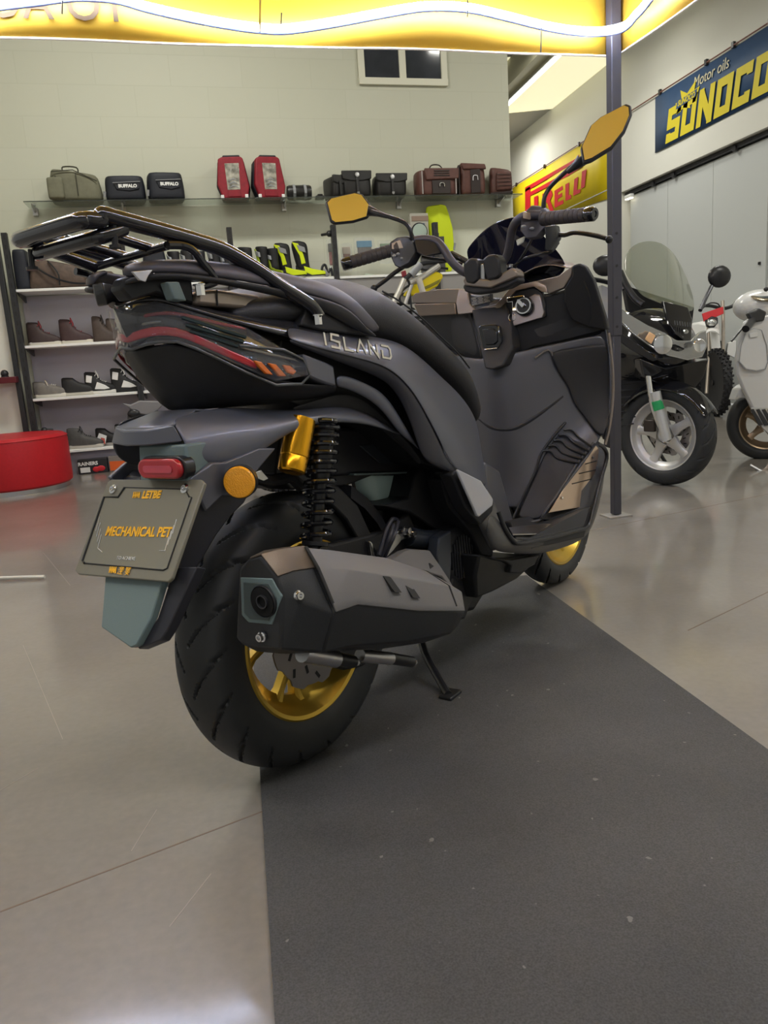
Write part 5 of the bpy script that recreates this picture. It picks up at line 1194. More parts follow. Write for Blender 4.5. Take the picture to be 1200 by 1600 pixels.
# amber reflector
rf_c = SY(375, 753, -0.150); Mr = axis_M(rf_c, (-0.86, -0.50, 0.0))
rf_ = MB().lathe([(0, 0), (0.027, 0), (0.027, 0.006), (0.025, 0.009), (0, 0.011)], 36, Mr).build('side_reflector', M_amber, sc)
MB().lathe([(0, -0.012), (0.0285, -0.012), (0.0285, 0.003), (0.027, 0.003), (0, 0.003)], 36, Mr).build('reflector_cup', M_blacks, rf_)
plate('fender_bracket', [(398, 738, -0.11), (408, 734, -0.11), (420, 748, -0.11), (412, 752, -0.11), (402, 748, -0.11)], 0.006, M_steel, bevel=0.001)
MB().tube(V3([(395, 745, -0.08), (420, 752, -0.08), (455, 745, -0.08), (470, 760, -0.08)]), 0.012, 8).build('fender_stay', M_engine, sc)
tubes('fender_stay', V3([(338, 806, -0.06), (347, 802, -0.075), (348, 795, -0.08), (356, 780, -0.08)]), 0.005, M_steel)

# ------------------------------------------------------------------ seat
def seatsec(x, zc_, w_, zs, ws=None):      # centre height, half width, edge height
    return [Vector((x, 0, zc_)), Vector((x, -w_*0.5, zc_-0.004)), Vector((x, -w_*0.85, zc_-(zc_-zs)*0.30)), Vector((x, -w_, zs+(zc_-zs)*0.35)), Vector((x, -w_*0.97, zs)), Vector((x, -w_*0.6, zs-0.02)), Vector((x, 0, zs-0.02))]
ss = []
for (x, zc_, w_, zs) in ((-0.20, 0.945, 0.10, 0.905), (-0.12, 0.975, 0.135, 0.915), (0.0, 0.990, 0.150, 0.915), (0.12, 1.008, 0.155, 0.905), (0.22, 1.008, 0.155, 0.890), (0.30, 0.985, 0.155, 0.870), (0.38, 0.945, 0.160, 0.840), (0.46, 0.900, 0.160, 0.800), (0.54, 0.862, 0.155, 0.760), (0.61, 0.825, 0.145, 0.715), (0.66, 0.770, 0.130, 0.665), (0.685, 0.705, 0.118, 0.640)):
    ss.append(seatsec(x, zc_, w_, zs))
seat = full_loft('seat', ss, M_seat, sub=2)
tubes('seat_piping', [Vector((x, -w_*0.88, zc_-(zc_-zs)*0.30)) for (x, zc_, w_, zs) in ((0.24, 1.003, 0.155, 0.890), (0.30, 0.985, 0.155, 0.870), (0.38, 0.945, 0.160, 0.840), (0.46, 0.900, 0.160, 0.800), (0.54, 0.862, 0.155, 0.760), (0.61, 0.825, 0.145, 0.715))], 0.0022, M_blacks, n=6, parent=seat)
# tan leather flash between rail and tail
plate('seat_side_pad', [(308, 455, -0.100), (340, 452, -0.104), (400, 460, -0.112), (440, 474, -0.118), (446, 500, -0.118), (380, 482, -0.112), (308, 476, -0.100)], 0.03, M_bronze, bevel=0.006, mirror=True)
tubes('pad_stitching', V3([(339, 453, -0.106), (340, 478, -0.106)]), 0.0014, M_blacks, n=5, k=1)
# ------------------------------------------------------------------ grab rail (black casting)
M_rail = mat('grab_rail_black', (0.070, 0.066, 0.078), 0.45, metal=0.3)
GR_t = [(186, 416, -0.035), (215, 407, -0.075), (280, 404, -0.105), (350, 410, -0.120), (430, 424, -0.136), (480, 436, -0.144), (515, 444, -0.150), (536, 456, -0.155), (557, 470, -0.160), (578, 493, -0.165), (597, 514, -0.168)]
GR_b = [(190, 438, -0.035), (218, 425, -0.080), (280, 422, -0.112), (350, 432, -0.128), (430, 446, -0.145), (480, 457, -0.154), (522, 470, -0.162), (541, 480, -0.166), (557, 493, -0.169), (571, 510, -0.171), (586, 520, -0.172)]
GR_i = [(192, 413, -0.015), (225, 405, -0.055), (285, 402, -0.085), (350, 407, -0.100), (430, 421, -0.116), (480, 433, -0.124), (515, 441, -0.130), (536, 453, -0.137), (557, 467, -0.144), (578, 491, -0.154), (597, 513, -0.165)]
GR_f = [(190, 440, -0.030), (218, 430, -0.070), (280, 428, -0.100), (350, 440, -0.115), (430, 460, -0.132), (480, 476, -0.142), (510, 492, -0.150), (535, 506, -0.154), (555, 516, -0.158), (570, 522, -0.162), (588, 525, -0.168)]
sheet('grab_rail', [GR_i, GR_t, GR_b], M_rail, thick=0.012, sub=1)
sheet('rail_underside', [GR_b, GR_f], M_body2, thick=0.010, sub=1)
# dark flank below the rail towards its pointed end
plate('rail_flank', [(480, 478, -0.150), (500, 474, -0.152), (560, 508, -0.160), (588, 524, -0.160), (570, 524, -0.158), (503, 516, -0.150), (470, 508, -0.146)], 0.02, M_body2, bevel=0.003, mirror=True)
# back bridge of the rail with its hook hole
br_ = MB()
cbx = -0.268
zb1 = SX(200, 415, cbx).z
pts_t = [Vector((cbx-0.01, y, 0.995-abs(y)*0.12)) for y in (-0.095, -0.05, 0.0, 0.05, 0.095)]
rowsb = []
for dx, dz in ((0.0, 0.0), (-0.012, -0.016), (0.0, -0.035), (0.035, -0.062), (0.06, -0.075)):
    rowsb.append([Vector((cbx-0.02+dx+abs(y)*0.35, y, 0.992+dz)) for y in (-0.065, -0.04, 0.0, 0.04, 0.065)])
br_.grid(rowsb); br_.build('rail_bridge', M_rail, sc, sub=2, solid=0.008)
plate('rail_support', [(196, 432, -0.045), (225, 430, -0.065), (300, 434, -0.095), (305, 476, -0.090), (245, 458, -0.070), (205, 470, -0.045), (188, 450, -0.035)], 0.03, M_blacks, bevel=0.004, mirror=True)
plate('hook_plate', [(206, 424, -0.080), (240, 421, -0.088), (232, 431, -0.088), (228, 441, -0.086), (218, 438, -0.084)], 0.004, M_steel, bevel=0.001)
plate('rail_bracket', [(262, 440, -0.100), (280, 440, -0.104), (292, 470, -0.104), (272, 468, -0.1)], 0.02, M_greygreen, bevel=0.002)

# ------------------------------------------------------------------ luggage rack
M_tubeb = mat('rack_gloss_black', (0.010, 0.010, 0.014), 0.10, coat=0.8)
rr = 0.0125
railR = [SY(160, 336, -.090), SY(180, 341, -.092), SY(240, 357, -.098), SY(300, 374, -.105), SY(350, 391, -.113), SY(400, 420, -.128), SY(440, 448, -.142), SY(475, 470, -.152), SY(490, 482, -.155), SY(498, 495, -.158)]
x_r = -0.428; zR = 1.055
cor = [Vector((x_r+0.030, -0.088, zR+0.004)), Vector((x_r+0.010, -0.083, zR+0.002)), Vector((x_r, -0.066, zR))]
full_p = railR[::-1]+cor+[mir(p) for p in cor[::-1]]+[mir(p) for p in railR]
tubes('rack_tube', full_p, 0.0128, M_tubeb, n=14, k=5)
tubes('rear_bar', [Vector((x_r+0.070, -0.089, zR-0.004)), Vector((x_r+0.040, -0.084, zR-0.016)), Vector((x_r+0.022, -0.062, zR-0.021)), Vector((x_r+0.022, 0.062, zR-0.021)), Vector((x_r+0.040, 0.084, zR-0.016)), Vector((x_r+0.070, 0.089, zR-0.004))], 0.0110, M_tubeb, n=14, k=4)
cbL, cbR = SY(149, 417, .078), SY(261, 384, -.090)
tubes('cross_bar', [cbL, cbR], 0.0070, M_tubeb, k=1)
for (p0, p1, y0_, y1_) in (((64, 387), (149, 417), 0.076, 0.076), ((104, 375), (197, 401), 0.020, 0.020), ((149, 361), (240, 390), -0.050, -0.050)):
    tubes('rack_bar', [SY(p0[0], p0[1], y0_), SY(p1[0], p1[1], y1_)], 0.0078 if y0_ < 0.07 else 0.0100, M_tubeb, k=1)
for (a, b_, y) in (((178, 352), (180, 384), -0.092), ((48, 390), (50, 418), 0.078)):
    p_, q_ = SY(*a, y), SY(*b_, y)
    MB().tube([p_, q_], 0.0048, 8).lathe([(0, 0), (0.009, 0), (0.009, 0.005), (0, 0.006)], 12, Matrix.Translation(q_-Vector((0, 0, 0.004)))).build('hook_post', M_blacks, sc)
tubes('rack_strut', V3([(262, 383, -.108), (285, 384, -.112), (302, 392, -.116), (318, 412, -.118), (337, 436, -.116), (334, 442, -.112), (312, 448, -.105)]), 0.0065, M_tubeb, n=10, k=4)
tubes('rack_strut', V3([(118, 424, .100), (140, 430, .098), (150, 442, .096), (172, 472, .09), (182, 477, .085), (208, 473, .07)]), 0.0065, M_tubeb, n=10, k=4)
for p_ in (SY(312, 450, -.108), SY(496, 497, -.160)):
    MB().lathe([(0, -0.012), (0.008, -0.012), (0.008, 0.004), (0, 0.004)], 6, Matrix.Translation(p_)).lathe([(0, 0.004), (0.011, 0.004), (0.011, 0.006), (0, 0.006)], 14, Matrix.Translation(p_)).build('rack_bolt', M_chrome, sc, angle=20)
# name lettering on the side cover
a_, b_ = SY(503, 532, -.178), SY(607, 554, -.194)
ex = (b_-a_).normalized(); mid_ = (a_+b_)/2
nz = Vector((-0.10, -0.93, 0.36)).normalized(); nz = (nz-ex*nz.dot(ex)).normalized(); ey = nz.cross(ex)
Mi = Matrix(((ex.x, ey.x, nz.x, mid_.x), (ex.y, ey.y, nz.y, mid_.y), (ex.z, ey.z, nz.z, mid_.z), (0, 0, 0, 1)))
Mi.translation = mid_+nz*0.004
isl = mat('badge_chrome', (0.65, 0.62, 0.58), 0.2, metal=0.9)
# letters built of strokes: I S L A(without bar) N D
GL = {'I': ([[(0, 0), (0.12, 1)]], 0.22), 'S': ([[(1.05, 1), (0.25, 1), (0.14, 0.55), (0.92, 0.47), (0.80, 0), (-0.05, 0)]], 1.05), 'L': ([[(0.12, 1), (0, 0), (0.85, 0)]], 0.92),
      'A': ([[(0, 0), (0.6, 1), (1.0, 0)]], 1.1), 'N': ([[(0, 0), (0.12, 1), (0.85, 0), (0.97, 1)]], 1.05), 'D': ([[(0.10, 0.62), (0.0, 0), (0.80, 0), (1.02, 0.22), (1.10, 0.78), (0.95, 1), (0.12, 1)], ], 1.1)}
tot = (b_-a_).length; hh = 0.0265; adv = (tot-sum(GL[c][1] for c in 'ISLAND')*hh)/5
Mi2 = Mi @ Matrix.Translation((-tot/2, 0, 0))
stroke_text('name_letter', Mi2, hh, adv, [GL[c] for c in 'ISLAND'], isl, sc, w_=0.17)

# ------------------------------------------------------------------ exhaust silencer
mu = bpy.data.objects.new('muffler', None); COL.objects.link(mu); mu.parent = sc
x0 = -0.285
def mp(px, py, y=None, x=None): return SY(px, py, y) if y is not None else SX(px, py, x)
# five sections, each: top inner, top outer ridge, outer mid, lower outer, bottom, inner bottom, inner mid
def msec(l, yi): 
    q = [SY(*p) for p in l]; 
    inn_ = [Vector((q[-1].x, yi, q[-1].z+0.01)), Vector((q[0].x, yi, q[0].z-0.01))]
    return q+inn_
m0 = [SX(px, py, x0) for px, py in ((388, 866), (398, 862), (432, 900), (441, 933), (437, 1018), (420, 1016), (378, 1008), (368, 998))]
m0[0] = SX(384, 872, x0); 
def ms(x, l): return [SX(a, b_, x) for a, b_ in l]
s0 = ms(-0.290, ((374, 890), (388, 873), (405, 868), (433, 902), (441, 933), (438, 1015), (378, 1007), (368, 996)))
s1 = ms(-0.262, ((384, 880), (410, 862), (435, 860), (458, 893), (470, 940), (468, 1018), (400, 1018), (385, 1005)))
s2 = ms(-0.215, ((400, 875), (440, 857), (474, 855), (492, 888), (522, 958), (505, 1020), (440, 1022), (415, 1000)))
s3 = ms(-0.150, ((440, 875), (490, 858), (520, 860), (545, 890), (560, 945), (552, 1010), (500, 1018), (470, 1000)))
s4 = ms(-0.02, ((535, 880), (570, 868), (605, 872), (640, 904), (655, 955), (640, 1003), (590, 1015), (550, 1000)))
s5 = ms(0.10, ((615, 890), (640, 886), (665, 892), (700, 915), (715, 955), (705, 990), (660, 1005), (625, 990)))
s6 = ms(0.15, ((650, 905), (670, 900), (690, 905), (722, 925), (727, 955), (715, 980), (675, 995), (650, 985)))
MB().loft([s0, s1, s2]).build('end_cap', M_mufd, mu, bevel=0.005, segs=3)
MB().loft([s2, s3, s4, s5, s6]).build('silencer_body', M_mufd, mu, bevel=0.004)
def shell(name, polys, mt, off=0.006):
    mb = MB(); secs = []
    mb.grid(polys); return mb.build(name, mt, mu, solid=0.005, bevel=0.002)
def out_(p, k=0.010): return p+Vector((0, -k*0.75, k*0.6))
# grey cap top facet
capt = [[s0[2], s1[2], s2[2]], [s0[3], s1[3], s2[3]]]
MB().grid([[out_(s0[1], 0.004), out_(s1[1], 0.004), out_(s2[1], 0.004)], [out_(s0[2], 0.005), out_(s1[2], 0.005), out_(s2[2], 0.005)], [out_(s0[3], 0.003), out_(s1[3], 0.003), out_(s2[3], 0.003)]]).build('cap_cover', mat('cap_bronze', (0.13, 0.10, 0.075), 0.42, metal=0.4, bump=0.2, bscale=800), mu, solid=0.003, bevel=0.002)
# heat shield
eye = F.loc(CP)
def toeye(p, k): return p+(eye-p).normalized()*k
SS = [s2, s3, s4, s5, s6]
hrows = [[toeye(s_[1].lerp(s_[2], 0.2), 0.005) for s_ in SS], [toeye(s_[2], 0.006) for s_ in SS], [toeye(s_[3], 0.008) for s_ in SS], [toeye(s_[3].lerp(s_[4], 0.80), 0.008) for s_ in SS], [toeye(s_[3].lerp(s_[4], 1.0), 0.003) for s_ in SS]]
for r in hrows: r[0] = r[0].lerp(r[1], 0.10)
hsh = MB().grid(hrows).build('heat_shield', M_mufg, mu, solid=0.004, bevel=0.0025)
def onpl(px, py, a_, b_, c_, k=0.0):
    n_ = (b_-a_).cross(c_-a_).normalized(); q_ = F.loc(hit(px, py, F.M @ a_, F.M.to_3x3() @ n_)); return toeye(q_, k)
fa, fb, fc_ = hrows[2][1], hrows[2][3], hrows[3][2]
tubes('shield_groove', [toeye(r[0], 0.003) for r in hrows[:4]], 0.0030, M_dark, k=1, parent=mu)
g5 = [toeye(r[3].lerp(r[4], 0.1), 0.002) for r in hrows[:4]]; tubes('shield_groove', g5, 0.0018, M_dark, k=1, parent=hsh)
for pts in ([(599, 900), (610, 901), (628, 926), (617, 925)], [(627, 905), (638, 907), (657, 935), (646, 934)]):
    q_ = [onpl(x, y, hrows[2][1], hrows[2][3], hrows[3][2], 0.012) for x, y in pts]; MB().prism(q_, (0, 0.016, 0)).build('shield_slot', M_dark, hsh)
q_ = toeye((hrows[0][1]+hrows[1][2])/2, 0.004); q_ = onpl(562, 881, hrows[0][1], hrows[1][1], hrows[1][2], 0.002)
MB().lathe([(0, 0), (0.008, 0), (0.006, 0.002), (0, 0.001)], 14, axis_M(q_, (0, -0.6, 0.8))).build('shield_recess', M_dark, hsh)
# forward cover with triangular hole
fwd = [toeye(p, 0.012) for p in V3([(630, 862, -.150), (643, 858, -.16), (672, 860, -.165), (685, 880, -.178), (702, 905, -.19), (722, 940, -.205), (690, 902, -.20), (640, 884, -.19), (610, 874, -.17)])]
MB().prism(fwd, (0, 0.018, 0)).build('front_cover', M_mufg, mu, bevel=0.004)
MB().prism([toeye(p, 0.022) for p in V3([(672, 880, -.178), (682, 888, -.180), (697, 908, -.190), (682, 902, -.190), (672, 890, -.184)])], (0, 0.006, 0)).build('cover_hole', M_dark, hsh)
# outlet
ho = [SX(a, b_, -0.2915) for a, b_ in ((375, 902), (425, 904), (440, 932), (425, 977), (388, 973), (377, 961))]
co = sum(ho, Vector())/6
MB().prism(ho, (0.006, 0, 0)).build('outlet_recess', M_greygreen, mu, bevel=0.002)
hi = [co+(p-co)*0.80+Vector((-0.0015, 0, 0)) for p in ho]
MB().prism(hi, (0.002, 0, 0)).build('recess_step', mat('recess_grey', (0.06, 0.08, 0.08), 0.45), mu, bevel=0.001)
tc_ = SX(411, 940, -0.295); XAX = Matrix.Rotation(-pi/2, 4, 'Y')
MB().lathe([(0, 0.0), (0.0250, 0.0), (0.0260, 0.002), (0.0272, 0.0), (0.0272, -0.004), (0, -0.004)], 30, Matrix.Translation(tc_) @ XAX).build('outlet_rim', M_engine, mu)
MB().lathe([(0, 0.0), (0.0245, 0.0), (0, 0.0008)], 30, Matrix.Translation(tc_+Vector((-0.0022, 0, 0))) @ XAX).build('outlet_hole', mat('hole_black', (0.002, 0.002, 0.002), 0.9), mu)
tp = SX(401, 944, -0.312)
MB().lathe([(0.0095, 0.012), (0.0115, 0.012), (0.0115, -0.01), (0.0095, -0.01)], 24, Matrix.Translation(tp+Vector((0.022, 0, 0))) @ XAX, closed=True).build('tail_pipe', M_darkmetal, mu)
for (a, b_, x_, dr) in ((462, 930, None, (-0.25, -0.95, 0.1)), (411, 994, -0.292, (-1, 0, 0))):
    c_ = SX(a, b_, x_) if x_ else SX(a, b_, -0.262)+Vector((0, -0.003, 0))
    if not x_: MB().lathe([(0, 0), (0.015, 0.0), (0.012, 0.001), (0, 0.001)], 20, axis_M(c_, dr)).build('bolt_recess', M_dark, mu)
    MB().lathe([(0, 0.0), (0.009, 0.0), (0.009, 0.003), (0.0065, 0.004), (0.0065, 0.010), (0.0035, 0.010), (0.0035, 0.006), (0, 0.006)], 12, axis_M(c_+Vector(dr)*0.001, dr)).build('muffler_bolt', M_chrome, mu)
# pipe and clamps under the silencer
for (a, b_, r_) in (((472, 1021), (525, 1030), 0.016), ((562, 1024), (610, 1029), 0.013)):
    p_, q_ = SY(*a, -.205), SY(*b_, -.205); MB().tube([p_, q_], r_, 16).build('under_pipe', M_alu, mu)
for (a, b_, r_) in (((520, 1028), (552, 1034), 0.012), ((606, 1028), (643, 1034), 0.012)):
    p_, q_ = SY(*a, -.205), SY(*b_, -.205); MB().tube([p_, q_], r_, 14).build('pipe_clamp', M_blacks, mu)
    MB().tube([q_, q_+(q_-p_).normalized()*0.010], 0.009, 6).tube([q_, q_+(q_-p_).normalized()*0.016], 0.005, 8).build('clamp_bolt', M_chrome, mu, angle=20)
# caliper and bracket seen through the wheel
plate('brake_caliper', [(480, 1000, -0.06), (560, 1000, -0.06), (575, 1040, -0.06), (540, 1048, -0.06), (490, 1035, -0.06)], 0.03, M_engine, bevel=0.006)
# ------------------------------------------------------------------ foot peg, lower body
plate('frame_cover', [(712, 735, -.15), (735, 790, -.17), (760, 812, -.18), (775, 830, -.18), (770, 870, -.17), (752, 868, -.165), (735, 830, -.16), (700, 790, -.14), (690, 750, -.14)], 0.08, M_body2, bevel=0.004, mirror=True)
pg = plate('foot_peg', [(706, 742, -.212), (714, 735, -.220), (753, 752, -.225), (772, 782, -.225), (770, 800, -.225), (752, 820, -.225), (745, 812, -.22), (728, 795, -.215)], 0.035, M_body2, bevel=0.004, mirror=True)
plate('peg_pad', [(714, 735, -.230), (716, 733, -.230), (752, 751, -.238), (771, 780, -.238), (770, 790, -.238), (749, 808, -.236), (745, 806, -.234)], 0.006, mat('peg_grey', (0.42, 0.43, 0.45), 0.5), bevel=0.003, mirror=True)
FL = M_body
# floor board, side skirt
sk1 = [(762, 800, -.235), (778, 812, -.240), (790, 835, -.250), (806, 845, -.255), (850, 838, -.262), (890, 830, -.268), (918, 824, -.272), (926, 805, -.278), (937, 760, -.285), (947, 715, -.29)]
sk2 = [(757, 835, -.225), (765, 850, -.232), (772, 862, -.238), (800, 864, -.240), (842, 866, -.245), (880, 855, -.250), (905, 845, -.255), (922, 830, -.262), (935, 790, -.27), (944, 740, -.28)]
sheet('side_skirt', [[(a, b_, l+0.01) for a, b_, l in sk1], [((p[0]+q[0])/2, (p[1]+q[1])/2, (p[2]+q[2])/2-0.006) for p, q in zip(sk1, sk2)], sk2], mat('skirt_grey', (0.085, 0.082, 0.080), 0.42, metal=0.4), thick=0.006)
# joining panel between side cover and skirt, behind the peg
sheet('mid_skirt', [[(765, 758, -.165), (772, 775, -.17), (780, 800, -.19), (790, 815, -.22), (800, 835, -.235)],
                    [(742, 772, -.19), (755, 800, -.195), (765, 820, -.205), (772, 840, -.22), (785, 852, -.235)],
                    [(738, 800, -.185), (752, 830, -.19), (757, 845, -.195), (762, 858, -.205), (773, 864, -.215)]], mat('skirt_grey', 0, 0), thick=0.005)
# rim of floor board
tubes('floor_edge', V3([(779, 800, -.235), (788, 824, -.245), (800, 843, -.255), (812, 849, -.262), (850, 842, -.268), (900, 829, -.278), (918, 823, -.285), (926, 800, -.288), (937, 755, -.292), (948, 716, -.298), (944, 700, -.30), (934, 693, -.30)]), 0.006, M_blacks, n=10, k=3)
fb = [SY(792, 812, -.10), SY(800, 836, -.245), SY(905, 822, -.275), SY(895, 800, -.14)]
flr = MB().prism([SY(785, 815, -.09), SY(797, 818, -.17), SY(805, 840, -.25), SY(830, 841, -.258), SY(912, 824, -.275), SY(922, 790, -.28), SY(905, 790, -.2), SY(850, 800, -.09)], (0, 0, -0.03))
flr.build('floor_board', M_body2, sc, bevel=0.004)
flm = MB().prism([mir(p) for p in (SY(785, 815, -.09), SY(797, 818, -.17), SY(805, 840, -.25), SY(830, 841, -.258), SY(912, 824, -.275), SY(922, 790, -.28), SY(905, 790, -.2), SY(850, 800, -.09))], (0, 0, -0.03)); flm.build('floor_board', M_body2, sc, bevel=0.004)
M_brush = mat('brushed_plate', (0.40, 0.38, 0.37), 0.30, metal=1.0)
tp_ = plate('tread_plate', [(795, 826, -.205), (801, 837, -.245), (840, 836, -.252), (900, 818, -.262), (850, 820, -.20)], 0.004, M_brush, bevel=0.001, axis=(0, 0, 1))
pf = [(858, 801, -.205), (877, 770, -.215), (900, 732, -.228), (926, 698, -.245), (931, 696, -.25), (940, 705, -.268), (938, 722, -.27), (930, 755, -.264), (919, 788, -.255), (917, 791, -.254)]
q = V3(pf); pln = (q[2]-q[0]).cross(q[7]-q[0]).normalized()
if pln.x > 0: pln = -pln
q = [F.loc(hit(x_, y_, F.M @ q[0], F.M.to_3x3() @ pln)) for x_, y_, _ in pf]
fp = plate('tread_plate', q, 0.004, mat('front_plate_metal', (0.50, 0.38, 0.30), 0.30, metal=1.0), bevel=0.001, axis=tuple(-pln))
for (a, b_) in (((915, 725), (932, 720)), ((905, 740), (931, 734)), ((894, 756), (926, 748))):
    P0, P1 = [F.loc(hit(px, py, F.M @ (q[0]+pln*0.001), F.M.to_3x3() @ pln)) for px, py in (a, b_)]
    MB().tube([P0, P1], 0.0016, 6).build('plate_groove', M_dark, fp)
for (a, b_) in ((878, 778), (914, 775), (926, 715)):
    c_ = F.loc(hit(a, b_, F.M @ (q[0]+pln*0.001), F.M.to_3x3() @ pln)); MB().lathe([(0, 0.001), (0.004, 0.001), (0.003, 0.003), (0, 0.003)], 12, axis_M(c_, pln)).build('plate_screw', M_chrome, fp)
MB().prism([p-pln*0.002+Vector((0.004, 0, 0)) for p in V3([(845, 812, -.18), (862, 780, -.19), (890, 735, -.20), (925, 694, -.225), (934, 692, -.245), (946, 703, -.285), (944, 722, -.288), (935, 760, -.28), (921, 800, -.275), (915, 818, -.27)])], (0.02, 0, -0.01)).build('foot_well', M_body2, sc, bevel=0.003)
# belly pieces under the skirt
plate('belly_pan', [(750, 866, -.20), (772, 872, -.20), (845, 868, -.205), (830, 885, -.20), (808, 905, -.19), (770, 925, -.18), (745, 935, -.17), (742, 900, -.18)], 0.36, mat('belly_black', (0.012, 0.012, 0.012), 0.45), bevel=0.006)
plate('belly_wing', [(765, 872, -.215), (800, 875, -.215), (842, 868, -.215), (836, 882, -.21), (812, 896, -.21), (798, 895, -.21), (800, 884, -.21), (790, 878, -.212)], 0.02, M_body2, bevel=0.003, mirror=True)
# ------------------------------------------------------------------ stand
tubes('stand_leg', [F.loc(p) for p in (gr(655, 985, 0.10), gr(665, 1022, 0.06), gr(692, 1072, 0.02), gr(700, 1085, 0.012))], 0.010, M_blacks, n=10, k=3)
ft = F.loc(gr(703, 1087, 0.006))
MB().box(ft.x-0.025, ft.x+0.03, ft.y-0.018, ft.y+0.018, -0.0, 0.010).build('stand_foot', M_blacks, sc, bevel=0.003)

# ------------------------------------------------------------------ leg shield and tunnel
G = [
 [(762, 572, 0), (785, 566, -.04), (805, 548, -.08), (835, 543, -.14), (880, 535, -.20), (925, 528, -.26), (950, 527, -.305)],
 [(765, 600, 0), (787, 600, -.05), (812, 590, -.09), (842, 580, -.15), (872, 572, -.20), (925, 565, -.265), (955, 560, -.312)],
 [(767, 635, 0), (788, 636, -.05), (815, 630, -.10), (850, 618, -.15), (885, 604, -.20), (925, 610, -.265), (955, 600, -.312)],
 [(766, 662, 0), (788, 664, -.05), (820, 655, -.10), (856, 637, -.15), (893, 622, -.20), (925, 640, -.26), (954, 640, -.308)],
 [(766, 672, .0), (788, 674, -.045), (825, 662, -.095), (865, 645, -.145), (895, 640, -.19), (920, 665, -.25), (948, 685, -.30)],
 [(768, 700, 0), (788, 705, -.045), (820, 700, -.09), (848, 695, -.13), (880, 690, -.18), (910, 690, -.24), (935, 695, -.295)],
 [(772, 740, 0), (790, 745, -.045), (812, 745, -.08), (832, 738, -.12), (862, 735, -.17), (890, 735, -.21), (910, 730, -.24)],
 [(777, 780, 0), (790, 785, -.045), (806, 785, -.075), (818, 780, -.11), (845, 780, -.16), (862, 778, -.19), (880, 770, -.215)],
 [(780, 808, 0), (790, 812, -.045), (800, 814, -.07), (808, 813, -.10), (835, 812, -.15), (848, 808, -.18), (860, 800, -.20)],
 [(775, 830, 0), (785, 832, -.045), (795, 833, -.07), (803, 832, -.10), (830, 822, -.15), (845, 815, -.18), (860, 808, -.20)]]
import numpy as np
def fitsurf(rows, terms):
    P_ = [SY(*p) for r in rows for p in r]
    P_ += [Vector((p.x, -p.y, p.z)) for p in P_]
    A_ = np.array([[t(p.y, p.z) for t in terms] for p in P_]); bb = np.array([p.x for p in P_])
    k = np.linalg.lstsq(A_, bb, rcond=None)[0]
    return lambda y, z: float(sum(kk*t(y, z) for kk, t in zip(k, terms)))
T_ = [lambda y, z: 1, lambda y, z: z, lambda y, z: z*z, lambda y, z: z**3, lambda y, z: y*y, lambda y, z: y*y*z, lambda y, z: y*y*z*z, lambda y, z: y**4, lambda y, z: y**4*z]
shield_f = fitsurf(G, T_)
def onsurf(px, py, f=shield_f, d=0.0):
    """line of sight met with x = f(y, z) - d"""
    e = F.loc(CP); q = F.loc(CP+ray(px, py))-e
    lo, hi = 1.2, 3.6; g_ = lambda t: (e+q*t).x-(f((e+q*t).y, (e+q*t).z)-d)
    ts = [lo+(hi-lo)*k/60 for k in range(61)]
    for k in range(60):
        if g_(ts[k]) < 0 <= g_(ts[k+1]):
            a_, b_ = ts[k], ts[k+1]
            for _ in range(30):
                m_ = (a_+b_)/2
                if g_(m_) < 0: a_ = m_
                else: b_ = m_
            return e+q*a_
    return None
def surfrows(rows, d=0.0):
    out = []
    for r in rows:
        o_ = []
        for p in r:
            v_ = onsurf(p[0], p[1], d=d)
            if v_ is None or (v_-SY(*p)).length > 0.12: v_ = SY(*p)-Vector((d, 0, 0))
            o_.append(v_)
        out.append(o_)
    return out
zs_ = [0.36, 0.40, 0.44, 0.49, 0.54, 0.60, 0.66, 0.72, 0.78, 0.84, 0.90]
edge_y = [.20, .21, .235, .265, .29, .305, .312, .315, .314, .308, .300]
def ey_at(z): return float(np.interp(z, zs_, edge_y))
g = []
for k in range(13):
    r = []
    for t in (-1, -.8, -.6, -.4, -.2, -.08, .08, .2, .4, .6, .8, 1):
        zt_2 = 0.806+0.050*abs(t)**0.8; z = 0.36+(zt_2-0.36)*k/12; y = ey_at(z)*t
        r.append(Vector((shield_f(y, z), y, z)))
    g.append(r)
MB().grid(g).build('leg_shield', mat('shield_grey', (0.11, 0.111, 0.125), 0.34, metal=0.3), sc, sub=1, solid=0.005)
def ssheet(name, rows, mt, d=0.006, mirror=True, sub=1, thick=0.006):
    R_s = surfrows(rows, d)
    for s_ in ((1, -1) if mirror else (1,)):
        MB().grid([[Vector((p.x, p.y*s_, p.z)) for p in r] for r in R_s]).build(name, mt, sc, sub=sub, solid=thick)
plate('tunnel_base', [(758, 720, -.10), (782, 735, -.10), (803, 812, -.10), (806, 838, -.10), (778, 842, -.10), (760, 800, -.10)], 0.20, mat('shield_grey', 0, 0), bevel=0.01)
# crease band across, dark
bandp = surfrows([[(745, 650, 0.03), (770, 668, -.02), (800, 670, -.055), (830, 655, -.10), (862, 632, -.145), (882, 616, -.175)]], -0.004)[0]
tubes('shield_crease', bandp, 0.0085, mat('crease_dark', (0.02, 0.02, 0.024), 0.5), n=10, k=5)
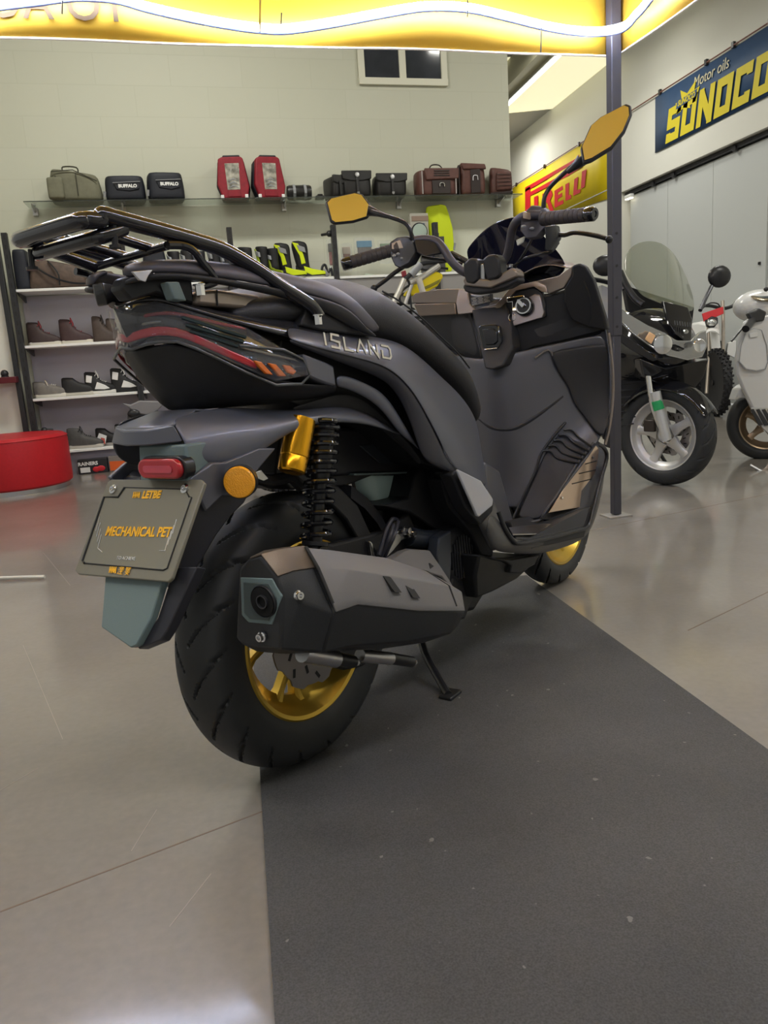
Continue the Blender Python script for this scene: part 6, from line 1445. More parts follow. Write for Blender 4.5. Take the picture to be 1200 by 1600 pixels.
# raised side pod panel
ssheet('shield_pod', [[(857, 548, -.170), (890, 542, -.215), (940, 535, -.285), (948, 537, -.305)],
                     [(862, 566, -.175), (900, 572, -.225), (942, 570, -.29), (955, 570, -.318)],
                     [(875, 590, -.18), (905, 600, -.225), (940, 610, -.285), (957, 610, -.318)],
                     [(888, 603, -.185), (912, 622, -.225), (938, 645, -.28), (955, 645, -.315)],
                     [(893, 630, -.185), (915, 655, -.225), (930, 680, -.265), (945, 690, -.305)]], M_body2, d=0.012, thick=0.006)
MB().lathe([(0, 0), (0.009, 0), (0.009, 0.002), (0, 0.001)], 16, axis_M(surfrows([[(932, 626, -.274)]], 0.0205)[0][0], (-1, -0.3, 0))).build('screw_hole', M_dark, sc)
tubes('pod_edge', surfrows([[(836, 560, -.145), (856, 547, -.172), (866, 560, -.178), (880, 583, -.185), (889, 603, -.19)]], 0.012)[0], 0.0035, mat('edge_light', (0.13, 0.12, 0.11), 0.4, metal=0.3), k=3)
# vent pod
ssheet('vent_pod', [[(905, 642, -.178), (921, 650, -.205), (936, 690, -.262)],
                   [(884, 662, -.172), (902, 676, -.205), (926, 702, -.250)],
                   [(864, 688, -.162), (882, 700, -.195), (905, 726, -.232)],
                   [(848, 712, -.150), (862, 722, -.180), (889, 748, -.218)],
                   [(838, 738, -.135), (846, 755, -.165), (872, 775, -.208)],
                   [(820, 775, -.115), (832, 785, -.150), (860, 795, -.200)],
                   [(803, 812, -.098), (822, 813, -.140), (842, 812, -.180)]], mat('vent_dark', (0.026, 0.026, 0.032), 0.5, bump=0.2, bscale=900), d=0.012, thick=0.006)
for k in range(5):
    dx, dy = -8.2*k, 8.2*k
    MB().tube(smooth_path(surfrows([[(881+dx*1.0, 672+dy, -.176), (893+dx, 672+dy, -.192), (905+dx, 684+dy, -.212), (926+dx*0.62, 699+dy*0.75, -.245)]], 0.020)[0], 4), 0.0034, 8).build('vent_rib', M_blacks, sc)
tubes('vent_edge', surfrows([[(903, 640, -.178), (882, 662, -.172), (860, 688, -.160), (845, 710, -.148), (836, 738, -.132), (818, 775, -.112), (801, 812, -.096)]], 0.012)[0], 0.004, mat('vent_line', (0.015, 0.015, 0.018), 0.5), k=3)
tubes('plate_border', surfrows([[(928, 692, -.245), (900, 727, -.228), (875, 766, -.212), (850, 803, -.195), (840, 814, -.185), (802, 818, -.14)]], 0.014)[0], 0.0045, mat('edge_light2', (0.075, 0.072, 0.078), 0.4, metal=0.3), k=3)
# ------------------------------------------------------------------ front outer cowl
def Lx(*a): return Vector(a)
E0 = [SY(918, 414, -.255), SY(930, 440, -.280), SY(942, 480, -.300), SY(950, 520, -.315), SY(956, 570, -.322), SY(957, 620, -.320), SY(952, 665, -.312), SY(945, 695, -.302)]
def nose(k, e):   # from shield edge towards the front centre
    tx = 1.50; return Vector((e.x+(tx-e.x)*k, e.y*(1-k)**0.55 if k < 1 else 0, e.z+(0.80-e.z)*0.25*k))
rowsn = [[nose(k, e) for k in (0, 0.2, 0.45, 0.7, 0.88, 1.0)] for e in E0]
g = [r+[mir(p) for p in r[-2::-1]] for r in rowsn]
MB().grid(g).build('front_cowl', M_body, sc, sub=1, solid=0.006)
tubes('cowl_edge', [p+Vector((0.002, -0.001, 0)) for p in E0[3:]], 0.004, M_bronze, n=8, k=3)
# front fender & fork
fs = []
for k in range(9):
    a = radians(35+k*15); c_ = Vector((cos(a), 0, sin(a)))
    fs.append([c_*0.312+Vector((1.3895, y, RW-abs(y)*0.25)) for y in (-0.062, -0.04, 0, 0.04, 0.062)])
MB().grid(fs).build('front_fender', M_body, sc, sub=1, solid=0.004)
for y in (-0.075, 0.075): tubes('fork_leg', [Vector((1.39, y, 0.29)), Vector((1.20, y, 0.70))], 0.018, M_blacks, k=1)
tubes('steering_column', [Vector((1.20, 0, 0.68)), SY(762, 440, 0)+Vector((0.05, 0, -0.06))], 0.024, M_blacks, k=1)
# ------------------------------------------------------------------ dashboard / glove boxes
DB = [
 [(645, 474, .265), (680, 474, .215), (712, 473, .155), (735, 476, .10), (752, 480, .045), (775, 476, .0), (800, 462, -.05), (830, 458, -.10), (855, 458, -.15), (885, 452, -.20), (925, 430, -.275)],
 [(654, 494, .262), (684, 494, .212), (714, 493, .152), (738, 500, .09), (755, 505, .035), (778, 502, -.01), (800, 500, -.05), (832, 500, -.10), (858, 500, -.15), (890, 490, -.21), (935, 470, -.285)],
 [(672, 518, .24), (694, 520, .19), (722, 522, .135), (745, 535, .075), (757, 545, .03), (780, 543, -.012), (800, 540, -.05), (832, 535, -.10), (860, 530, -.15), (895, 520, -.21), (945, 500, -.295)],
 [(690, 545, .21), (706, 548, .165), (728, 552, .11), (748, 562, .06), (758, 574, .025), (783, 572, -.015), (798, 563, -.05), (828, 550, -.10), (860, 545, -.15), (895, 535, -.21), (950, 522, -.305)]]
T2 = [lambda y, z: 1, lambda y, z: z, lambda y, z: z*z, lambda y, z: y*y, lambda y, z: y*y*z, lambda y, z: y**4]
dash_f = fitsurf(DB, T2)
def dpt(px, py, d=0.0):
    v_ = onsurf(px, py, f=dash_f, d=d)
    return v_ if v_ is not None else SX(px, py, 0.95-d)
g = [[dpt(p[0], p[1]) for p in r] for r in DB]
MB().grid(g).build('dashboard', M_body2, sc, sub=1, solid=0.006)
def dplate(name, pts, d, mt, depth=0.02, bevel=0.003, parent=None):
    return MB().prism([dpt(px, py, d) for px, py in pts], (depth, 0, 0)).build(name, mt, parent or sc, bevel=bevel)
def dtube(name, pts, d, r, mt, parent=None, k=3, n=8):
    P_ = [dpt(px, py, d) for px, py in pts]; return MB().tube(smooth_path(P_, k) if k > 1 else P_, r, n).build(name, mt, parent or sc)
M_dashd = mat('dash_black', (0.014, 0.014, 0.016), 0.45, bump=0.25, bscale=900)
# right and left lower boxes, centre column
dplate('left_box', [(646, 474), (714, 473), (735, 478), (757, 574), (706, 548), (684, 530), (655, 494)], 0.010, M_dashd, bevel=0.006)
MB().prism([dpt(x_, y_, d_) for x_, y_, d_ in ((735, 480, .030), (775, 476, .030), (790, 470, .028), (797, 500, .050), (800, 545, .085), (786, 572, .105), (770, 578, .108), (757, 576, .105), (751, 550, .085), (740, 500, .050))], (0.06, 0, 0)).build('centre_column', M_body2, sc, bevel=0.006)
dplate('right_box', [(850, 462), (893, 452), (922, 440), (946, 500), (948, 516), (880, 534), (835, 543), (803, 560), (798, 520), (795, 500)], 0.014, M_dashd, bevel=0.006)
dplate('left_lid_top', [(643, 464), (648, 458), (684, 452), (717, 451), (722, 462), (713, 474), (646, 474)], 0.022, M_bronze, bevel=0.003)
dplate('left_lid_front', [(646, 475), (711, 473), (713, 491), (654, 494)], 0.024, M_bronze, bevel=0.003)
dplate('centre_trim', [(717, 451), (730, 453), (733, 474), (742, 483), (775, 475), (800, 447), (838, 439), (852, 445), (856, 458), (846, 456), (834, 448), (806, 454), (782, 481), (760, 486), (728, 490), (715, 491), (712, 473)], 0.034, M_bronze, bevel=0.002)
dplate('right_trim', [(838, 439), (872, 431), (895, 415), (893, 430), (881, 450), (857, 460), (850, 445)], 0.030, M_bronze, bevel=0.003)
dplate('ignition_recess', [(806, 455), (834, 448), (846, 456), (852, 475), (852, 495), (795, 514), (790, 490), (790, 470)], 0.026, M_dashd, bevel=0.004)
dplate('right_pod_lid', [(893, 415), (905, 411), (914, 416), (926, 437), (946, 500), (949, 516), (921, 512), (892, 500), (880, 470), (881, 450), (893, 430)], 0.032, M_body2, depth=0.03, bevel=0.006)
dtube('lid_seam', [(913, 440), (922, 465), (924, 490), (920, 510)], 0.034, 0.0014, M_dark, n=6)
dplate('ignition_plate', [(799, 497), (801, 478), (836, 459), (843, 461), (850, 488), (847, 496), (791, 513)], 0.034, mat('ign_grey', (0.30, 0.26, 0.25), 0.3, metal=0.7), bevel=0.002, depth=0.01)
ic = dpt(820, 479, 0.036); Mx_ = axis_M(ic, (-1, -0.1, 0.15))
ig = MB().lathe([(0, 0), (0.028, 0), (0.028, 0.006), (0.024, 0.012), (0, 0.012)], 30, Mx_).build('ignition_lock', M_gloss, sc)
MB().lathe([(0.020, 0.012), (0.0235, 0.012), (0.0235, 0.016), (0.020, 0.016)], 30, Mx_, closed=True).build('lock_ring', M_chrome, ig)
MB().box(-0.004, 0.018, -0.005, 0.005, 0.012, 0.022).build('key', M_chrome, ig).matrix_local = Mx_ @ Matrix.Rotation(2.3, 4, 'Z')
dplate('key_guard', [(791, 465), (818, 461), (820, 467), (809, 469), (807, 486), (800, 486), (800, 472), (792, 473)], 0.050, M_chrome, bevel=0.002, depth=0.010)
kr = dpt(800, 496, 0.052)
MB().tube([kr+Vector((0, 0.011*cos(q*pi/9), 0.011*sin(q*pi/9))) for q in range(18)], 0.0011, 6, closed=True).build('key_ring', M_chrome, sc)
so = [(746, 511), (752, 508), (774, 507), (779, 510), (783, 534), (778, 545), (757, 547), (753, 543)]
so_ = dplate('socket_frame', so, 0.082, M_gloss, bevel=0.003, depth=0.02)
dplate('socket_door', [(753, 515), (770, 513), (776, 518), (777, 533), (772, 538), (758, 539)], 0.086, mat('socket_black', (0.006, 0.006, 0.006), 0.3), bevel=0.002, parent=so_, depth=0.01)
dtube('socket_highlight', [(757, 546), (777, 544)], 0.086, 0.0016, M_steel, parent=so_, k=1)
lb = dplate('warning_label', [(735, 466), (766, 459), (767, 471), (737, 478)], 0.052, mat('label_dark', (0.03, 0.03, 0.035), 0.4), bevel=0.0004, depth=0.018)
li = MB(); L0, L1, L2, L3 = [dpt(a_, b_, 0.0535) for a_, b_ in ((735, 466), (766, 459), (767, 471), (737, 478))]
li.tube([L0.lerp(L2, .04), L1.lerp(L3, .04), L2.lerp(L0, .04), L3.lerp(L1, .04)], 0.0008, 5, closed=True)
for k in range(1, 5):
    for (u0, u1) in ((0.06, 0.3), (0.36, 0.62), (0.66, 0.93)):
        a_ = L0.lerp(L3, k/5).lerp(L1.lerp(L2, k/5), u0+0.02*(k % 3)); b2 = L0.lerp(L3, k/5).lerp(L1.lerp(L2, k/5), u1-0.03*(k % 2)); li.tube([a_, b2], 0.0009, 5)
li.build('label_print', M_whp, lb)
# ------------------------------------------------------------------ handlebar
hb = bpy.data.objects.new('handlebar', None); COL.objects.link(hb); hb.parent = sc
def xplate(name, pts, x, depth, mt, bevel=0.004, parent=None): return MB().prism([SX(px, py, x) for px, py in pts], (depth, 0, 0)).build(name, mt, parent or hb, bevel=bevel)
xplate('clamp_base', [(722, 448), (728, 440), (800, 425), (808, 432), (810, 440), (791, 450), (766, 457), (740, 460), (726, 456)], 0.915, 0.05, M_body2, bevel=0.006)
xplate('clamp_plate', [(723, 438), (728, 432), (765, 437), (800, 418), (807, 424), (808, 432), (766, 450), (726, 446)], 0.905, 0.05, M_bronze, bevel=0.004)
xplate('bar_clamp', [(723, 412), (733, 403), (745, 404), (748, 412), (748, 437), (740, 444), (728, 442), (724, 430)], 0.900, 0.05, M_blacks, bevel=0.006)
xplate('bar_clamp', [(753, 405), (762, 398), (774, 397), (780, 404), (782, 430), (775, 436), (760, 438), (755, 420)], 0.895, 0.05, M_blacks, bevel=0.006)
xplate('clamp_bridge', [(744, 414), (757, 411), (758, 437), (746, 440)], 0.910, 0.03, M_steel, bevel=0.003)
xm_ = SY(760, 412, 0).x
tubes('bar_tube', V3([(748, 428, .03), (730, 427, .05), (715, 418, .075), (703, 405, .095), (694, 390, .115), (683, 378, .14), (668, 374, .165), (650, 375, .19), (636, 379, .21)]), 0.0125, M_rail, n=14, k=4, parent=hb)
tubes('bar_tube', V3([(762, 425, -.005), (778, 417, -.025), (790, 404, -.045), (796, 385, -.065), (800, 360, -.085), (808, 345, -.11), (822, 337, -.14), (845, 336, -.18)]), 0.0125, M_rail, n=14, k=4, parent=hb)
def grip(p, q, name_end):
    d_ = (q-p); L0_ = d_.length; M2 = axis_M(p, d_)
    pr = [(0, 0)]; nb = 9
    pr += [(0.019, 0), (0.019, 0.004)]
    for k in range(nb):
        z_ = 0.008+(L0_*0.80)*k/nb; pr += [(0.0175, z_), (0.0185, z_+0.003), (0.0185, z_+L0_*0.8/nb*0.82), (0.0170, z_+L0_*0.8/nb*0.9)]
    pr += [(0.0175, L0_*0.83), (0, L0_*0.83)]
    gp = MB().lathe(pr, 24, M2).build('grip', mat('grip_rubber', (0.045, 0.038, 0.038), 0.55, bump=0.2, bscale=400), hb)
    MB().lathe([(0, L0_*0.83), (0.0165, L0_*0.83), (0.0185, L0_*0.85), (0.0185, L0_*0.97), (0.015, L0_*1.0), (0.008, L0_*1.0), (0.007, L0_*0.985), (0, L0_*0.985)], 24, M2).build('bar_end', M_gloss, gp)
    return gp
gr1 = grip(SY(848, 342, -.19), SY(930, 334, -.355), 'r')
gr2 = grip(SY(622, 388, .215), SY(534, 414, .345), 'l')
# switch gear
def block(name, pts, depth, mt, bevel=0.005): return plate(name, pts, depth, mt, bevel=bevel, parent=hb, axis=(1, 0, 0))
b1_ = block('switch_box', [(818, 332, -.14), (830, 320, -.15), (846, 322, -.17), (858, 332, -.19), (860, 350, -.19), (846, 362, -.175), (838, 372, -.165), (822, 374, -.15), (812, 360, -.14), (814, 342, -.14)], 0.04, M_rail)
plate('switch_lens', [toeye(p, 0.010) for p in V3([(817, 330, -.145), (832, 333, -.155), (826, 343, -.152), (817, 341, -.145)])], 0.010, mat('lens_warm', (0.35, 0.28, 0.22), 0.15, coat=0.5), parent=b1_, bevel=0.001, axis=(1, 0, 0))
for (a, b_) in ((818, 354), (831, 357), (840, 354)): MB().ball(toeye(SY(a, b_, -.155), 0.012), 0.0055, (1, 1.3, 0.8)).build('switch_button', M_grey, b1_)
plate('horn_lever', [toeye(p, 0.010) for p in V3([(806, 375, -.14), (819, 369, -.15), (816, 378, -.148), (808, 384, -.142)])], 0.010, M_steel, parent=b1_, bevel=0.001, axis=(1, 0, 0))
b2_ = block('switch_box', [(608, 378, .225), (620, 370, .215), (636, 368, .20), (648, 378, .185), (650, 395, .18), (640, 412, .19), (625, 420, .205), (616, 415, .215), (609, 400, .225)], 0.04, M_blacks)
plate('switch_lens', [toeye(p, 0.010) for p in V3([(613, 380, .225), (625, 375, .215), (631, 388, .208), (613, 390, .222)])], 0.010, mat('lens_warm', 0, 0), parent=b2_, bevel=0.002, axis=(1, 0, 0)).location.x = -0.004
for (a, b_) in ((616, 400), (622, 397), (627, 404)): MB().ball(toeye(SY(a, b_, .212), 0.012), 0.0055, (1, 1.0, 0.8)).build('switch_button', M_grey, b2_)
# brake levers and cables
tubes('brake_lever', [p+Vector((0.03, 0, 0)) for p in V3([(862, 364, -.195), (875, 366, -.215), (890, 362, -.24), (910, 364, -.28), (930, 368, -.315), (944, 372, -.34)])], 0.0065, M_blacks, n=8, k=3, parent=hb)
MB().ball(SY(946, 373, -.345)+Vector((0.03, 0, 0)), 0.011).build('lever_ball', M_blacks, hb)
block('lever_bracket', [(850, 352, -.185), (868, 350, -.20), (872, 372, -.205), (858, 392, -.19), (850, 392, -.18), (852, 372, -.18)], 0.03, M_blacks)
tubes('brake_lever', [p+Vector((0.04, 0, 0)) for p in V3([(620, 415, .21), (605, 425, .235), (590, 437, .26), (575, 448, .285)])], 0.0065, M_blacks, n=8, k=3, parent=hb)
MB().ball(SY(572, 450, .29)+Vector((0.04, 0, 0)), 0.011).build('lever_ball', M_blacks, hb)
for pts, r_ in (([(866, 378, -.19), (855, 392, -.18), (840, 395, -.16), (815, 402, -.12), (795, 415, -.07)], 0.004), ([(824, 372, -.15), (812, 395, -.12), (800, 412, -.08), (796, 424, -.05)], 0.004),
                ([(652, 385, .18), (675, 392, .16), (700, 398, .12), (722, 410, .07)], 0.004), ([(650, 400, .18), (665, 403, .16), (690, 405, .13), (715, 412, .09)], 0.0045), ([(697, 395, .13), (710, 402, .10), (722, 408, .08)], 0.009)):
    tubes('control_cable', [p+Vector((0.03, 0, 0)) for p in V3(pts)], r_, M_blacks, n=8, k=4, parent=hb)
block('master_cylinder', [(646, 374, .185), (676, 374, .15), (694, 385, .12), (690, 396, .12), (665, 400, .15), (650, 396, .18)], 0.02, M_blacks)
# mirrors
def mirror_(arm, outline, face_n, name='mirror'):
    tubes('mirror_arm', arm, 0.0062, M_blacks, n=10, k=4, parent=hb)
    c_ = sum(outline, Vector())/len(outline); n_ = Vector(face_n).normalized()
    back = [c_+(p-c_)*0.55-n_*0.035 for p in outline]
    o = MB().loft([outline, [c_+(p-c_)*1.0-n_*0.010 for p in outline], back]).build('mirror_shell', M_blacks, hb, bevel=0.004)
    ing = [c_+(p-c_)*0.90+n_*0.0015 for p in outline]
    MB().prism(ing, n_*0.001).build('mirror_glass', M_mirror, o, smooth=False)
# right mirror: points on a plane facing back, inwards and slightly down
def planept(px, py, o_, n_): return F.loc(hit(px, py, F.M @ o_, F.M.to_3x3() @ n_))
def aim(o_, roof):   # normal that reflects the eye ray to the canopy point
    e = F.loc(CP); a = (e-o_).normalized(); b2 = (roof-o_).normalized(); return (a+b2).normalized()
oR = SY(945, 205, -.40); nR = aim(oR, F.loc(Vector((0.15, 1.2, 2.75))))
mirror_(V3([(849, 325, -.185), (851, 308, -.190), (860, 292, -.205), (880, 272, -.25), (905, 250, -.30), (915, 243, -.32)]),
        [planept(x, y, oR, nR) for x, y in ((906, 232), (922, 196), (938, 182), (978, 161), (986, 164), (987, 178), (976, 205), (955, 232), (922, 252), (910, 256))], nR)
oL = SY(545, 326, .40); nL = aim(oL, F.loc(Vector((0.5, 0.9, 2.7))))
mirror_(V3([(644, 374, .19), (641, 360, .19), (632, 348, .205), (612, 340, .24), (592, 334, .28), (580, 330, .31)]),
        [planept(x, y, oL, nL) for x, y in ((508, 316), (515, 309), (555, 300), (567, 303), (584, 326), (575, 340), (552, 347), (522, 350), (516, 346))], nL)
for pts in ([(909, 250, -.315), (903, 256, -.305), (896, 262, -.29), (888, 268, -.272)], [(574, 329, .325), (583, 331, .312), (592, 334, .295), (604, 338, .262)]):
    P_ = V3(pts); MB().tube(P_, [0.017, 0.013, 0.009, 0.0068], 14).build('mirror_neck', M_blacks, hb)
# ------------------------------------------------------------------ windscreen and instrument hood
M_tint = mat('tinted_screen', (0.010, 0.010, 0.022), 0.06, coat=0.6)
ws = [[(727, 392, .17), (735, 380, .16), (755, 358, .12), (775, 345, .08), (800, 337, .0), (818, 336, -.06)],
      [(731, 405, .19), (745, 398, .16), (768, 385, .11), (792, 370, .05), (830, 365, -.05), (848, 365, -.11)],
      [(734, 425, .20), (752, 428, .15), (780, 425, .08), (810, 415, .0), (850, 400, -.10), (872, 390, -.17)],
      [(738, 455, .20), (756, 458, .15), (785, 456, .08), (815, 450, .0), (865, 440, -.12), (893, 420, -.20)]]
MB().grid([[SX(p[0], p[1], 1.10+0.035*(2.5-abs(j-2.5))+0.03*i) for j, p in enumerate(r)] for i, r in enumerate(ws)]).build('windscreen', M_tint, sc, sub=2, solid=0.003)
hood = [[(800, 440, .0), (815, 425, -.03), (845, 412, -.09), (868, 412, -.14), (888, 418, -.19)],
        [(806, 430, -.0), (820, 418, -.03), (850, 405, -.09), (872, 405, -.14), (890, 414, -.19)]]
rw_ = []
for r, dx in ((hood[0], 0.0), (hood[1], 0.05), (hood[1], 0.12)): rw_.append([SY(*p)+Vector((dx, 0, 0.0)) for p in r])
MB().grid(rw_).build('instrument_hood', M_bronze, sc, sub=2, solid=0.008)
MB().prism([SY(a, b_, c)+Vector((0.06, 0, 0)) for a, b_, c in ((806, 432, -.01), (845, 418, -.09), (865, 418, -.13), (850, 436, -.12), (815, 440, -.05))], (0.01, 0, 0)).build('instrument_screen', M_lensd, sc, bevel=0.002)
for p in (SY(797, 418, -.05), SY(804, 424, -.055)): MB().lathe([(0, 0), (0.010, 0), (0.010, 0.008), (0, 0.010)], 12, Matrix.Translation(p)).build('clamp_nut', M_alu, hb)
# ================================================================== vehicles further back
def wheel2(root, loc, R, W2, rr, rim_mt, steer=0.0, spokes=5, wire=False, knob=False, lean=0.0, twin=False, wide=0.05, dsc=0.12, discside=-1, name='front_wheel'):
    e = bpy.data.objects.new(name, None); COL.objects.link(e); e.parent = root; e.location = loc; e.rotation_euler = (lean, 0, steer)
    if knob:
        mb = MB(); prof = [(rr, -W2*0.7), (R-0.04, -W2), (R-0.018, -W2*0.8), (R-0.012, 0), (R-0.018, W2*0.8), (R-0.04, W2), (rr, W2*0.7)]
        mb.lathe([(r, y) for r, y in prof], 72, YAX)
        for k in range(54):
            a = 2*pi*k/54; c_ = Vector((cos(a), 0, sin(a))); tn = Vector((-sin(a), 0, cos(a)))
            for y in ((-W2*0.55, W2*0.55) if k % 2 else (-W2*0.9, 0, W2*0.9)):
                b_ = c_*(R-0.02-(0.012 if abs(y) > W2*0.8 else 0))+Vector((0, y, 0))
                mb.prism([b_-tn*0.009+Vector((0, -0.010, 0)), b_+tn*0.009+Vector((0, -0.010, 0)), b_+tn*0.009+Vector((0, 0.010, 0)), b_-tn*0.009+Vector((0, 0.010, 0))], c_*0.022)
        mb.build('tyre', M_rubber, e, angle=40)
    else: tyre(R, W2, rr, 0, e, True if R > 0.28 else False)
    if wire:
        mb = MB(); mb.lathe([(rr-0.012, -0.02), (rr+0.004, -0.024), (rr+0.004, 0.024), (rr-0.012, 0.02), (rr-0.016, 0)], 64, YAX, closed=True)
        mb.build('rim', rim_mt, e)
        sp_ = MB()
        for k in range(32):
            a = 2*pi*k/32; a2 = a+(0.5 if k % 2 else -0.5)
            sp_.tube([Vector((cos(a)*(rr-0.01), 0, sin(a)*(rr-0.01))), Vector((cos(a2)*0.035, 0.03*(1 if k % 4 < 2 else -1), sin(a2)*0.035))], 0.0018, 5)
        sp_.build('spokes', M_chrome, e)
        MB().lathe([(0, -0.045), (0.03, -0.045), (0.022, -0.02), (0.022, 0.02), (0.03, 0.045), (0, 0.045)], 20, YAX).build('hub', M_blacks, e)
    else: rim(e, rr-0.002, W2*0.8, rim_mt, spokes=spokes, twin=twin, wide=wide, ang0=0.5)
    if dsc: disc(e, dsc, dsc*0.6, discside*(W2*0.75), mat('disc_steel', 0, 0), holes=24)
    return e
def fpoly(f, name, pts, depth, mt, parent, bevel=0.004):     # points (px,py,x) pushed back along -x
    return MB().prism([f.X(*p) for p in pts], (-depth, 0, 0)).build(name, mt, parent, bevel=bevel)
def ftube(f, name, pts, r, mt, parent, k=4, n=10):
    P_ = [f.X(*p) for p in pts]; return MB().tube(smooth_path(P_, k) if k > 1 else P_, r, n).build(name, mt, parent)

# ------------------------------------------------------------------ black touring scooter
FM = Frame(gr(1040, 757), radians(186)); tm = thing('touring_scooter', 'glossy black touring scooter with tall tinted windscreen and silver front wheel', 'scooter', matrix=FM.M)
M_silver = mat('silver_rim', (0.55, 0.54, 0.52), 0.38, metal=0.6)
wv_ = wheel2(tm, (0, 0, 0.292), 0.292, 0.056, 0.205, M_silver, steer=radians(36), spokes=5, wide=0.060, dsc=0.125, discside=1)
# fork slider on the near side
ftube(FM, 'fork_leg', [(1009, 560, 0.02), (1016, 612, 0.03), (1021, 640, 0.04), (1040, 690, 0.05)], 0.016, M_chrome, tm, k=1)
ftube(FM, 'fork_slider', [(1024, 612, 0.055), (1030, 640, 0.065), (1042, 688, 0.085)], 0.028, mat('fork_silver', (0.62, 0.62, 0.60), 0.35, metal=0.6), tm, k=1, n=16)
ftube(FM, 'fork_label', [(1026, 626, 0.060), (1030, 640, 0.066)], 0.0295, mat('label_green', '#2a9a5a', 0.4), tm, k=1, n=16)
ftube(FM, 'fork_leg', [(1075, 560, -0.02), (1062, 640, -0.06), (1060, 680, -0.08)], 0.02, M_blacks, tm, k=1)
# front fender wrapping the wheel (turned with it)
fe = bpy.data.objects.new('front_fender', None)
fs = []
for k in range(10):
    a = radians(28+k*12.5); c_ = Vector((cos(a), 0, sin(a))); fs.append([c_*(0.300 if abs(y) > 0.07 else 0.318)+Vector((0, y, -abs(y)*0.5)) for y in (-0.08, -0.06, -0.03, 0, 0.03, 0.06, 0.08)])
MB().grid(fs).build('front_fender', M_gloss, wv_, sub=1, solid=0.004)
bpy.data.objects.remove(fe)
ft_ = MB(); cal = MB().box(-0.10, -0.03, -0.075, -0.045, 0.02, 0.09).build('brake_caliper', mat('caliper_dark', (0.05, 0.04, 0.035), 0.4, metal=0.6), wv_, bevel=0.008)
# body: sections from the nose back
def bsec(x, pts): return [Vector((x, y, z)) for y, z in pts]
def ring(x, w_, zt_, zb_, wm, zm): return bsec(x, [(0, zt_), (-w_*0.6, zt_-0.02), (-w_, zt_-0.10), (-wm, zm), (-wm*0.8, zb_+0.05), (-wm*0.3, zb_), (wm*0.3, zb_), (wm*0.8, zb_+0.05), (wm, zm), (w_, zt_-0.10), (w_*0.6, zt_-0.02)])
body = [ring(0.10, 0.05, 0.80, 0.66, 0.07, 0.72), ring(0.02, 0.15, 0.90, 0.64, 0.19, 0.76), ring(-0.12, 0.22, 1.00, 0.60, 0.27, 0.78), ring(-0.32, 0.25, 1.04, 0.50, 0.31, 0.74), ring(-0.50, 0.22, 1.00, 0.30, 0.30, 0.62), ring(-0.62, 0.15, 0.90, 0.24, 0.27, 0.45)]
MB().loft(body).build('front_fairing', M_gloss, tm, sub=2)
MB().loft([ring(-0.50, 0.10, 0.62, 0.20, 0.24, 0.36), ring(-0.9, 0.14, 0.60, 0.18, 0.26, 0.34), ring(-1.2, 0.18, 0.80, 0.25, 0.24, 0.50), ring(-1.7, 0.16, 0.88, 0.55, 0.18, 0.70)]).build('rear_body', M_gloss, tm, sub=2)
MB().loft([ring(-0.8, 0.14, 0.78, 0.68, 0.15, 0.72), ring(-1.2, 0.17, 0.84, 0.70, 0.18, 0.76), ring(-1.7, 0.13, 0.94, 0.82, 0.14, 0.88)]).build('seat', M_seat, tm, sub=2)
wheel2(tm, (-1.45, 0, 0.28), 0.28, 0.065, 0.19, M_silver, spokes=5, dsc=0, name='rear_wheel')
fpoly(FM, 'radiator_panel', [(962, 585, -.20), (1008, 575, -.10), (1015, 620, -.12), (1000, 660, -.2), (975, 705, -.3), (952, 700, -.35)], 0.10, M_black, tm)
for k in range(7): ftube(FM, 'radiator_slat', [(966, 600+k*11, -.19), (1008-k*3, 596+k*11, -.11)], 0.004, M_engine, tm, k=1, n=6)
fpoly(FM, 'under_beak', [(1000, 560, .08), (1040, 575, .12), (1090, 565, .08), (1108, 560, .0), (1100, 590, .0), (1082, 612, -.02), (1030, 600, .02), (1005, 590, .02)], 0.2, M_gloss, tm, bevel=0.01)
# headlamps: one wide wraparound glass with two reflectors
M_headl = mat('headlamp_glass', (0.50, 0.51, 0.49), 0.10, metal=0.75, coat=0.8, bump=0.6, bscale=40)
hl_o = [(966, 478, -.02), (985, 492, .04), (1012, 508, .10), (1040, 520, .13), (1058, 532, .145), (1080, 532, .13), (1096, 518, .08), (1103, 516, .02), (1106, 540, .02), (1098, 558, .07), (1075, 563, .12), (1045, 556, .13), (1015, 540, .10), (988, 520, .05), (968, 500, -.02)]
hlp = MB(); P_ = [FM.X(*p) for p in hl_o]; c_ = sum(P_, Vector())/len(P_)
hl = MB().prism(P_, (-0.03, 0, 0)).build('headlamp', M_headl, tm, bevel=0.006)
for (a, b_, r_) in ((1035, 538, 0.052), (1092, 540, 0.036)):
    p_ = FM.X(a, b_, 0.155); MB().lathe([(0.2*r_, -0.01), (r_*0.7, -0.004), (r_, 0.008), (r_*0.9, 0.010), (0, 0.004)], 24, axis_M(p_, (1, 0, 0))).build('reflector', M_chrome, hl)
fpoly(FM, 'turn_lamp', [(1015, 518, .125), (1025, 524, .13), (1018, 538, .13), (1008, 530, .12)], 0.01, mat('lamp_peach', (0.7, 0.42, 0.2), 0.2, coat=0.6), hl)
for pts in ([(965, 530, .0), (985, 545, .05), (1020, 565, .10), (1028, 562, .11), (1000, 540, .08), (970, 520, .02)],):
    fpoly(FM, 'cheek_panel', pts, 0.02, M_gloss, tm)
fpoly(FM, 'nose_centre', [(1036, 470, -.05), (1075, 480, -.05), (1082, 500, .0), (1080, 530, .08), (1070, 533, .10), (1056, 522, .10), (1043, 500, .03)], 0.03, M_gloss, tm)
ng = MB()
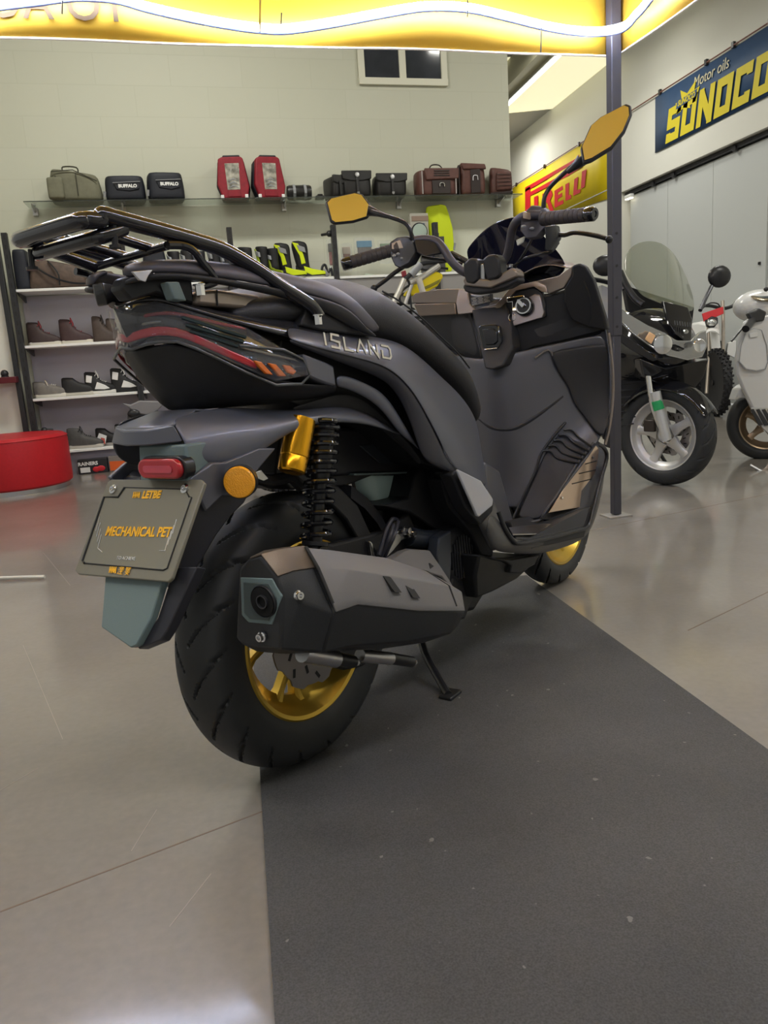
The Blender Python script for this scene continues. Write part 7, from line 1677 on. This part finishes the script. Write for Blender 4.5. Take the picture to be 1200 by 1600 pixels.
for k in range(7): ng.tube([FM.X(1054+k*4.0, 501+k*0.6, 0.055), FM.X(1055+k*4.0, 508+k*0.6, 0.075)], 0.003, 6)
ng.build('nose_grille', M_engine, tm)
MB().lathe([(0, 0), (0.014, 0), (0.011, 0.004), (0, 0.005)], 16, axis_M(FM.X(1072, 518, .085), (1, 0, 0.3))).build('emblem', M_chrome, tm)
# screen
M_scr = mat('screen_smoke', (0.20, 0.22, 0.15), 0.04, coat=0.8, alpha=0.42)
rows_s = [[(974, 405, -.36), (985, 382, -.36), (1010, 374, -.35), (1035, 377, -.35), (1055, 396, -.36)],
          [(974, 420, -.33), (990, 405, -.31), (1018, 398, -.30), (1048, 402, -.30), (1068, 420, -.32)],
          [(978, 432, -.29), (998, 425, -.25), (1028, 425, -.22), (1060, 430, -.22), (1080, 448, -.27)],
          [(990, 445, -.25), (1010, 445, -.18), (1040, 450, -.15), (1070, 458, -.15), (1086, 470, -.22)],
          [(1000, 462, -.20), (1020, 470, -.13), (1045, 480, -.09), (1072, 488, -.09), (1086, 487, -.18)]]
MB().grid([[FM.X(*p) for p in r] for r in rows_s]).build('windscreen', M_scr, tm, sub=2, solid=0.004)
ftube(FM, 'screen_surround', [(969, 425, -.33), (978, 445, -.27), (992, 466, -.22), (1005, 476, -.18)], 0.02, M_blacks, tm)
def mir2(c, sc_, arm): 
    p_ = FM.X(*c); MB().ball(p_, 1, sc_, 20).build('mirror_shell', M_blacks, tm); ftube(FM, 'mirror_arm', arm, 0.012, M_darkmetal, tm, k=3)
mir2((946, 415, -.40), (0.03, 0.078, 0.062), [(955, 430, -.38), (965, 440, -.36), (975, 452, -.33)])
mir2((1124, 432, -.38), (0.03, 0.072, 0.066), [(1112, 447, -.37), (1103, 465, -.34), (1094, 485, -.28)])
ftube(FM, 'handlebar', [(925, 436, -.50), (945, 440, -.50), (965, 446, -.50)], 0.014, M_blacks, tm)
MB().box(0, 0, 0, 0, 0, 0) 
fpoly(FM, 'cockpit', [(975, 445, -.42), (1085, 480, -.38), (1080, 520, -.38), (985, 500, -.42)], 0.05, M_blacks, tm)
fpoly(FM, 'knee_panel', [(940, 445, -.50), (965, 455, -.45), (968, 520, -.42), (955, 560, -.45), (940, 540, -.5)], 0.06, mat('grey_shield', (0.3, 0.3, 0.3), 0.3), tm)
MB().tube([Vector((-0.75, 0.16, 0.30)), Vector((-0.70, 0.32, 0.01))], 0.012, 8).build('side_stand', M_blacks, tm)

# ------------------------------------------------------------------ dirt bike with red number plate
FD = Frame(gr(1121, 645)+Vector((-0.3, -0.6, 0)), radians(205)); FD = Frame(gr(1118, 650), radians(205))
db = thing('dirt_bike', 'dirt bike with red front plate and knobby tyre standing behind the black scooter', 'motorbike', matrix=FD.M)
wheel2(db, (0, 0, 0.345), 0.345, 0.045, 0.27, M_blacks, steer=radians(12), wire=True, knob=True, dsc=0.11, discside=1)
ftube(FD, 'fork_leg', [(1129, 640-20, 0.0), (1130, 560, -.12), (1130, 500, -.22), (1129, 470, -.28)], 0.018, mat('fork_gold', (0.45, 0.40, 0.34), 0.35, metal=0.6), db, k=1)
ftube(FD, 'fork_leg', [(1104, 615, 0.0), (1108, 560, -.12), (1107, 500, -.22)], 0.018, mat('fork_gold', 0, 0), db, k=1)
fpoly(FD, 'fork_guard', [(1128, 554, .03), (1136, 556, .03), (1137, 590, .05), (1133, 596, .05), (1124, 592, .05), (1126, 570, .04)], 0.03, M_white, db)
fpoly(FD, 'number_plate', [(1097, 490, -.05), (1130, 479, -.05), (1131, 490, -.05), (1115, 497, -.03), (1102, 500, -.03), (1100, 503, -.03)], 0.03, mat('plate_red', '#c4101c', 0.4), db)
fpoly(FD, 'headlamp_cowl', [(1102, 500, -.03), (1112, 494, -.03), (1122, 496, -.03), (1122, 505, -.02), (1114, 514, -.01), (1105, 511, -.02)], 0.08, M_blacks, db, bevel=0.01)
MB().ball(FD.X(1112, 504, 0.01), 0.05, (0.4, 1, 0.7), 16).build('headlamp', M_headl, db)
MB().grid([[FD.X(1101, 520, .25), FD.X(1108, 514, .27), FD.X(1118, 514, .27), FD.X(1126, 522, .25)], [FD.X(1101, 528, .36), FD.X(1108, 519, .40), FD.X(1118, 519, .40), FD.X(1124, 528, .36)], [FD.X(1105, 514, -.1), FD.X(1110, 511, -.1), FD.X(1119, 512, -.1), FD.X(1125, 515, -.1)]][::1]).build('front_fender', M_white, db, sub=1, solid=0.01)
fpoly(FD, 'side_number', [(1110, 518, -.1), (1124, 520, -.1), (1127, 552, -.08), (1118, 556, -.08), (1112, 545, -.08)], 0.05, M_white, db)
ftube(FD, 'handlebar', [(1094, 478, -.3), (1110, 478, -.3), (1130, 482, -.32), (1145, 478, -.34), (1150, 472, -.34)], 0.018, M_blacks, db)
ftube(FD, 'brake_cable', [(1098, 482, -.25), (1108, 474, -.2), (1122, 475, -.2), (1128, 488, -.2)], 0.007, M_blacks, db)
MB().box(-1.0, -0.30, -0.12, 0.12, 0.40, 0.78).build('engine', M_engine, db, bevel=0.05)
MB().loft([bsec(-0.30, [(-0.10, 0.75), (0.10, 0.75), (0.06, 0.95), (-0.06, 0.95)]), bsec(-0.7, [(-0.15, 0.72), (0.15, 0.72), (0.08, 0.98), (-0.08, 0.98)]), bsec(-1.5, [(-0.09, 0.90), (0.09, 0.90), (0.07, 0.98), (-0.07, 0.98)])]).build('tank_and_seat', M_white, db, bevel=0.03)
wheel2(db, (-1.45, 0, 0.33), 0.33, 0.055, 0.25, M_blacks, wire=True, knob=True, dsc=0, name='rear_wheel')
fpoly(FD, 'radiator_shroud', [(1138, 536, -.35), (1150, 532, -.35), (1150, 560, -.35), (1135, 553, -.35)], 0.1, M_white, db)

# ------------------------------------------------------------------ white scooter at the right edge, seen from its rear left
FV = Frame(gr(1196, 716), radians(8))
vs = thing('white_scooter', 'white classic scooter cut off by the right edge of the picture', 'scooter', matrix=FV.M)
M_vw = mat('pearl_white', (0.62, 0.62, 0.61), 0.25, coat=0.6)
FW = FV
wheel2(vs, (0.0, 0, 0.235), 0.245, 0.055, 0.17, mat('rim_bronze', (0.30, 0.22, 0.14), 0.3, metal=0.8), steer=radians(62), spokes=5, dsc=0, wide=0.05)
fpoly(FV, 'front_fender', [(1137, 625, .05), (1143, 607, .02), (1152, 600, .0), (1165, 600, .0), (1210, 640, .0), (1180, 632, .0), (1160, 622, .02), (1148, 620, .04)], 0.10, M_vw, vs, bevel=0.01)
fpoly(FV, 'leg_shield', [(1146, 560, -.10), (1152, 530, -.12), (1158, 505, -.14), (1170, 495, -.16), (1230, 490, -.16), (1262, 520, -.14), (1262, 600, -.10), (1240, 680, -.05), (1215, 690, -.05), (1192, 668, -.05), (1172, 640, -.06), (1158, 610, -.08), (1148, 585, -.1)], 0.04, M_vw, vs, bevel=0.012)
gb_ = [(1155, 565, -.165), (1158, 540, -.17), (1166, 518, -.175), (1178, 513, -.18), (1190, 516, -.18), (1198, 540, -.175), (1200, 565, -.17), (1196, 577, -.165), (1182, 580, -.16), (1165, 577, -.16)]
MB().prism([FV.X(*p) for p in gb_], (0.035, 0, 0)).build('glove_box', M_vw, vs, bevel=0.006)
MB().tube([FV.X(a, b_, c-0.003) for a, b_, c in gb_], 0.0025, 6, closed=True).build('box_seam', M_grey, vs)
fpoly(FV, 'box_latch', [(1171, 521, -.185), (1184, 519, -.185), (1184, 526, -.185), (1172, 528, -.185)], -0.008, M_vw, vs, bevel=0.002)
for k in range(4):
    x_ = 1172+k*9; fpoly(FV, 'rubber_strip', [(x_, 640, -.12), (x_+5, 639, -.12), (x_+20, 664, -.13), (x_+13, 665, -.13)], 0.006, M_black, vs, bevel=0.001)
fpoly(FV, 'floor_lip', [(1172, 637, -.11), (1215, 637, -.11), (1235, 690, -.12), (1212, 690, -.12), (1190, 668, -.12)], 0.01, mat('floor_grey', (0.42, 0.41, 0.39), 0.4), vs, bevel=0.003)
hd = MB(); cH = FV.X(1180, 480, -.10)
MB().ball(FV.X(1188, 478, 0.0), 1, (0.11, 0.175, 0.105), 24).build('headset', M_vw, vs)
dM = axis_M(FV.X(1194, 464, -.06), (-0.38, 0, 0.92))
MB().lathe([(0.0, 0), (0.085, 0), (0.09, 0.01), (0.075, 0.014), (0, 0.010)], 30, dM).build('dial_ring', mat('dial_bronze', (0.5, 0.42, 0.30), 0.2, metal=1.0), vs)
MB().lathe([(0, 0.0145), (0.07, 0.0145), (0, 0.017)], 30, dM).build('dial_glass', mat('dial_dark', (0.12, 0.13, 0.12), 0.08, coat=1.0), vs)
ftube(FV, 'grip', [(1180, 496, -.16), (1165, 514, -.30)], 0.022, M_blacks, vs, k=1, n=14)
fpoly(FV, 'switch_box', [(1163, 490, -.15), (1180, 482, -.15), (1192, 488, -.15), (1188, 502, -.16), (1170, 505, -.17)], 0.05, M_blacks, vs, bevel=0.01)
ftube(FV, 'clutch_lever', [(1170, 500, -.18), (1158, 515, -.22), (1143, 533, -.26)], 0.007, M_blacks, vs)
MB().ball(FV.X(1197, 452, -.1), 0.015).build('mirror_stub', M_blacks, vs)
ftube(FV, 'stand_leg', [(1212, 700, -.35), (1200, 730, -.42), (1188, 738, -.44)], 0.012, mat('stand_brown', (0.25, 0.2, 0.17), 0.4, metal=0.6), vs)
ftube(FV, 'stand_foot', [(1172, 727, -.40), (1190, 737, -.44)], 0.010, M_alu, vs)

# ------------------------------------------------------------------ yellow and silver trail bike behind the seat
OY = 2.2
def yp(px, py, o=OY): 
    p = wp(px, py, o); return p
yb = thing('trail_bike', 'trail bike with yellow hand guard and pale bars behind the scooter seat', 'motorbike', (0, 0, 0))
def ypoly(name, pts, depth, mt, parent, bevel=0.004): return MB().prism([yp(*p) for p in pts], BN*depth).build(name, mt, parent, bevel=bevel)
def ytube(name, pts, r, mt, parent, k=4, n=10):
    P_ = [yp(*p) for p in pts]; return MB().tube(smooth_path(P_, k) if k > 1 else P_, r, n).build(name, mt, parent)
ypoly('hand_guard', [(640, 452), (650, 438), (664, 432), (683, 424), (692, 428), (693, 433), (684, 447), (664, 458), (640, 463), (632, 463), (634, 457)], 0.05, M_yellow, yb, bevel=0.012)
ypoly('guard_slot', [(657, 451), (672, 444), (688, 436), (685, 442), (672, 449), (658, 454)], 0.004, mat('slot_olive', (0.25, 0.22, 0.02), 0.5), yb).location = (0, -0.012, 0)
ytube('bar_guard', [(640, 442), (655, 436), (670, 426), (686, 415)], 0.022, mat('pale_metal', (0.6, 0.58, 0.52), 0.35, metal=0.5), yb)
ytube('handlebar', [(632, 438), (645, 425), (660, 412), (690, 408), (720, 402)], 0.017, M_blacks, yb)
ytube('grip', [(642, 430), (657, 413)], 0.026, M_grey, yb, k=1, n=14)
ypoly('kill_switch', [(628, 424), (634, 422), (636, 430), (630, 433)], 0.03, mat('switch_red', '#8c2a34', 0.4), yb)
ytube('fork_leg', [(632, 436), (624, 455), (614, 475)], 0.020, mat('pale_metal', 0, 0), yb, k=1)
ytube('fork_leg', [(645, 440), (638, 460), (628, 490)], 0.014, mat('pale_metal', 0, 0), yb, k=1)
for pts in ([(632, 433), (640, 445), (640, 480), (650, 500)], [(648, 440), (628, 455), (625, 470), (636, 480)], [(655, 420), (668, 422), (680, 418), (700, 420)], [(640, 455), (645, 490), (660, 505)], [(650, 500), (662, 502), (672, 512), (668, 525)]):
    ytube('cable', pts, 0.008, M_blacks, yb)
ypoly('engine', [(620, 470), (650, 480), (668, 505), (680, 540), (670, 640), (560, 640), (560, 520)], 0.20, M_engine, yb, bevel=0.03)
for c_, s_ in (((632, 482), (14, 7)), ((648, 490), (10, 9)), ((655, 515), (14, 8)), ((668, 520), (12, 9))):
    ypoly('bracket', [(c_[0]-s_[0]/2, c_[1]-s_[1]/2), (c_[0]+s_[0]/2, c_[1]-s_[1]/2-2), (c_[0]+s_[0]/2+1, c_[1]+s_[1]/2), (c_[0]-s_[0]/2, c_[1]+s_[1]/2+1)], 0.03, M_grey, yb).location = (0, -0.05, 0)
ypoly('tank', [(560, 520), (620, 490), (650, 500), (600, 560), (540, 580)], 0.25, M_yellow, yb, bevel=0.04)
cw = yp(720, 600); 
we = wheel2(yb, (0, 0, 0), 0.34, 0.05, 0.27, M_blacks, steer=0.4, wire=True, knob=True, dsc=0.1); gpt = yp(660, 600); we.location = (gpt.x+0.25, gpt.y, 0.345)
we2 = wheel2(yb, (0, 0, 0), 0.33, 0.055, 0.25, M_blacks, steer=0.4, wire=True, knob=True, dsc=0, name='rear_wheel'); we2.location = (gpt.x-1.05, gpt.y-0.35, 0.335)

for s_ in (-0.06, 0.06):
    MB().tube([yp(650, 436)-BN*s_, Vector((gpt.x+0.25, gpt.y, 0.345))-BN*s_], 0.022, 10).build('fork_leg', mat('pale_metal', 0, 0), yb)
    MB().tube([yp(620, 600)-BN*s_, Vector((gpt.x-1.05, gpt.y-0.35, 0.335))-BN*s_], 0.022, 8).build('swing_arm', M_grey, yb)
e0, e1, e2 = yp(600, 520), yp(560, 505), Vector((gpt.x-1.0, gpt.y-0.3, 0.86))
MB().tube([e0, e1, e2], [0.10, 0.09, 0.06], 12).build('seat', M_seat, yb)
